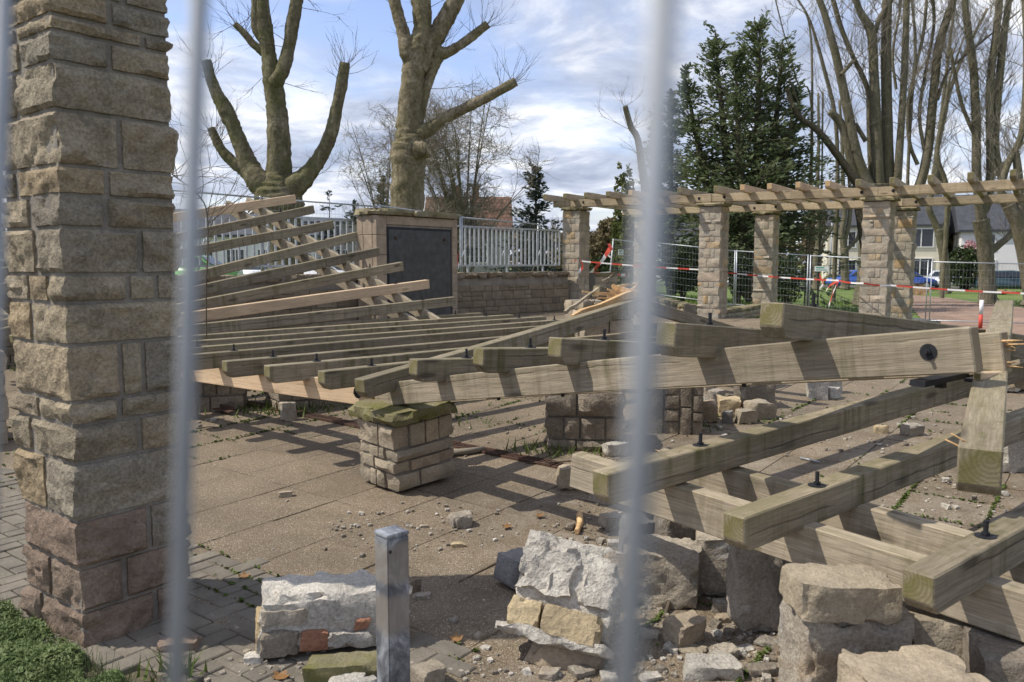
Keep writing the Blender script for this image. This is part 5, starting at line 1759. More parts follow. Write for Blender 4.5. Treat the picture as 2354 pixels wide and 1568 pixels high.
# ---- raised middle section with the long sunlit front beam
DB = Vector((.77, .62, -.09)).normalized()
def deck_mid():
    r = thing('collapsed_pergola_deck', 'raised middle section of the collapsed pergola with a long sunlit beam', 'pergola', (.5, 4.5, .9), 'collapsed pergola sections')
    ends = [(950, 826, 5.0), (1100, 800, 4.55), (1276, 776, 4.15), (1532, 741, 3.42), (1775, 695, 3.12)]
    near = [tc(*q) for q in ends]
    fars = [(1700, 792, 7.4), (1830, 800, 7.2), (1960, 790, 7.0), (0,), (0,)]
    dirs = [Vector((.80, .60, -.045)), Vector((.79, .61, -.06)), Vector((.78, .62, -.09)), Vector((.775, .63, -.095)), Vector((.77, .63, -.105))]
    Ls = [3.9, 4.0, 4.2, 5.2, 5.4]
    hs = [.14, .14, .14, .145, .138]
    for i, p in enumerate(near):
        d = dirs[i].normalized()
        o, M = beam(r, 'rafter', p, p + d * Ls[i], .105, hs[i], WOOD, .045, .04, bow=RND.uniform(-.006, .01))
        bolt(o, p + d * ((.40, .38, .36, .3, .3)[i]), (0, 0, 1), .034, .06)
    a, b_ = tc(868, 882, 5.78), tc(2240, 749, 2.80)
    o, M = beam(r, 'beam', a, b_, .075, .162, (M_WOODL, M_ENDT), bow=.012, nseg=14)
    o['label'] = 'long sunlit front beam'
    d = (b_ - a).normalized(); nn = Vector((d.y, -d.x, 0)).normalized()
    nn = nn if nn.y < 0 else -nn
    c = tc(2158, 800, 2.92); 
    q = b_ - d * .135 - Vector((0, 0, .078)) + nn * .0385
    bolt(o, q, nn, .030, .016)
    off = Vector((.27, .22, -.03))
    o2, M2 = beam(r, 'beam', a + off, b_ + off * 1.02 - d * .03 - Vector((0, 0, .004)), .075, .16, (M_WOODL, M_ENDT), bow=.012, nseg=10)
    # torn grey end of the inner board + splinters
    rr = random.Random(4)
    mb = MB()
    for k in range(9):
        s = b_ + off - d * .03 + Vector((0, 0, -.03 - .115 * rr.random())) + nn * rr.uniform(-.03, .03)
        e = s + d * rr.uniform(.02, .07) + Vector((rr.gauss(0, .01), rr.gauss(0, .01), rr.gauss(0, .01)))
        mb.tube([s - d * .02, (s + e) / 2, e], [.006, .004, .0005], 4, 0, False)
    mb.tube([b_ + off - d * .06 + Vector((0, 0, -.055)), b_ + off + d * .075 + Vector((0, 0, -.062))], [.005, .002], 4)
    mb.build('splinter', M_SPL, o2)
    # iron bracket under the end
    mb = MB()
    R = Matrix.Rotation(atan2(off.y, off.x), 3, 'Z')
    c = b_ - d * .16 - Vector((0, 0, .162 + .013)) + off * .5
    mb.box(c, (.46, .055, .022), 0, 0, R); mb.box(c - Vector((0, 0, .022)) - off * .1, (.03, .03, .03), 0, 0, R)
    mb.box(c - Vector((0, 0, .012)) + d * .11, (.1, .045, .012), 0, 0, R)
    mb.build('bracket', M_BLACKM, r)
    for t in (.33, .47, .62, .76):
        p = a.lerp(b_, t) - Vector((0, 0, .155)) + Vector((.04, .03, 0))
        mb = MB(); mb.disc(p, (0, 0, -1), .010, .018, 8); mb.build('bolt', M_BLACKM, o)
    # loose block lying in the gap of the twin beam
    beam(r, 'spacer_block', b_ - d * .02 + off * .30 - Vector((0, 0, .162)) , b_ + off * .98 - d * .02 - Vector((0, 0, .158)), .03, .028, (M_WOODN, M_END), bev=.004)
    return near, a, b_
NEAR3, BA, BB = deck_mid()

# ---- crooked rafter pointing at the camera
def crooked():
    p0 = tc(2252, 1030, 2.15)
    mid = [tc(2256, 852, 2.95)]
    p1 = tc(2312, 690, 6.0)
    L = (p1 - p0).length
    t = thing('crooked_rafter', 'grey arched rafter pointing straight at the viewer under the torn beam end', 'beam', p0)
    o, M = beam(t, 'rafter', p0, p1, .108, .138, WOOD, .03, .0, bow=.062, nseg=14)
    # small broken twigs of wood at its side
    mb = MB()
    s = tc(2206, 1022, 2.2)
    mb.tube([s + Vector((.03, 0, -.02)), s + Vector((-.03, .02, .01))], [.0035, .002], 5); mb.tube([s + Vector((.03, 0, .0)), s + Vector((-.015, .02, .028))], [.003, .0015], 5)
    mb.build('splinter', M_SPL, o)
crooked()

# ---- broken rafter (the last of the low section, snapped over the tall block)
def broken():
    t = thing('broken_rafter', 'long rafter snapped at its middle over a tall stone block, bright orange splinters showing', 'beam', (-1.05, 5.5, .8))
    p0 = tc(825, 872, 5.32); p1 = tc(1462, 686, 8.45)
    o, M = beam(t, 'rafter', p0, p1, RW, RH, WOOD, .045, 0, bow=-.01, nseg=10)
    q0 = tc(1372, 657, 8.75); q1 = tc(1690, 752, 10.6)
    o2, M2 = beam(t, 'rafter', q0, q1, .1, .135, WOOD, 0.02, 0.03, nseg=8)
    rr = random.Random(8)
    d = (p1 - p0).normalized(); d2 = (q1 - q0).normalized(); s = Vector((d.y, -d.x, 0)).normalized()
    # tongue of torn wood on top of the lower piece
    def shard(a, b_, w0, w1, th, par, m=M_SPL):
        a, b_ = Vector(a), Vector(b_); x = (b_ - a).normalized(); y = Vector((0, 0, 1)).cross(x).normalized(); z = x.cross(y)
        mb = MB(); n = 7; rows = []
        sd = rr.uniform(0, 50)
        for i in range(n + 1):
            f = i / n; w = w0 + (w1 - w0) * f; c = a.lerp(b_, f) + z * .02 * noise.noise(Vector((f * 4, sd, 0)))
            hh = th * (1 - .7 * f)
            e = .35 * w * noise.noise(Vector((f * 6, sd, 5)))
            rows.append([c - y * (w / 2 + e), c + y * (w / 2 - e), c + y * w / 2 + z * hh, c - y * w / 2 + z * hh])
        mb.v = [p for r_ in rows for p in r_]
        for i in range(n):
            for j in range(4):
                k = (j + 1) % 4
                mb.f.append((i * 4 + j, i * 4 + k, i * 4 + 4 + k, i * 4 + 4 + j)); mb.m.append(0); mb.sm.append(False)
        mb.f.append((0, 3, 2, 1)); mb.m.append(0); mb.sm.append(False)
        mb.f.append((n * 4, n * 4 + 1, n * 4 + 2, n * 4 + 3)); mb.m.append(0); mb.sm.append(False)
        return mb.build('splinter', m, par)
    top = lambda u, v, Y: tc(u, v, Y)
    shard(top(1455, 684, 8.42), top(1316, 728, 8.0), .07, .04, .075, o)
    shard(top(1450, 690, 8.5), top(1330, 716, 8.1), .05, .03, .05, o)
    shard(top(1458, 690, 8.55), top(1338, 672, 8.5), .06, .03, .06, o2)
    shard(top(1445, 692, 8.5), top(1372, 688, 8.4), .05, .01, .05, o2)
    shard(top(1455, 688, 8.6), top(1404, 660, 8.65), .06, .04, .11, o2)
    shard(top(1440, 684, 8.62), top(1395, 668, 8.6), .05, .02, .07, o2)
    shard(top(1440, 684, 8.7), top(1469, 654, 8.9), .04, .02, .05, o)
    shard(top(1410, 666, 8.8), top(1472, 651, 9.1), .03, .03, .04, o2)
    shard(top(1300, 722, 8.1), top(1375, 663, 8.55), .03, .03, .035, o2, M_WOODL)
    shard(top(1385, 649, 9.0), top(1408, 633, 9.2), .02, .01, .02, o2, M_WOODL)
    shard(top(1458, 704, 8.5), top(1500, 714, 8.7), .06, .03, .07, o)
    shard(top(1460, 724, 8.45), top(1490, 737, 8.6), .05, .02, .05, o)
    for k in range(10):
        a = top(rr.uniform(1345, 1455), rr.uniform(676, 700), 8.45); dd = Vector((rr.gauss(-.3, .5), rr.gauss(0, .4), rr.gauss(.5, .3))).normalized()
        mb = MB(); mb.tube([a, a + dd * rr.uniform(.05, .14)], [.006, .001], 4); mb.build('splinter', M_SPL, o)
    return o
broken()

# ---- right-hand section lying on rubble in the foreground
def deck_right():
    r = thing('collapsed_pergola_deck', 'foreground section of the collapsed pergola lying level on rubble at the right', 'pergola', (1.2, 3.2, .6), 'collapsed pergola sections')
    ends = [(1378, 1085, 3.2), (1686, 1184, 2.86), (2110, 1316, 2.44)]
    dirv = Vector((.80, .60, .038)).normalized()
    near = [tc(*q) for q in ends]
    side = Vector((dirv.y, -dirv.x, 0))
    st = (near[2] - near[0]) / 2
    near.append(near[2] + st * 1.02)
    for i, p in enumerate(near):
        o, M = beam(r, 'rafter', p, p + dirv * 5.4, (.095, .098, .102, .1)[i], .132, WOOD, .035, .03, bow=.008)
        bolt(o, p + dirv * (.62, .53, .47, .5)[i], (0, 0, 1), .036, .06)
        if i < 3: bolt(o, p + dirv * 4.7, (0, 0, 1), .036, .06)
    bd = st.copy(); bd.normalize()
    P0_ = tc(1326, 1040, 3.86); 
    zline = lambda q: q
    m = near[1] + dirv * .36
    a0 = Vector((P0_.x, P0_.y, P0_.z))
    e0 = near[3] + dirv * .36; e0.z = near[3].z - .132 + .05
    mid = near[1] + dirv * .36; mid.z = near[1].z - .132 + .05
    sag = mid.z - (a0.z + (e0.z - a0.z) * ((mid - a0).length / (e0 - a0).length))
    o, M = beam(r, 'beam', a0, e0 + (e0 - a0).normalized() * .5, .085, .168, PALE, nseg=10)
    a1 = a0 + Vector((.36, .20, .005)) + (e0 - a0).normalized() * .12
    e1 = e0 + Vector((.30, .23, 0.0))
    o1, M1 = beam(r, 'beam', a1, e1 + (e0 - a0).normalized() * .5, .085, .168, PALE, nseg=10)
    rr = random.Random(14)
    d = (e1 - a1).normalized(); nn = Vector((-d.y, d.x, 0))
    for (oo, aa, n) in ((o1, a1, 16), (o, a0, 9)):
        mb = MB()
        for k in range(n):
            s = aa + d * .01 + Vector((0, 0, -.02 - .12 * rr.random())) + nn * rr.uniform(-.035, .035)
            e = s - d * rr.uniform(.02, .1 if oo is o1 else .03) + Vector((0, 0, rr.gauss(0, .008)))
            mb.tube([s, (s + e) / 2, e], [.008, .006, .001], 4, 0, False)
        mb.build('splinter', M_SPL, oo)
    for t in (4.4, 4.75):
        a = near[0] + dirv * t; b_ = near[3] + dirv * t
        beam(r, 'beam', a - bd * .6 - Vector((0, 0, .1)), b_ + bd * .4 - Vector((0, 0, .1)), .085, .16, PALE)
    return near
NEAR4 = deck_right()

# ---- fallen pillars
def fallen(label, M, courses, w, d, seed, m, res=.05, t=.12, name='fallen_pillar', cap=None, bulge=.02):
    r = thing(name, label, 'pillar', M.translation, 'fallen stone pillars')
    pillar(r, 0, 0, 0, w, d, courses, 0, res, bulge, .016, m, seed, M_MORTAR, t=t, T=M, joint=.018, inset=.03)
    if cap:
        vs, fs = rock(*cap, seed + 3, 14, .04, .012, .07, 8)
        Mc = M @ Matrix.Translation((0, 0, sum(courses) + .003))
        mb = MB(); mb.add([Mc @ v for v in vs], fs, 0, True); mb.build('capstone', M_CAP, r)
    return r
M_STUB = m_stone('pale_sandstone', [(0.33, 0.28, 0.21), (0.37, 0.32, 0.245), (0.31, 0.27, 0.21), (0.40, 0.335, 0.25), (0.345, 0.275, 0.20)], 0.5, 0.9, lichen=0.12)
def pale(ci, side, q, rr): return M_STUB
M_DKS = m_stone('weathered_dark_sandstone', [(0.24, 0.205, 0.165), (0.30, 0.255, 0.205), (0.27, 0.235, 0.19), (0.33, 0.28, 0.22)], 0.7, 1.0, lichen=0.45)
def dark(ci, side, q, rr): return M_DKS
def stub():
    f = gnd(912, 1138)
    hd = radians(44)
    Mr = Matrix.Rotation(hd, 4, 'Z')
    a, b_ = .50, .42
    lift = .004
    T = Matrix.Translation((f.x, f.y, f.z + .012)) @ Matrix.Rotation(radians(2.2), 4, Vector((cos(hd), sin(hd), 0))) @ Matrix.Rotation(radians(-3.5), 4, Vector((-sin(hd), cos(hd), 0))) @ Mr @ Matrix.Translation((a / 2, b_ / 2, 0))
    fallen('tilted pillar stub with a mossy capstone under the joint of two beams', T, [.125, .085, .085, .165], a, b_, 61, pale, .04, .12, 'pillar_stub', (.60, .53, .08), .022)
stub()
def place(u, v, hd, dx=0, dy=0, tilt=None):
    p = gnd(u, v)
    M = Matrix.Translation((p.x, p.y, p.z - .01)) @ Matrix.Rotation(radians(hd), 4, 'Z')
    if tilt: M = M @ Matrix.Rotation(radians(tilt[0]), 4, tilt[1])
    return M @ Matrix.Translation((dx, dy, 0))
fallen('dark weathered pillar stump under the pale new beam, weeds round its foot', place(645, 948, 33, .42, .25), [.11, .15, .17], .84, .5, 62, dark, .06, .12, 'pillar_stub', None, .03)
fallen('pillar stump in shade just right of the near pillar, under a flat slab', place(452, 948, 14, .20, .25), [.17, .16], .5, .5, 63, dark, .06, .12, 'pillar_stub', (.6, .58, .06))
fallen('pillar stump glimpsed at the far left edge behind the near pillar', place(2, 1018, 40, -.2, .2), [.2, .22, .2, .18], .5, .5, 64, pale, .06, .12, 'pillar_stub')
# the pillar lying on its side behind the big beam
Mf = place(1262, 1034, -6, .0, .0) @ Matrix.Translation((.29, .26, .0))
fallen('lower chunk of a fallen pillar showing two rows of rough dark stones, behind the blurred bar', Mf, [.10, .19, .21], .60, .52, 65, dark, .045, .13, 'fallen_pillar', None, .035)
Mg = place(1478, 1000, -8) @ Matrix.Translation((.18, .34, .24)) @ Matrix.Rotation(radians(90), 4, 'Y') @ Matrix.Translation((0, 0, -.2))
fallen('part of a fallen pillar lying on its side with upright courses beside the rubble heap', Mg, [.2, .14, .11, .10], .48, .5, 66, dark, .06, .12, 'fallen_pillar', None, .025)
# tall block carrying the broken rafter
Mt = place(1388, 905, 20) @ Matrix.Translation((.1, .35, 0))
fallen('tall masonry block propping up the snapped rafter', Mt, [.3, .25, .28, .22], .62, .5, 67, pale, .05, .12, 'fallen_pillar', None, .03)
# ------------------------------------------------------------------ rubble
def block(label, u0, u1, v0, v1, m, seed, dr=.8, rz=0.0, name='stone_block', n=9, jit=.16, rough=.022, zb=None, Y=None, tilt=None, hs=1.0, group='rubble stones', parent=None, freq=9.0, lift=0.0):
    """stone whose picture box is about u0..u1, v0..v1 and whose foot stands on the ground"""
    uc = (u0 + u1) / 2
    if Y is None:
        p = gnd(uc, v1)
    else:
        p = at(uc, v1, Y); 
    if zb is not None: p.z = zb
    S = p.y / F
    w = (u1 - u0) * S
    ang = abs(radians(rz)); 
    lx = w / (cos(ang) + dr * sin(ang)); ly = lx * dr
    phi = atan2(EYE - p.z, p.y)
    dep = lx * abs(sin(ang)) + ly * cos(ang)
    h = max(.25 * lx, ((v1 - v0) * S - dep * sin(phi)) / cos(phi)) * hs
    vs, fs = rock(lx, ly, h, seed, n, jit, rough * lx * 2.2, .14, freq / max(.2, lx) * .25)
    M = Matrix.Translation((p.x, p.y + dep * .42, p.z - .006 + lift)) @ Matrix.Rotation(radians(rz), 4, 'Z')
    if tilt: M = M @ Matrix.Rotation(radians(tilt[0]), 4, tilt[1])
    mb = MB(); mb.add([M @ v for v in vs], fs, 0, True)
    o = mb.build(name, m, parent)
    if label: tag(o, label, 'stone', group)
    return o, M, (lx, ly, h), p

B = block
B('smooth grey cut block standing alone on the paving left of the whitest broken masonry', 1132, 1253, 1244, 1362, M_GREY, 301, .95, 38, jit=.05, rough=.006, n=10)
B('small pale squared stone lying alone in the middle of the paving', 1024, 1090, 1168, 1217, M_RUB, 302, .8, 28, jit=.08, rough=.012)
B('reddish stone at the foot of the near pillar, beside the weeds', 343, 452, 1450, 1505, M_RED, 303, .6, 12, jit=.1, rough=.015)
B('grey brown block close beside the splintered left beam ends, tilted', 1378, 1442, 1170, 1220, M_RUB, 304, .8, 20)
B('pale stone wedged under the left end of the front twin beam', 1279, 1356, 1062, 1128, M_STUB, 305, .7, 12, jit=.1)
B('white topped slab behind the torn twin beams', 1388, 1450, 1012, 1050, M_WHITE, 306, .6, 10)
# rubble field below the right-hand deck
def B2(label, u0, u1, vt, vb, Y, dep, m, seed, rz=0.0, n=11, jit=.08, rough=.016, tilt=None, chops=9, round_=.08, name='stone_block', floor=True):
    n = int(n * 1.5); rough *= 1.5
    """stone given by its front face: picture box at distance Y, plus a depth"""
    uc = (u0 + u1) / 2
    a, b_ = at(uc, vb, Y), at(uc, vt, Y)
    zb = a.z; zt = b_.z
    if floor and zb < .16: zb = gz(a.x, Y)
    w = (u1 - u0) * Y / F; h = zt - zb
    m_ = max(w, h, dep)
    vs, fs = rock(w, dep, h, seed, n, jit, rough * m_, round_, 2.6 / m_, chops)
    M = Matrix.Translation((a.x, Y + dep / 2, zb - .006)) @ Matrix.Rotation(radians(rz), 4, 'Z')
    if tilt: M = M @ Matrix.Rotation(radians(tilt[0]), 4, tilt[1])
    mb = MB(); mb.add([M @ v for v in vs], fs, 0, True)
    return tag(mb.build(name, m), label, 'stone', 'rubble stones')
B2('large rounded pale boulder with a brown streak, behind the blurred bar', 1430, 1612, 1282, 1411, 3.6, .28, M_RUB, 311, -10, 14, .16, .03, (6, 'Y'))
B2('dark squared stone behind the large pale boulder', 1503, 1642, 1192, 1300, 4.0, .2, M_RUBD, 312, 8, tilt=(5, 'Y'))
B2('small grey stone behind the large pale boulder, next to the dark stone', 1434, 1500, 1200, 1275, 4.1, .16, M_GREY, 313, 12)
B('pale ochre squared stone lying on the ground in front of the upright slab', 1520, 1640, 1392, 1493, M_STUB, 314, .75, 34, jit=.12)

B2('brown edged standing stone between the boulder and the upright slab', 1612, 1700, 1240, 1385, 3.72, .2, M_RUB, 315, -14, 12, .14, .03)
B2('tall pale stone slab leaning upright under the middle rafter end', 1690, 1804, 1268, 1478, 3.34, .13, M_RUB, 316, 8, 14, .12, .022, (-6, 'X'))
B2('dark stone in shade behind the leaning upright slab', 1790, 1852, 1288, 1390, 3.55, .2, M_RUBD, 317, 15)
B2('layered brown slab standing upright behind the stacked blocks', 1814, 2108, 1300, 1530, 3.2, .12, M_RUBD, 318, -2, 16, .04, .014)
B2('large squared masonry block at the bottom right under the grey slab', 1836, 2112, 1425, 1640, 2.62, .26, M_RUB, 319, 4, 16, .04, .016, chops=9, round_=.07)
B2('long flat block with white mortar smears lying on top of the squared masonry block', 1832, 2084, 1352, 1434, 2.60, .22, M_STUB, 320, 3, 16, .08, .016, (4, 'Y'), floor=False)
B2('pale wedge shaped stone at the lower right beneath the nearest rafter', 2118, 2262, 1440, 1540, 2.66, .26, M_STUB, 321, -14, 12, .2, .02, (-5, 'Y'), floor=False)
B2('grey foundation stone under the pale wedge stone', 2100, 2290, 1540, 1640, 2.64, .3, M_RUBD, 329, 5, 12, .1, .02)
B2('brown shaded stone at the right edge behind the pale wedge stone', 2225, 2420, 1425, 1600, 2.95, .3, M_RUBD, 322, 10)
B2('broad flat topped slab filling the bottom right corner of the picture', 2000, 2330, 1612, 1800, 2.16, .34, M_STUB, 323, 4, 16, .04, .01, chops=8)
B2('grey stone at the right edge beside the broad corner slab', 2290, 2480, 1530, 1700, 2.40, .3, M_RUBD, 324, -15)
for k, (u0, u1, vt, vb, Y, m, lab) in enumerate([
    (1470, 1520, 1290, 1318, 3.95, M_STUB, 'fist sized tan stone between the large boulder and the dark squared stone'),
    (1640, 1686, 1388, 1420, 3.55, M_RUB, 'broken tan stone left of the foot of the upright slab'),
    (1650, 1690, 1420, 1450, 3.45, M_STUB, 'small tan stone in front of the broken tan stone by the upright slab'),
    (1745, 1800, 1478, 1512, 3.22, M_RUB, 'rough tan stone in front of the foot of the upright slab'),
    (1700, 1738, 1492, 1516, 3.2, M_WHITE, 'little white stone beside the rough tan stone in front of the slab'),
    (1430, 1480, 1420, 1462, 3.45, M_STUB, 'tan stone just right of the tilted chunk, behind the blurred bar'),
    (1470, 1516, 1458, 1492, 3.3, M_RUB, 'rough stone left of the pale ochre squared stone'),
    (1390, 1440, 1490, 1535, 3.15, M_RUB, 'tan stone under the right end of the tilted chunk'),
    (1560, 1630, 1500, 1532, 3.15, M_STUB, 'flat tan stone below the pale ochre squared stone'),
    (1786, 1836, 1400, 1440, 3.45, M_RUBD, 'dark stone wedged between the upright slab and the stacked blocks'),
    (1640, 1700, 1500, 1535, 3.1, M_RUB, 'broad broken stone near the bottom edge right of the flat tan stone'),
    (1790, 1830, 1520, 1560, 3.05, M_STUB, 'tan stone at the bottom edge against the big squared block'),
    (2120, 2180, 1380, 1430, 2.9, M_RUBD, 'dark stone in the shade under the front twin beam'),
    (2190, 2250, 1370, 1420, 3.0, M_RUB, 'rough stone in the shade behind the pale wedge stone')]):
    B2(lab, u0, u1, vt, vb, Y, (u1 - u0) * Y / F * .8, m, 620 + k, [20, -15, 8, -30, 14][k % 5], 8, .22, .03)
B('long pale flat stone at the bottom edge below the leaning slab', 1566, 1715, 1535, 1566, M_WHITE, 325, .5, -4, jit=.2)
B('thin white flake at the bottom edge left of the long pale flat stone', 1468, 1528, 1548, 1570, M_WHITE, 326, .6, 20, jit=.25)
B('flat grey brown shard at the bottom edge right of the long pale flat stone', 1712, 1800, 1532, 1556, M_RUBD, 327, .5, 8, jit=.2)
B('small white lump at the bottom edge in front of the blurred bar', 1380, 1425, 1538, 1570, M_WHITE, 328, .8, 0, jit=.2)
B('pointed pale stone under the right corner of the tilted masonry chunk', 1308, 1372, 1517, 1562, M_RUB, 329, .7, 25, jit=.22)
B('flat pale stone under the middle of the tilted masonry chunk', 1235, 1290, 1522, 1566, M_RUB, 330, .8, -15, jit=.22)
B('small white lump of mortar behind the tilted masonry chunk', 1308, 1352, 1290, 1330, M_WHITE, 331, .8, 10, jit=.2)
B('pale rubble lump left of the little grey stone by the blurred bar', 1395, 1440, 1232, 1262, M_WHITE, 332, .8, -10, jit=.2)
# lower left heap around the post
def long_chunk():
    p = gnd(735, 1512)
    t = thing('masonry_chunk', 'long broken masonry chunk left of the post, white mortar above with red brick pieces', 'rubble', (p.x, p.y, 0), 'broken masonry chunks')
    T = Matrix.Translation((p.x + .02, p.y + .12, .012)) @ Matrix.Rotation(radians(14), 4, 'Z') @ Matrix.Rotation(radians(1.5), 4, 'Y')
    def part(nm, lx, ly, lz, x, y, z, m, seed, n=12, jit=.08, rough=.02):
        vs, fs = rock(lx, ly, lz, seed, n, jit, rough, .1, 12)
        mb = MB(); M = T @ Matrix.Translation((x, y, z)); mb.add([M @ v for v in vs], fs, 0, True)
        return mb.build(nm, m, t)
    part('mortar_bed', .62, .24, .235, .02, .02, .0, M_WHITE, 401, 22, .08, .02)
    part('stone', .15, .12, .10, -.205, -.068, .004, M_RUBD, 402, 8, .05, .008)
    part('stone', .19, .13, .055, -.19, -.05, .135, M_RUB, 403, 8, .08, .01)
    part('brick', .11, .11, .085, -.065, -.066, .012, M_BRICK, 404, 7, .1, .01)
    part('brick', .06, .05, .05, .12, -.09, .085, M_BRICK, 405, 6, .15, .01)
    part('stone', .05, .16, .15, -.275, -.0, .0, M_OCHRE, 406, 7, .15, .012)
    part('mortar_lump', .18, .08, .06, .07, -.09, .02, M_WHITE, 407, 8, .15, .02)
long_chunk()
B('mossy brown coping stone lying at the bottom edge left of the post', 688, 905, 1488, 1580, M_CAP, 341, .35, 8, n=11, jit=.06, rough=.012)
B('white lump of mortar at the bottom edge left of the post', 750, 832, 1540, 1600, M_WHITE, 342, .8, 0, jit=.2, rough=.04)
B('smaller white lump of mortar touching the post at the bottom edge', 822, 872, 1545, 1600, M_WHITE, 343, .8, 20, jit=.2, rough=.04)
B('pale triangular slab right of the post at the bottom edge', 935, 1026, 1506, 1590, M_STUB, 344, .9, 40, jit=.1)
B('white lump of mortar lying alone at the lower left on the pavers', 556, 602, 1492, 1530, M_WHITE, 345, .8, 10, jit=.22, rough=.05)
B('flat pale slate piece right of the post', 944, 992, 1356, 1380, M_RUB, 346, .6, 10, jit=.15)
B('dark pointed shard standing just right of the post', 940, 968, 1326, 1364, M_RUBD, 347, .5, 30, jit=.3)
B('bluish flat shard left of the post behind the long masonry chunk', 810, 862, 1355, 1378, M_GREY, 348, .6, -10, jit=.2)
B('pale rounded stone lying on the left part of the paving', 636, 672, 1122, 1144, M_STUB, 349, .5, 25, jit=.3)
B('small brown stone behind the lone squared stone, to its left', 962, 984, 1202, 1214, M_RUB, 350, .7, 10)
B('little tan stone between the post and the lone squared stone', 1033, 1070, 1240, 1260, M_OCHRE, 351, .7, 15, jit=.2)
B('grey pebble stone lying in the pillar shadow right of the post', 1027, 1055, 1412, 1434, M_RUB, 352, .7, 15, jit=.2)
# the tilted chunk with white mortar above and ochre stone below
def tilted_chunk():
    p = gnd(1290, 1528)
    t = thing('masonry_chunk', 'tilted broken masonry chunk with a rough white mortar face above an ochre stone', 'rubble', (p.x, p.y, 0), 'broken masonry chunks')
    T = Matrix.Translation((p.x - .01, p.y + .06, .075)) @ Matrix.Rotation(radians(-14), 4, 'Z') @ Matrix.Rotation(radians(9), 4, 'Y') @ Matrix.Rotation(radians(-28), 4, 'X')
    def part(nm, lx, ly, lz, x, y, z, m, seed, n=12, jit=.08, rough=.02, fr=12):
        vs, fs = rock(lx, ly, lz, seed, n, jit, rough, .1, fr)
        mb = MB(); M = T @ Matrix.Translation((x, y, z)); mb.add([M @ v for v in vs], fs, 0, True)
        return mb.build(nm, m, t)
    part('mortar_bed', .42, .20, .36, .0, .04, .02, M_WHITE, 421, 18, .08, .022, 14)
    part('stone', .24, .16, .115, .05, -.05, .0, M_OCHRE, 422, 9, .05, .008)
    part('stone', .13, .15, .11, -.145, -.05, .0, M_OCHRE, 423, 8, .1, .012)
    part('mortar_lump', .23, .12, .20, -.09, -.03, .15, M_WHITE, 424, 12, .12, .026, 16)
    part('mortar_lump', .15, .10, .13, .13, -.03, .14, M_WHITE, 425, 10, .14, .02, 16)
    part('stone', .17, .16, .18, .15, .03, .20, M_RUB, 426, 9, .12, .012)
    part('mortar_lump', .46, .22, .045, .0, -.02, -.035, M_WHITE, 427, 12, .15, .02)
    T = T @ Matrix.Translation((0, 0, -.12))
    part('stone', .30, .20, .11, .05, .05, .0, M_STUB, 428, 9, .12, .015)
tilted_chunk()
# heap behind the big beam
for k, (u0, u1, v0, v1, m, lab) in enumerate([
    (1690, 1790, 880, 940, M_RUBD, 'dark angular boulder behind the big beam at the top of the rubble heap'),
    (1594, 1655, 932, 972, M_STUB, 'pale squared stone at the left foot of the rubble heap'),
    (1625, 1672, 905, 940, M_RUB, 'grey stone behind the pale squared stone of the rubble heap'),
    (1655, 1702, 925, 960, M_OCHRE, 'tan stone in the middle of the rubble heap'),
    (1690, 1745, 946, 976, M_STUB, 'pitted pale stone at the right foot of the rubble heap'),
    (1712, 1785, 930, 966, M_STUB, 'long pale stone at the right end of the rubble heap'),
    (1660, 1688, 952, 975, M_GREY, 'small grey stone in front of the rubble heap'),
    (1610, 1650, 886, 935, M_RUB, 'upright grey stone at the back of the rubble heap'),
    (1858, 1905, 880, 920, M_WHITE, 'white crumbled stone behind the big beam, right of the rubble heap'),
    (1893, 1942, 872, 905, M_WHITE, 'pale stone touching the white crumbled stone from behind'),
    (1905, 1935, 896, 916, M_WHITE, 'small pale stone right of the white crumbled stone'),
    (1535, 1562, 905, 978, M_RUBD, 'thin upright stone leaning on the fallen pillar'),
    (1564, 1590, 925, 975, M_RUBD, 'narrow stone standing left of the rubble heap'),
    (2012, 2045, 980, 996, M_OCHRE, 'small tan stone between the two long rafters'),
    (2078, 2130, 978, 1004, M_RUB, 'flat brown stone half hidden by the middle rafter'),
    (2300, 2380, 1010, 1090, M_WHITE, 'whitish slab at the right edge beside the crooked rafter'),
    (2310, 2390, 968, 1040, M_RUBD, 'grey green stone at the right edge under the middle rafter'),
    (2300, 2400, 842, 905, M_WHITE, 'pale broken stone at the right edge behind the torn beam end'),
    (424, 452, 902, 966, M_GREY, 'grey slab leaning on the stump behind the near pillar'),
    (640, 680, 935, 968, M_RUB, 'small dark stone at the weedy foot of the dark pillar stump')]):
    B(lab, u0, u1, v0, v1, m, 500 + k, .7, [8, -15, 25, -5, 14][k % 5], n=8, jit=.2, rough=.025, hs=1.55)
B('small squared stone on the paving far beyond the stump', 760, 800, 868, 892, M_RUBD, 560, .7, 10)

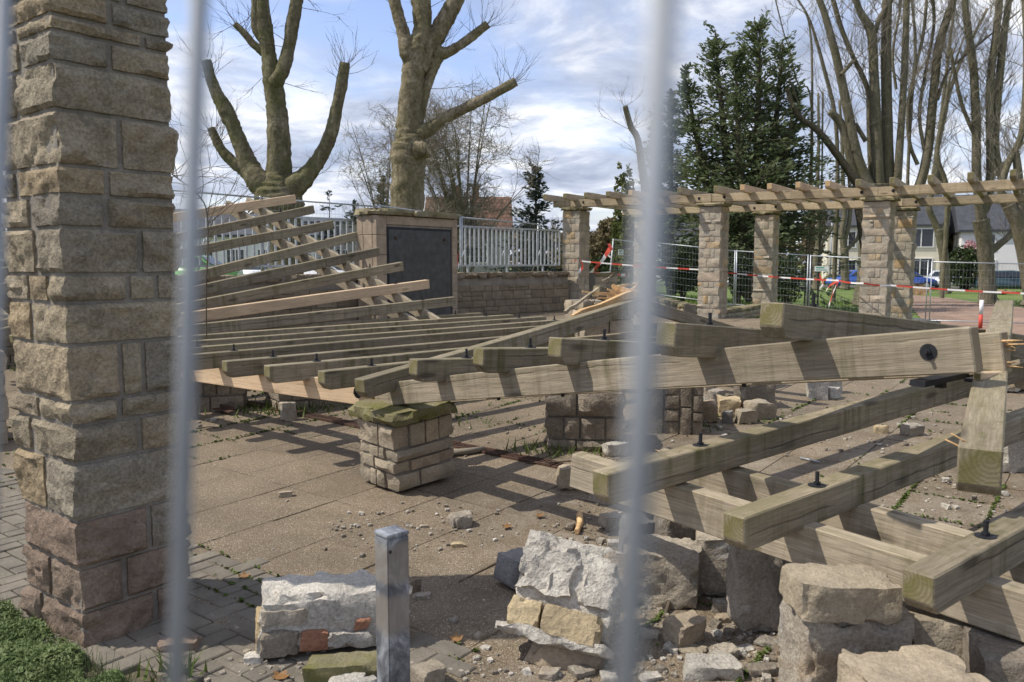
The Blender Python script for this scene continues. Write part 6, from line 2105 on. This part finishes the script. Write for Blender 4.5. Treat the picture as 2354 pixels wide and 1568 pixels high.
# loose chips, one object each; the finest crumbs together
def chips():
    rr = random.Random(33)
    meshes = []
    for k in range(8):
        vs, fs = rock(1, rr.uniform(.55, .9), rr.uniform(.25, .6), 700 + k, 4, .32, .09, .1, 2.2)
        mb = MB(); mb.add(vs, fs, 0, False)
        for m in (M_RUB, M_WHITE, M_RUBD):
            me = bpy.data.meshes.new('chip'); me.from_pydata([tuple(v) for v in mb.v], [], mb.f); me.materials.append(m); meshes.append(me)
    spots = []
    def field(lab, n, u0, u1, v0, v1, s0, s1):
        for _ in range(n):
            spots.append((rr.uniform(u0, u1), rr.uniform(v0, v1), s0 + (s1 - s0) * rr.random() ** 2.0, lab))
    field('in the crumbly scatter left of the thick blurred bar', 26, 1290, 1480, 1215, 1300, .02, .075); field('on the ground round the ochre squared stone', 12, 1440, 1560, 1400, 1500, .018, .05)
    field('in the scatter at the foot of the upright slab', 26, 1640, 1830, 1440, 1525, .018, .06)
    field('right of the square post in front of the grey cut block', 12, 1080, 1230, 1375, 1550, .015, .04); field('on the herringbone pavers left of the long chunk', 14, 430, 640, 1400, 1560, .012, .035)
    field('on the open paving between pillar stub and post', 18, 620, 1250, 1150, 1330, .013, .035)
    field('on the paving behind the front rafter of the right section', 26, 1800, 2160, 930, 1060, .018, .06); field('round the rubble heap behind the big beam', 22, 1560, 1840, 960, 1030, .025, .08)
    field('right of the middle rafter near the crooked rafter', 12, 2150, 2330, 1060, 1170, .018, .06)
    field('at the foot of the leaning grey slab beside the near pillar', 16, 420, 500, 955, 985, .02, .06); field('along the bottom edge between the tilted chunk and the corner slab', 22, 1380, 1820, 1500, 1564, .015, .05)
    for k, (u, v, s, lab) in enumerate(spots):
        p = gnd(u, v)
        o = bpy.data.objects.new('stone_chip', meshes[rr.randrange(len(meshes))])
        M = Matrix.Translation((p.x, p.y, p.z - .002)) @ Matrix.Rotation(rr.uniform(0, 6.28), 4, 'Z') @ Matrix.Scale(s, 4)
        link(o, None, M)
        tag(o, 'small loose stone chip ' + lab, 'stone chip', 'stone chips ' + lab)
    mb = MB()
    base = meshes[0]
    bv = [v.co.copy() for v in base.vertices]; bf = [tuple(p.vertices) for p in base.polygons]
    n = 0
    while n < 3000:
        u, v = rr.uniform(420, 2340), rr.uniform(930, 1568)
        p = gnd(u, v)
        dn = noise.noise(Vector((p.x * .9, p.y * .9, 6)))
        if dn < (-.1 if u > 1250 else .12): continue
        s = .004 + .024 * rr.random() ** 2.5
        R = Matrix.Rotation(rr.uniform(0, 6.28), 3, 'Z')
        mb.add([R @ (q * s) + p for q in bv], bf, rr.choice((0, 0, 1, 2)), False); n += 1
    mb.build('rubble_crumbs', [M_RUB, M_WHITE, M_RUBD], None, None, 'stuff')
chips()

# sticks, nail, leaves, iron profile
def stick(label, pts, r, m, cat='stick', name='stick', group=None):
    t = MB(); P = [Vector(p) for p in pts]; t.tube(P, [r] + [r * .9] * (len(P) - 2) + [r * .75], 6)
    return tag(t.build(name, m), label, cat, group)
def gp(u, v, dz=.012):
    p = gnd(u, v); p.z += dz; return p
stick('peeled brown branch piece lying right of the pillar stub', [gp(1032, 1050, .03), gp(1075, 1046, .03), gp(1112, 1040, .03)], .03, M_TWIGL)
stick('orange torn branch stub lying left of the blurred bar among chips', [gp(1332, 1190, .02), gp(1334, 1210, .02), gp(1326, 1230, .02)], .022, M_SPL)
stick('thin twig beside the torn branch stub', [gp(1340, 1240), gp(1372, 1246), gp(1395, 1252)], .006, M_TWIG)
stick('brown stick leaning on the large boulder', [gp(1528, 1418, .0), gp(1548, 1385, .07)], .01, M_TWIG)
stick('bare bolt shaft lying on the paving behind the middle rafter', [gp(1840, 1056, .012), gp(1885, 1066, .012)], .009, M_GALV, 'bolt', 'bolt_shaft')
stick('thin dark twig lying on the far paving right of the stub', [gp(1040, 905), gp(1090, 908), gp(1130, 903)], .01, M_TWIG)
stick('thin dark twig left of the stub', [gp(450, 988), gp(480, 984), gp(512, 986)], .006, M_TWIG)
def bent_twig():
    mb = MB(); rr = random.Random(3)
    twig(mb, gp(1210, 1068), Vector((.8, -.3, .1)), .75, .007, rr, 2, .5, .12, 5, 3)
    tag(mb.build('twig', M_TWIG), 'forked thin twig lying by the drain left of the torn beam ends', 'twig')
bent_twig()
def leaves():
    rr = random.Random(21)
    mb = MB()
    n = 7
    mb.add([Vector((.026 * (1 + .6 * (i % 2)) * cos(2 * pi * i / 10), .02 * (1 + .6 * (i % 2)) * sin(2 * pi * i / 10), .012 * (i % 2))) for i in range(10)], [tuple(range(10))])
    first = None
    for k, (u, v, lab) in enumerate([(1165, 1215, 'right of the lone squared stone'), (1240, 1190, 'near the torn beam ends, farthest from the post'), (560, 1330, 'where the pavers meet the slabs'),
                                     (1050, 1475, 'just right of the post'), (645, 1562, 'below the long chunk')]):
        p = gnd(u, v); M = Matrix.Translation((p.x, p.y, p.z + .012)) @ Matrix.Rotation(rr.uniform(0, 6), 4, 'Z') @ Matrix.Rotation(rr.uniform(-.3, .3), 4, 'X')
        if first is None:
            o = mb.build('dry_leaf', M_DRYLEAF, None, M); first = o.data
        else:
            o = link(bpy.data.objects.new('dry_leaf', first), None, M)
        tag(o, 'brown dry leaf ' + lab, 'leaf', 'dry leaves on the paving')
leaves()
mb = MB(); a, b_ = gp(455, 935, .03), gp(535, 955, .03)
R = Matrix.Rotation(atan2((b_ - a).y, (b_ - a).x), 3, 'Z')
mb.box((a + b_) / 2, ((b_ - a).length, .07, .012), 0, 0, R); mb.box((a + b_) / 2 + Vector((0, .03, .02)), ((b_ - a).length, .01, .05), 0, 0, R)
tag(mb.build('iron_profile', M_RUST), 'dark rusty angle iron lying by the shaded stump', 'iron bar')
# ------------------------------------------------------------------ weeds and moss
def weed_patch():
    rr = random.Random(17); mb = MB()
    n = 0
    while n < 9500:
        u, v = rr.uniform(-60, 330), rr.uniform(1330, 1610)
        lim = 1395 + .62 * max(0, u - 10)
        if v < lim + 14 * noise.noise(Vector((u * .03, v * .03, 1))): continue
        p = gnd(u, v)
        q = p - cc
        if abs(q.dot(RA)) < WA / 2 + .02 and abs(q.dot(LA)) < WB / 2 + .02: continue
        den = noise.noise(Vector((p.x * 5, p.y * 5, 0)))
        if u > 190 and den < .05 + (u - 190) / 350: continue
        if u < 190 and den < -.22 and rr.random() < .7: continue
        hmax = (.012 + .04 * max(0, den + .45)) * (1 if u < 200 else .5)
        z = p.z + hmax * rr.random() ** .6
        s = rr.uniform(.006, .019)
        d = Vector((rr.gauss(0, .5), rr.gauss(0, .5), 1)).normalized()
        a = d.orthogonal().normalized(); a = Matrix.Rotation(rr.uniform(0, 6.28), 3, d) @ a; h = d.cross(a)
        c = Vector((p.x, p.y, z))
        mb.add([c - a * s, c - h * s * .5 + a * s * .2, c + a * s + d * s * .2, c + h * s * .5 + a * s * .2], [(0, 1, 2, 3)])
        n += 1
    for _ in range(1100):
        u, v = rr.uniform(-40, 330), rr.uniform(1400, 1600)
        if v < 1400 + .62 * max(0, u - 10): continue
        p = gnd(u, v)
        mb.tube([p, p + Vector((rr.gauss(0, .02), rr.gauss(0, .02), rr.uniform(.03, .1)))], [.0016, .0006], 3, 0, False)
    mb.build('weeds', M_WEED, None, None, 'stuff')
weed_patch()

def joint_moss():
    rr = random.Random(18); mb = MB()
    n = 0
    tries = 0
    while n < 9000 and tries < 90000:
        tries += 1
        y = 2.5 + 11 * rr.random() ** 1.6; x = rr.uniform(-.66, .66) * y
        pav = in_pavers(x, y)
        q = Vector((x, y, 0)) - PV0
        a, b_ = q.dot(PE1), q.dot(PE2)
        g = noise.noise(Vector((x * .55, y * .55, 3))) + .35 * noise.noise(Vector((x * 2.1, y * 2.1, 8)))
        if pav:
            a = round(a / .1) * .1; 
            b_ = b_ if rr.random() < .5 else round(b_ / .1) * .1
            if g < .12: continue
        else:
            thr = -.02 if (y > 6.2) else .3
            if g < thr: continue
            if rr.random() < .72: b_ = (round(b_ / SL - .37 - .5) + .37 + .5) * SL
            else: a = round(a / SL) * SL
        p = PV0 + PE1 * (a + rr.gauss(0, .006)) + PE2 * (b_ + rr.gauss(0, .006))
        p.z = gz(p.x, p.y)
        s = rr.uniform(.006, .016) * (1 + .12 * max(0, y - 4))
        for _ in range(2):
            d = Vector((rr.gauss(0, .6), rr.gauss(0, .6), 1)).normalized()
            w = d.orthogonal().normalized(); w = Matrix.Rotation(rr.uniform(0, 6), 3, d) @ w; h = d.cross(w)
            c = p + Vector((0, 0, rr.uniform(.004, .014)))
            mb.add([c - w * s, c - h * s * .6, c + w * s, c + h * s * .6], [(0, 1, 2, 3)])
        n += 1
    # taller tufts round the stumps
    for (u, v, k, sp) in [(700, 935, 160, .35), (650, 948, 120, .22), (1275, 1040, 140, .22), (930, 952, 90, .25), (1120, 915, 60, .3), (990, 975, 50, .25), (1560, 985, 40, .2), (1700, 1300, 0, .1), (400, 1555, 60, .05), (560, 940, 60, .25)]:
        for _ in range(k):
            p = gnd(u, v) + Vector((rr.gauss(0, sp), rr.gauss(0, sp * .6), 0)); h = rr.uniform(.03, .12)
            a = rr.uniform(0, 6.28); w = Vector((cos(a), sin(a), 0)) * .008
            t = p + Vector((rr.gauss(0, .05), rr.gauss(0, .05), h))
            mb.add([p - w, p + w, t], [(0, 1, 2)])
    mb.build('moss', M_MOSS, None, None, 'stuff')
joint_moss()

# ------------------------------------------------------------------ barrier tape and striped pole
def tape(label, pts, w=.08, sag=.0, twist=.2, name='barrier_tape', seg=.28):
    P = [Vector(p) for p in pts]
    mb = MB(); k = 0
    for a, b_ in zip(P, P[1:]):
        L = (b_ - a).length; n = max(2, int(L / (seg / 3)))
        d = (b_ - a).normalized()
        for i in range(n):
            row = []
            for t in (i / n, (i + 1) / n):
                c = a.lerp(b_, t) - Vector((0, 0, sag * 4 * t * (1 - t)))
                th = twist * noise.noise(Vector((c.x * .8, c.y * .8, 4)))
                s = d.cross(Vector((0, 0, 1))).normalized()
                up = Vector((0, 0, 1)) * cos(th) + s * sin(th)
                row += [c - up * w / 2, c + up * w / 2]
            mb.add([row[0], row[2], row[3], row[1]], [(0, 1, 2, 3)], int((k * seg / 3) / seg) % 2); k += 1
    return tag(mb.build(name, [M_TREDP, M_TWHITE]), label, 'barrier tape', 'red and white barrier tapes')
tape('long red and white barrier tape stretched past the standing pillars to the right edge',
     [at(1312, 598, 20.3), at(1612, 620, 18.4), at(1672, 627, 18.5), at(1928, 645, 16.2), at(1985, 651, 15.6), at(2048, 656, 15.6), at(2420, 677, 14.2)], .032, .02)
tape('short red and white tape hanging from the leaning fence post down to the left', [at(1402, 571, 24.1), at(1384, 600, 23.8), at(1352, 634, 23.5)], .13, .0, 1.5)
tape('crumpled red and white tape tied round the middle of the leaning fence post', [at(1399, 560, 24.2), at(1406, 572, 24.1), at(1397, 585, 24.2), at(1405, 592, 24.1)], .12, 0, 2.5)
tape('low red and white tape behind the leaning fence panel', [at(1360, 627, 26), at(1400, 627, 26), at(1440, 632, 27)], .08, .02)
tape('red and white tape hanging steeply in the gap left of the widest pillar', [at(1928, 645, 16.3), at(1915, 672, 16.8), at(1904, 708, 17.2)], .09, 0, 1.5)
tape('torn end of tape fluttering left of the hanging tape', [at(1926, 646, 16.4), at(1908, 656, 16.6), at(1899, 668, 16.8)], .05, 0, 2)
tape('loop of tape on the fence near the white plate', [at(1884, 632, 26.4), at(1893, 652, 26.3), at(1884, 664, 26.4)], .10, 0, 2.2)
tape('small red tape scrap knotted at the right end of the railing', [at(1336, 600, 19.9), at(1341, 614, 19.9), at(1330, 625, 19.9)], .10, 0, 2.5)
tape('red tape scrap tied to the railing beside the monument', [at(1054, 585, 17.2), at(1051, 600, 17.2), at(1055, 614, 17.2)], .12, 0, 2.5)
def striped_pole():
    p = at(2257, 690, 9.0); z0 = gz(p.x, p.y)
    t = thing('striped_pole', 'thin red and white striped pole behind the torn beam end', 'marker pole', (p.x, p.y, z0))
    n = int((p.z - z0) / .16) + 1
    for i in range(n):
        mb = MB(); a = p.z - .16 * (i + 1); mb.tube([(p.x, p.y, max(z0, a)), (p.x, p.y, p.z - .16 * i - .0005)], .021, 10)
        mb.build('stripe', M_TWHITE if i % 2 == 0 else M_TREDP, t)
striped_pole()

# ------------------------------------------------------------------ cars
def car_paint(name, col):
    m, nt, b = mat(name)
    b.inputs['Base Color'].default_value = (*col, 1); b.inputs['Roughness'].default_value = .25
    b.inputs['Specular IOR Level'].default_value = .6; b.inputs['Coat Weight'].default_value = .6
    return m
def car(label, x, y, z, hd, paint, L=4.0, H=1.45, W=1.7):
    t = thing('parked_car', label, 'car', (x, y, z), 'cars parked along the street')
    M0 = Matrix.Translation((x, y, z)) @ Matrix.Rotation(hd, 4, 'Z')
    def ext(prof, y0, y1, nm, m, inset=0.0, zc=None):
        bm = bmesh.new(); rows = []
        for yy, s in ((y0, 1), (y1, 1)):
            rows.append([bm.verts.new((px, yy - (1 if yy > 0 else -1) * inset * max(0, (pz - .9) / .55), pz)) for px, pz in prof])
        n = len(prof)
        for i in range(n):
            j = (i + 1) % n; bm.faces.new((rows[0][i], rows[0][j], rows[1][j], rows[1][i]))
        bm.faces.new(rows[0][::-1]); bm.faces.new(rows[1])
        bmesh.ops.recalc_face_normals(bm, faces=bm.faces)
        bmesh.ops.bevel(bm, geom=[e for e in bm.edges if e.calc_face_angle(0) > .7], offset=.045, segments=2, affect='EDGES')
        bm.transform(M0)
        me = bpy.data.meshes.new(nm); bm.to_mesh(me); bm.free(); me.materials.append(m)
        for p in me.polygons: p.use_smooth = True
        return link(bpy.data.objects.new(nm, me), t)
    h = H / 1.45
    body = [(-L / 2, .38), (-L / 2 + .03, .85 * h), (-L / 2 + .25, .95 * h), (L / 2 - 1.05, .95 * h), (L / 2 - .15, .78 * h), (L / 2, .55), (L / 2 - .05, .25), (-L / 2 + .08, .25)]
    ext(body, -W / 2, W / 2, 'body', paint)
    cab = [(-L / 2 + .22, .93 * h), (-L / 2 + .55, 1.40 * h), (-.1, H), (.35, 1.40 * h), (L / 2 - .95, .93 * h)]
    ext(cab, -W / 2 + .06, W / 2 - .06, 'cabin', paint, .12)
    for s in (-1, 1):
        for (a, b_, c, d) in ((-L / 2 + .52, -L / 2 + .72, -.28, -.28), (-.20, -.20, .30, L / 2 - 1.22)):
            q = [(a, 1.0 * h), (b_, 1.34 * h), (c, 1.36 * h), (d, 1.0 * h)] if a < -.3 else [(a, 1.0 * h), (b_, 1.36 * h), (c, 1.34 * h), (d, 1.0 * h)]
            mb = MB(); pts = []
            for off in (0, .012):
                for px, pz in q:
                    yy = s * (W / 2 - .06 - .12 * max(0, (pz - .9) / .55) + off - .002)
                    pts.append(M0 @ Vector((px, yy, pz)))
            mb.add(pts, [(0, 1, 2, 3), (7, 6, 5, 4), (0, 4, 5, 1), (1, 5, 6, 2), (2, 6, 7, 3), (3, 7, 4, 0)])
            mb.build('side_window', M_GLASS, t)
        for k in (-1, 1):
            c = M0 @ Vector((k * L * .31, s * (W / 2 - .19), .31)); ax = (M0.to_3x3() @ Vector((0, s, 0)))
            mb = MB(); mb.disc(c, ax, .31, .2, 18); w = mb.build('wheel', M_TIRE, t)
            mb = MB(); mb.disc(c + ax * .19, ax, .19, .02, 14); mb.build('rim', M_GALV, w)
        mb = MB(); mb.box(M0 @ Vector((L / 2 - .1, s * (W / 2 - .3), .66 * h)), (.14, .34, .14), 0, hd); mb.build('headlight', M_WHITEP, t)
        mb = MB(); mb.box(M0 @ Vector((-L / 2 + .03, s * (W / 2 - .2), .75 * h)), (.1, .2, .2), 0, hd); mb.build('tail_light', M_LEAD, t)
    for (xa, za, xb, zb) in ((L / 2 - .98, .99 * h, .42, 1.37 * h), (-L / 2 + .26, 1.0 * h, -L / 2 + .52, 1.36 * h)):
        mb = MB(); pts = []
        sx = .012 if xa > 0 else -.012
        for off in (0, sx * 2):
            for (px, pz, yy) in ((xa, za, -W / 2 + .2), (xa, za, W / 2 - .2), (xb, zb, W / 2 - .3), (xb, zb, -W / 2 + .3)):
                pts.append(M0 @ Vector((px + off + sx, yy, pz)))
        mb.add(pts, [(0, 1, 2, 3), (7, 6, 5, 4), (0, 4, 5, 1), (1, 5, 6, 2), (2, 6, 7, 3), (3, 7, 4, 0)])
        mb.build('windscreen', M_GLASS, t)
BLUE, DBLUE, TEAL, SILV, WHT, GRN, BLK = [car_paint(n, c) for n, c in (('blue_paint', (.03, .10, .42)), ('deep_blue_paint', (.02, .06, .28)), ('teal_paint', (.012, .035, .045)), ('silver_paint', (.5, .53, .58)), ('white_car_paint', (.7, .7, .72)), ('green_paint', (.16, .42, .08)), ('dark_grey_paint', (.05, .05, .06)))]
def carat(label, u, v, Y, hd, paint, z=-.4, **k):
    p = at(u, v, Y); car(label, p.x, p.y, z, hd, paint, **k)
carat('bright blue hatchback between the slim trunk and the widest pillar', 1962, 640, 65, radians(-168), BLUE)
carat('deep blue car whose rear shows right of the shadowed pillar behind the widest one', 2086, 640, 62, radians(-20), DBLUE)
carat('silver car just right of the deep blue car', 2186, 645, 63, radians(-35), SILV, L=3.6)
carat('dark teal estate car behind the thickest trunk at the right edge', 2322, 645, 56, radians(-12), TEAL, L=4.4, H=1.5)
carat('white car seen between front pillar and shadowed pillar', 1688, 640, 66, radians(-15), WHT)
carat('silver car half hidden by the dark drooping bush', 1795, 640, 68, radians(160), SILV)
carat('dark grey car behind the short stone stub wall', 1385, 640, 60, radians(10), BLK, z=-.1)
carat('light green car seen through the left railing', 455, 600, 40, radians(-5), GRN, z=.55)
carat('silver car roof showing over the wall below the rafters, left one', 610, 604, 42, radians(170), SILV, z=.3)
carat('white car roof showing over the wall just left of the monument', 735, 604, 42, radians(5), WHT, z=.3)
# heaps of earth by the street
for k, (u, v, w, lab) in enumerate([(2300, 662, 110, 'heap of brown earth in front of the dark teal car'), (2105, 656, 60, 'small heap of sandy earth in front of the deep blue car')]):
    p = at(u, v, 52); vs, fs = rock(w * 52 / F, 2.5, .8, 900 + k, 14, .35, .22, .55, 1.4, 16)
    mb = MB(); mb.add([q + Vector((p.x, p.y, -.5)) for q in vs], fs, 0, True); tag(mb.build('earth_heap', M_EARTH), lab, 'earth heap')

# ------------------------------------------------------------------ houses and lamps
def house(label, c, hd, W, D, zb, eave, ridge, wall, roof, wins, side_wins=(), over=.35, hip=False, chim=(), axis='x'):
    """front is local -y; wins = (x, z, w, h) on the front, side_wins on local -x"""
    t = thing('house', label, 'house', (c[0], c[1], zb))
    M0 = Matrix.Translation((c[0], c[1], zb)) @ Matrix.Rotation(hd, 4, 'Z')
    R3 = M0.to_3x3()
    mb = MB(); 
    x0, x1, y0, y1 = -W / 2, W / 2, -D / 2, D / 2
    vs = [(x0, y0, 0), (x1, y0, 0), (x1, y1, 0), (x0, y1, 0), (x0, y0, eave), (x1, y0, eave), (x1, y1, eave), (x0, y1, eave)]
    fs = [(0, 1, 5, 4), (1, 2, 6, 5), (2, 3, 7, 6), (3, 0, 4, 7)]
    if not hip:
        vs += [(x0, 0, ridge - .12), (x1, 0, ridge - .12)]; fs += [(4, 7, 8), (5, 9, 6)]
    mb.add([M0 @ Vector(v) for v in vs], fs); mb.build('wall', wall, t)
    # roof: two thick slopes (or four)
    o = over
    s = (ridge - eave) / (D / 2)
    ze = eave - s * o * .0 + .02
    e = [(x0 - o, y0 - o, ze), (x1 + o, y0 - o, ze), (x1 + o, y1 + o, ze), (x0 - o, y1 + o, ze)]
    hx = D / 2 * .8 if hip else -o
    r_ = [(x0 + hx, 0, ridge), (x1 - hx, 0, ridge)]
    mb = MB(); V = [Vector(v) for v in e + r_]; V2 = [v - Vector((0, 0, .18)) for v in V]
    f = [(0, 1, 5, 4), (2, 3, 4, 5), (1, 2, 5), (3, 0, 4), (0 + 6, 4 + 6, 5 + 6, 1 + 6), (2 + 6, 5 + 6, 4 + 6, 3 + 6), (0, 6, 7, 1), (1, 7, 8, 2), (2, 8, 9, 3), (3, 9, 6, 0)]
    mb.add([M0 @ v for v in V + V2], f); rf = mb.build('roof', roof, t)
    for (cx, cy, hh) in chim:
        mb = MB(); mb.box(M0 @ Vector((cx, cy, ridge - .3 + hh / 2)), (.55, .55, hh + .6), 0, hd); mb.build('chimney', M_BRICK, rf)
    def win(px, py, pz, w, h, ang):
        Rw = Matrix.Rotation(hd + ang, 3, 'Z')
        P = M0 @ Vector((px, py, pz))
        n = Rw @ Vector((0, -1, 0))
        mb = MB()
        for sx in (-1, 0, 1): mb.box(P + Rw @ Vector((sx * (w / 2 - .04), 0, 0)) + n * .05, (.08, .1, h), 0, 0, Rw)
        for sz in (-1, 1): mb.box(P + Vector((0, 0, sz * (h / 2 + .03))) + n * .05, (w + .06, .11, .08), 0, 0, Rw)
        o_ = mb.build('window', M_WHITEP, t)
        mb = MB(); mb.box(P + n * .02, (w - .06, .04, h), 0, 0, Rw); mb.build('pane', M_GLASS, o_)
    for (px, pz, w, h) in wins: win(px, -D / 2, pz, w, h, 0)
    for (py, pz, w, h) in side_wins: win(-W / 2, py, pz, w, h, -pi / 2)
    return t
p = at(2028, 640, 76)
house('two storey cream house with a slate roof behind the widest pillar', (p.x + 1.0, p.y + 3), radians(-18), 10.0, 8.0, -.5, 5.6, 8.6, M_CREAM, M_SLATE,
      [(-3.2, 1.6, 1.6, 1.5), (-.4, 1.6, 1.4, 1.5), (3.0, 1.7, 2.1, 1.6), (-3.2, 4.3, 1.4, 1.4), (3.0, 4.4, 2.1, 1.6)], [(-1.5, 1.6, 1.4, 1.6), (1.5, 4.2, 1.2, 1.6), (-1.8, 4.2, 1.2, 1.6)], hip=False, over=.25)
p = at(2345, 640, 70)
house('white house with a dark roof at the right edge behind the thick trunk', (p.x + 1.5, p.y + 4), radians(-22), 9.0, 8.0, -.5, 5.0, 8.4, M_WHITEW, M_SLATE,
      [(-2.5, 1.6, 1.5, 1.5), (1.5, 1.6, 1.5, 1.5), (-2.5, 4.0, 1.3, 1.2), (1.5, 4.0, 1.3, 1.2)], [(0, 1.6, 1.2, 1.5), (0, 4.0, 1.2, 1.3)])
p = at(1072, 605, 62)
house('grey house with a red brown tiled roof between the monument and the blue spruce', (p.x, p.y + 4), radians(2), 6.3, 8.5, .2, 3.9, 6.75, M_GREYW, M_TILES,
      [(.8, 2.1, 1.3, 1.3), (-1.6, 2.1, 1.2, 1.3)], [], chim=((-.9, 0, .9), (.55, 0, .9)), over=.3)
p = at(560, 605, 60)
house('long low white building with big windows behind the left railing', (p.x, p.y + 4), radians(4), 9.5, 6, .3, 3.4, 4.3, M_WHITEW, M_SLATE,
      [(-3.4, 1.6, 1.4, 1.4), (-1.1, 1.6, 1.4, 1.4), (1.2, 1.6, 1.4, 1.4), (3.4, 1.6, 1.4, 1.4)])
p = at(735, 605, 64)
house('grey flat roofed house with a dark upper storey left of the monument', (p.x, p.y + 4), radians(0), 5.0, 6, .3, 4.6, 5.0, M_GREYW, M_SLATE, [(-1.3, 1.7, 1.4, 1.3), (1.2, 1.7, 1.4, 1.3), (0, 3.8, 3.0, .9)])
p = at(425, 605, 70)
house('dark roofed house seen through the fence right of the near pillar', (p.x - 1, p.y + 4), radians(10), 8, 8, .3, 3.2, 6.2, M_WHITEW, M_SLATE, [(2.4, 1.6, 1.4, 1.3), (-.5, 1.6, 1.4, 1.3)])
p = at(1640, 605, 92)
house('pale grey house glimpsed through the holly behind the front pillar', (p.x, p.y), radians(0), 12, 8, -.4, 5, 7.6, M_WHITEW, M_SLATE, [(-3, 1.8, 1.5, 1.4), (1, 1.8, 1.5, 1.4), (4, 1.8, 1.5, 1.4), (-3, 4, 1.5, 1.3), (1, 4, 1.5, 1.3)])
def lamp(label, u, v, Y, z0, r=.06):
    p = at(u, v, Y)
    t = thing('street_lamp', label, 'street lamp', (p.x, p.y, z0), 'street lamps')
    mb = MB(); mb.tube([(p.x, p.y, z0), (p.x, p.y, p.z)], [r, r * .7], 8); mb.build('pole', M_GALV, t)
    mb = MB(); mb.tube([(p.x, p.y, p.z - .02), (p.x, p.y, p.z + .08), (p.x, p.y, p.z + .2)], [.12, .28, .1], 10); mb.build('lamp_head', M_GALV, t)
lamp('grey street lamp standing in front of the red brown tiled roof', 1079, 428, 50, .2)
lamp('grey street lamp post before the cream house, left of the slim trunk', 2030 - 0, 360, 64, -.4) if False else lamp('grey lamp post before the cream house, left of the slim trunk', 1913, 505, 66, -.4)

# ------------------------------------------------------------------ wild shoot by the near pillar
def wild_shoot():
    rr = random.Random(5); mb = MB()
    b_ = at(465, 560, 8.6); b_.z = gz(b_.x, b_.y)
    pts = [b_, at(474, 690, 8.4), at(478, 560, 8.2), at(474, 480, 8.1), at(448, 440, 8.0), at(415, 415, 7.9), at(395, 400, 7.9)]
    mb.tube(smooth_path(pts, [.012, .011, .010, .009, .008, .006, .004], 4)[0], .007, 5, 0, False)
    P, R = smooth_path(pts, [.012] * 7, 4)
    for i in range(8, len(P)):
        for _ in range(2):
            if rr.random() < .8:
                twig(mb, P[i], Vector((rr.uniform(-.4, 1), rr.gauss(0, .4), rr.uniform(-.3, .9))), rr.uniform(.2, .75), .005, rr, 2, .5, .05, 4, 2)
    tag(mb.build('wild_shoot', M_TWIG), 'thin bare arching shoot growing up right behind the near pillar', 'shrub')
wild_shoot()

# ------------------------------------------------------------------ square galvanised post
def square_post():
    c = at(900, 1219, 2.36)
    t = thing('square_post', 'square galvanised steel post with a flat cap standing in the foreground', 'post', (c.x, c.y, 0))
    h = c.z
    M = Matrix.Translation((c.x, c.y, 0)) @ Matrix.Rotation(radians(41), 4, 'Z')
    def bx(nm, sx, sz, z, m, bev=.004):
        bm = bmesh.new(); bmesh.ops.create_cube(bm, size=1)
        for v in bm.verts: v.co = Vector((v.co.x * sx, v.co.y * sx, v.co.z * sz + z))
        bmesh.ops.bevel(bm, geom=bm.edges[:], offset=bev, segments=2, affect='EDGES'); bm.transform(M)
        me = bpy.data.meshes.new(nm); bm.to_mesh(me); bm.free(); me.materials.append(m)
        return link(bpy.data.objects.new(nm, me), t)
    bx('tube', .076, h - .012, (h - .012) / 2, M_POST); bx('cap', .079, .012, h - .006 + .0005, M_POST, .003)
    mb = MB(); n = M.to_3x3() @ Vector((0, -1, 0)); n2 = M.to_3x3() @ Vector((-1, 0, 0))
    mb.disc(M @ Vector((-.03, -.0385, h - .05)) , n, .005, .002, 8)
    mb.build('drill_hole', M_BLACKM, t)
def m_post():
    m, nt, b = mat('weathered_galvanised_post')
    P = posvec(nt, 'world')
    n1 = texnoise(nt, P, 9, 7, .7, .8); n2 = texnoise(nt, posvec(nt, 'world', (30, 30, 4)), 1.0, 5, .6)
    c = ramp(nt, n1, [(.36, (.07, .075, .085)), (.5, (.19, .20, .22)), (.62, (.38, .40, .43))])
    dr_ = ramp(nt, n2, [(.5, (0, 0, 0)), (.7, (1, 1, 1))])
    sp = N(nt, 'ShaderNodeSeparateXYZ'); nt.links.new(P, sp.inputs[0])
    band = ramp(nt, math2(nt, 'ADD', sp.outputs['Z'], math2(nt, 'MULTIPLY', n1, .05)), [(.50, (0, 0, 0)), (.53, (1, 1, 1)), (.62, (1, 1, 1)), (.64, (0, 0, 0))])
    band2 = ramp(nt, math2(nt, 'ADD', sp.outputs['Z'], math2(nt, 'MULTIPLY', n1, .05)), [(.66, (0, 0, 0)), (.68, (1, 1, 1)), (.78, (1, 1, 1)), (.80, (0, 0, 0))])
    c = mixc(nt, math2(nt, 'MULTIPLY', math2(nt, 'MAXIMUM', band, band2), .75), c, (.30, .265, .23))
    c = mixc(nt, math2(nt, 'MULTIPLY', dr_, .5), c, (.10, .10, .105))
    nt.links.new(c, b.inputs['Base Color']); b.inputs['Metallic'].default_value = .35; b.inputs['Roughness'].default_value = .5
    return m
M_POST = m_post()
square_post()

# ------------------------------------------------------------------ the fence the picture is taken through
def near_fence():
    t = thing('construction_fence', 'blurred upright wires of the mesh fence right in front of the camera', 'fence', (0, .2, 0))
    for (ua, va, ub_, vb, Y, d) in ((12, -60, -34, 1640, .31, .0052), (459, -60, 403, 1640, .22, .0052), (1528, -60, 1436, 1640, .132, .0052)):
        a, b_ = at(ua, va, Y), at(ub_, vb, Y)
        x = (b_ - a)
        mb = MB(); mb.tube([a - x * .7, b_ + x * .6], d / 2, 14, 0)
        mb.build('wire', M_GALVD, t)
near_fence()
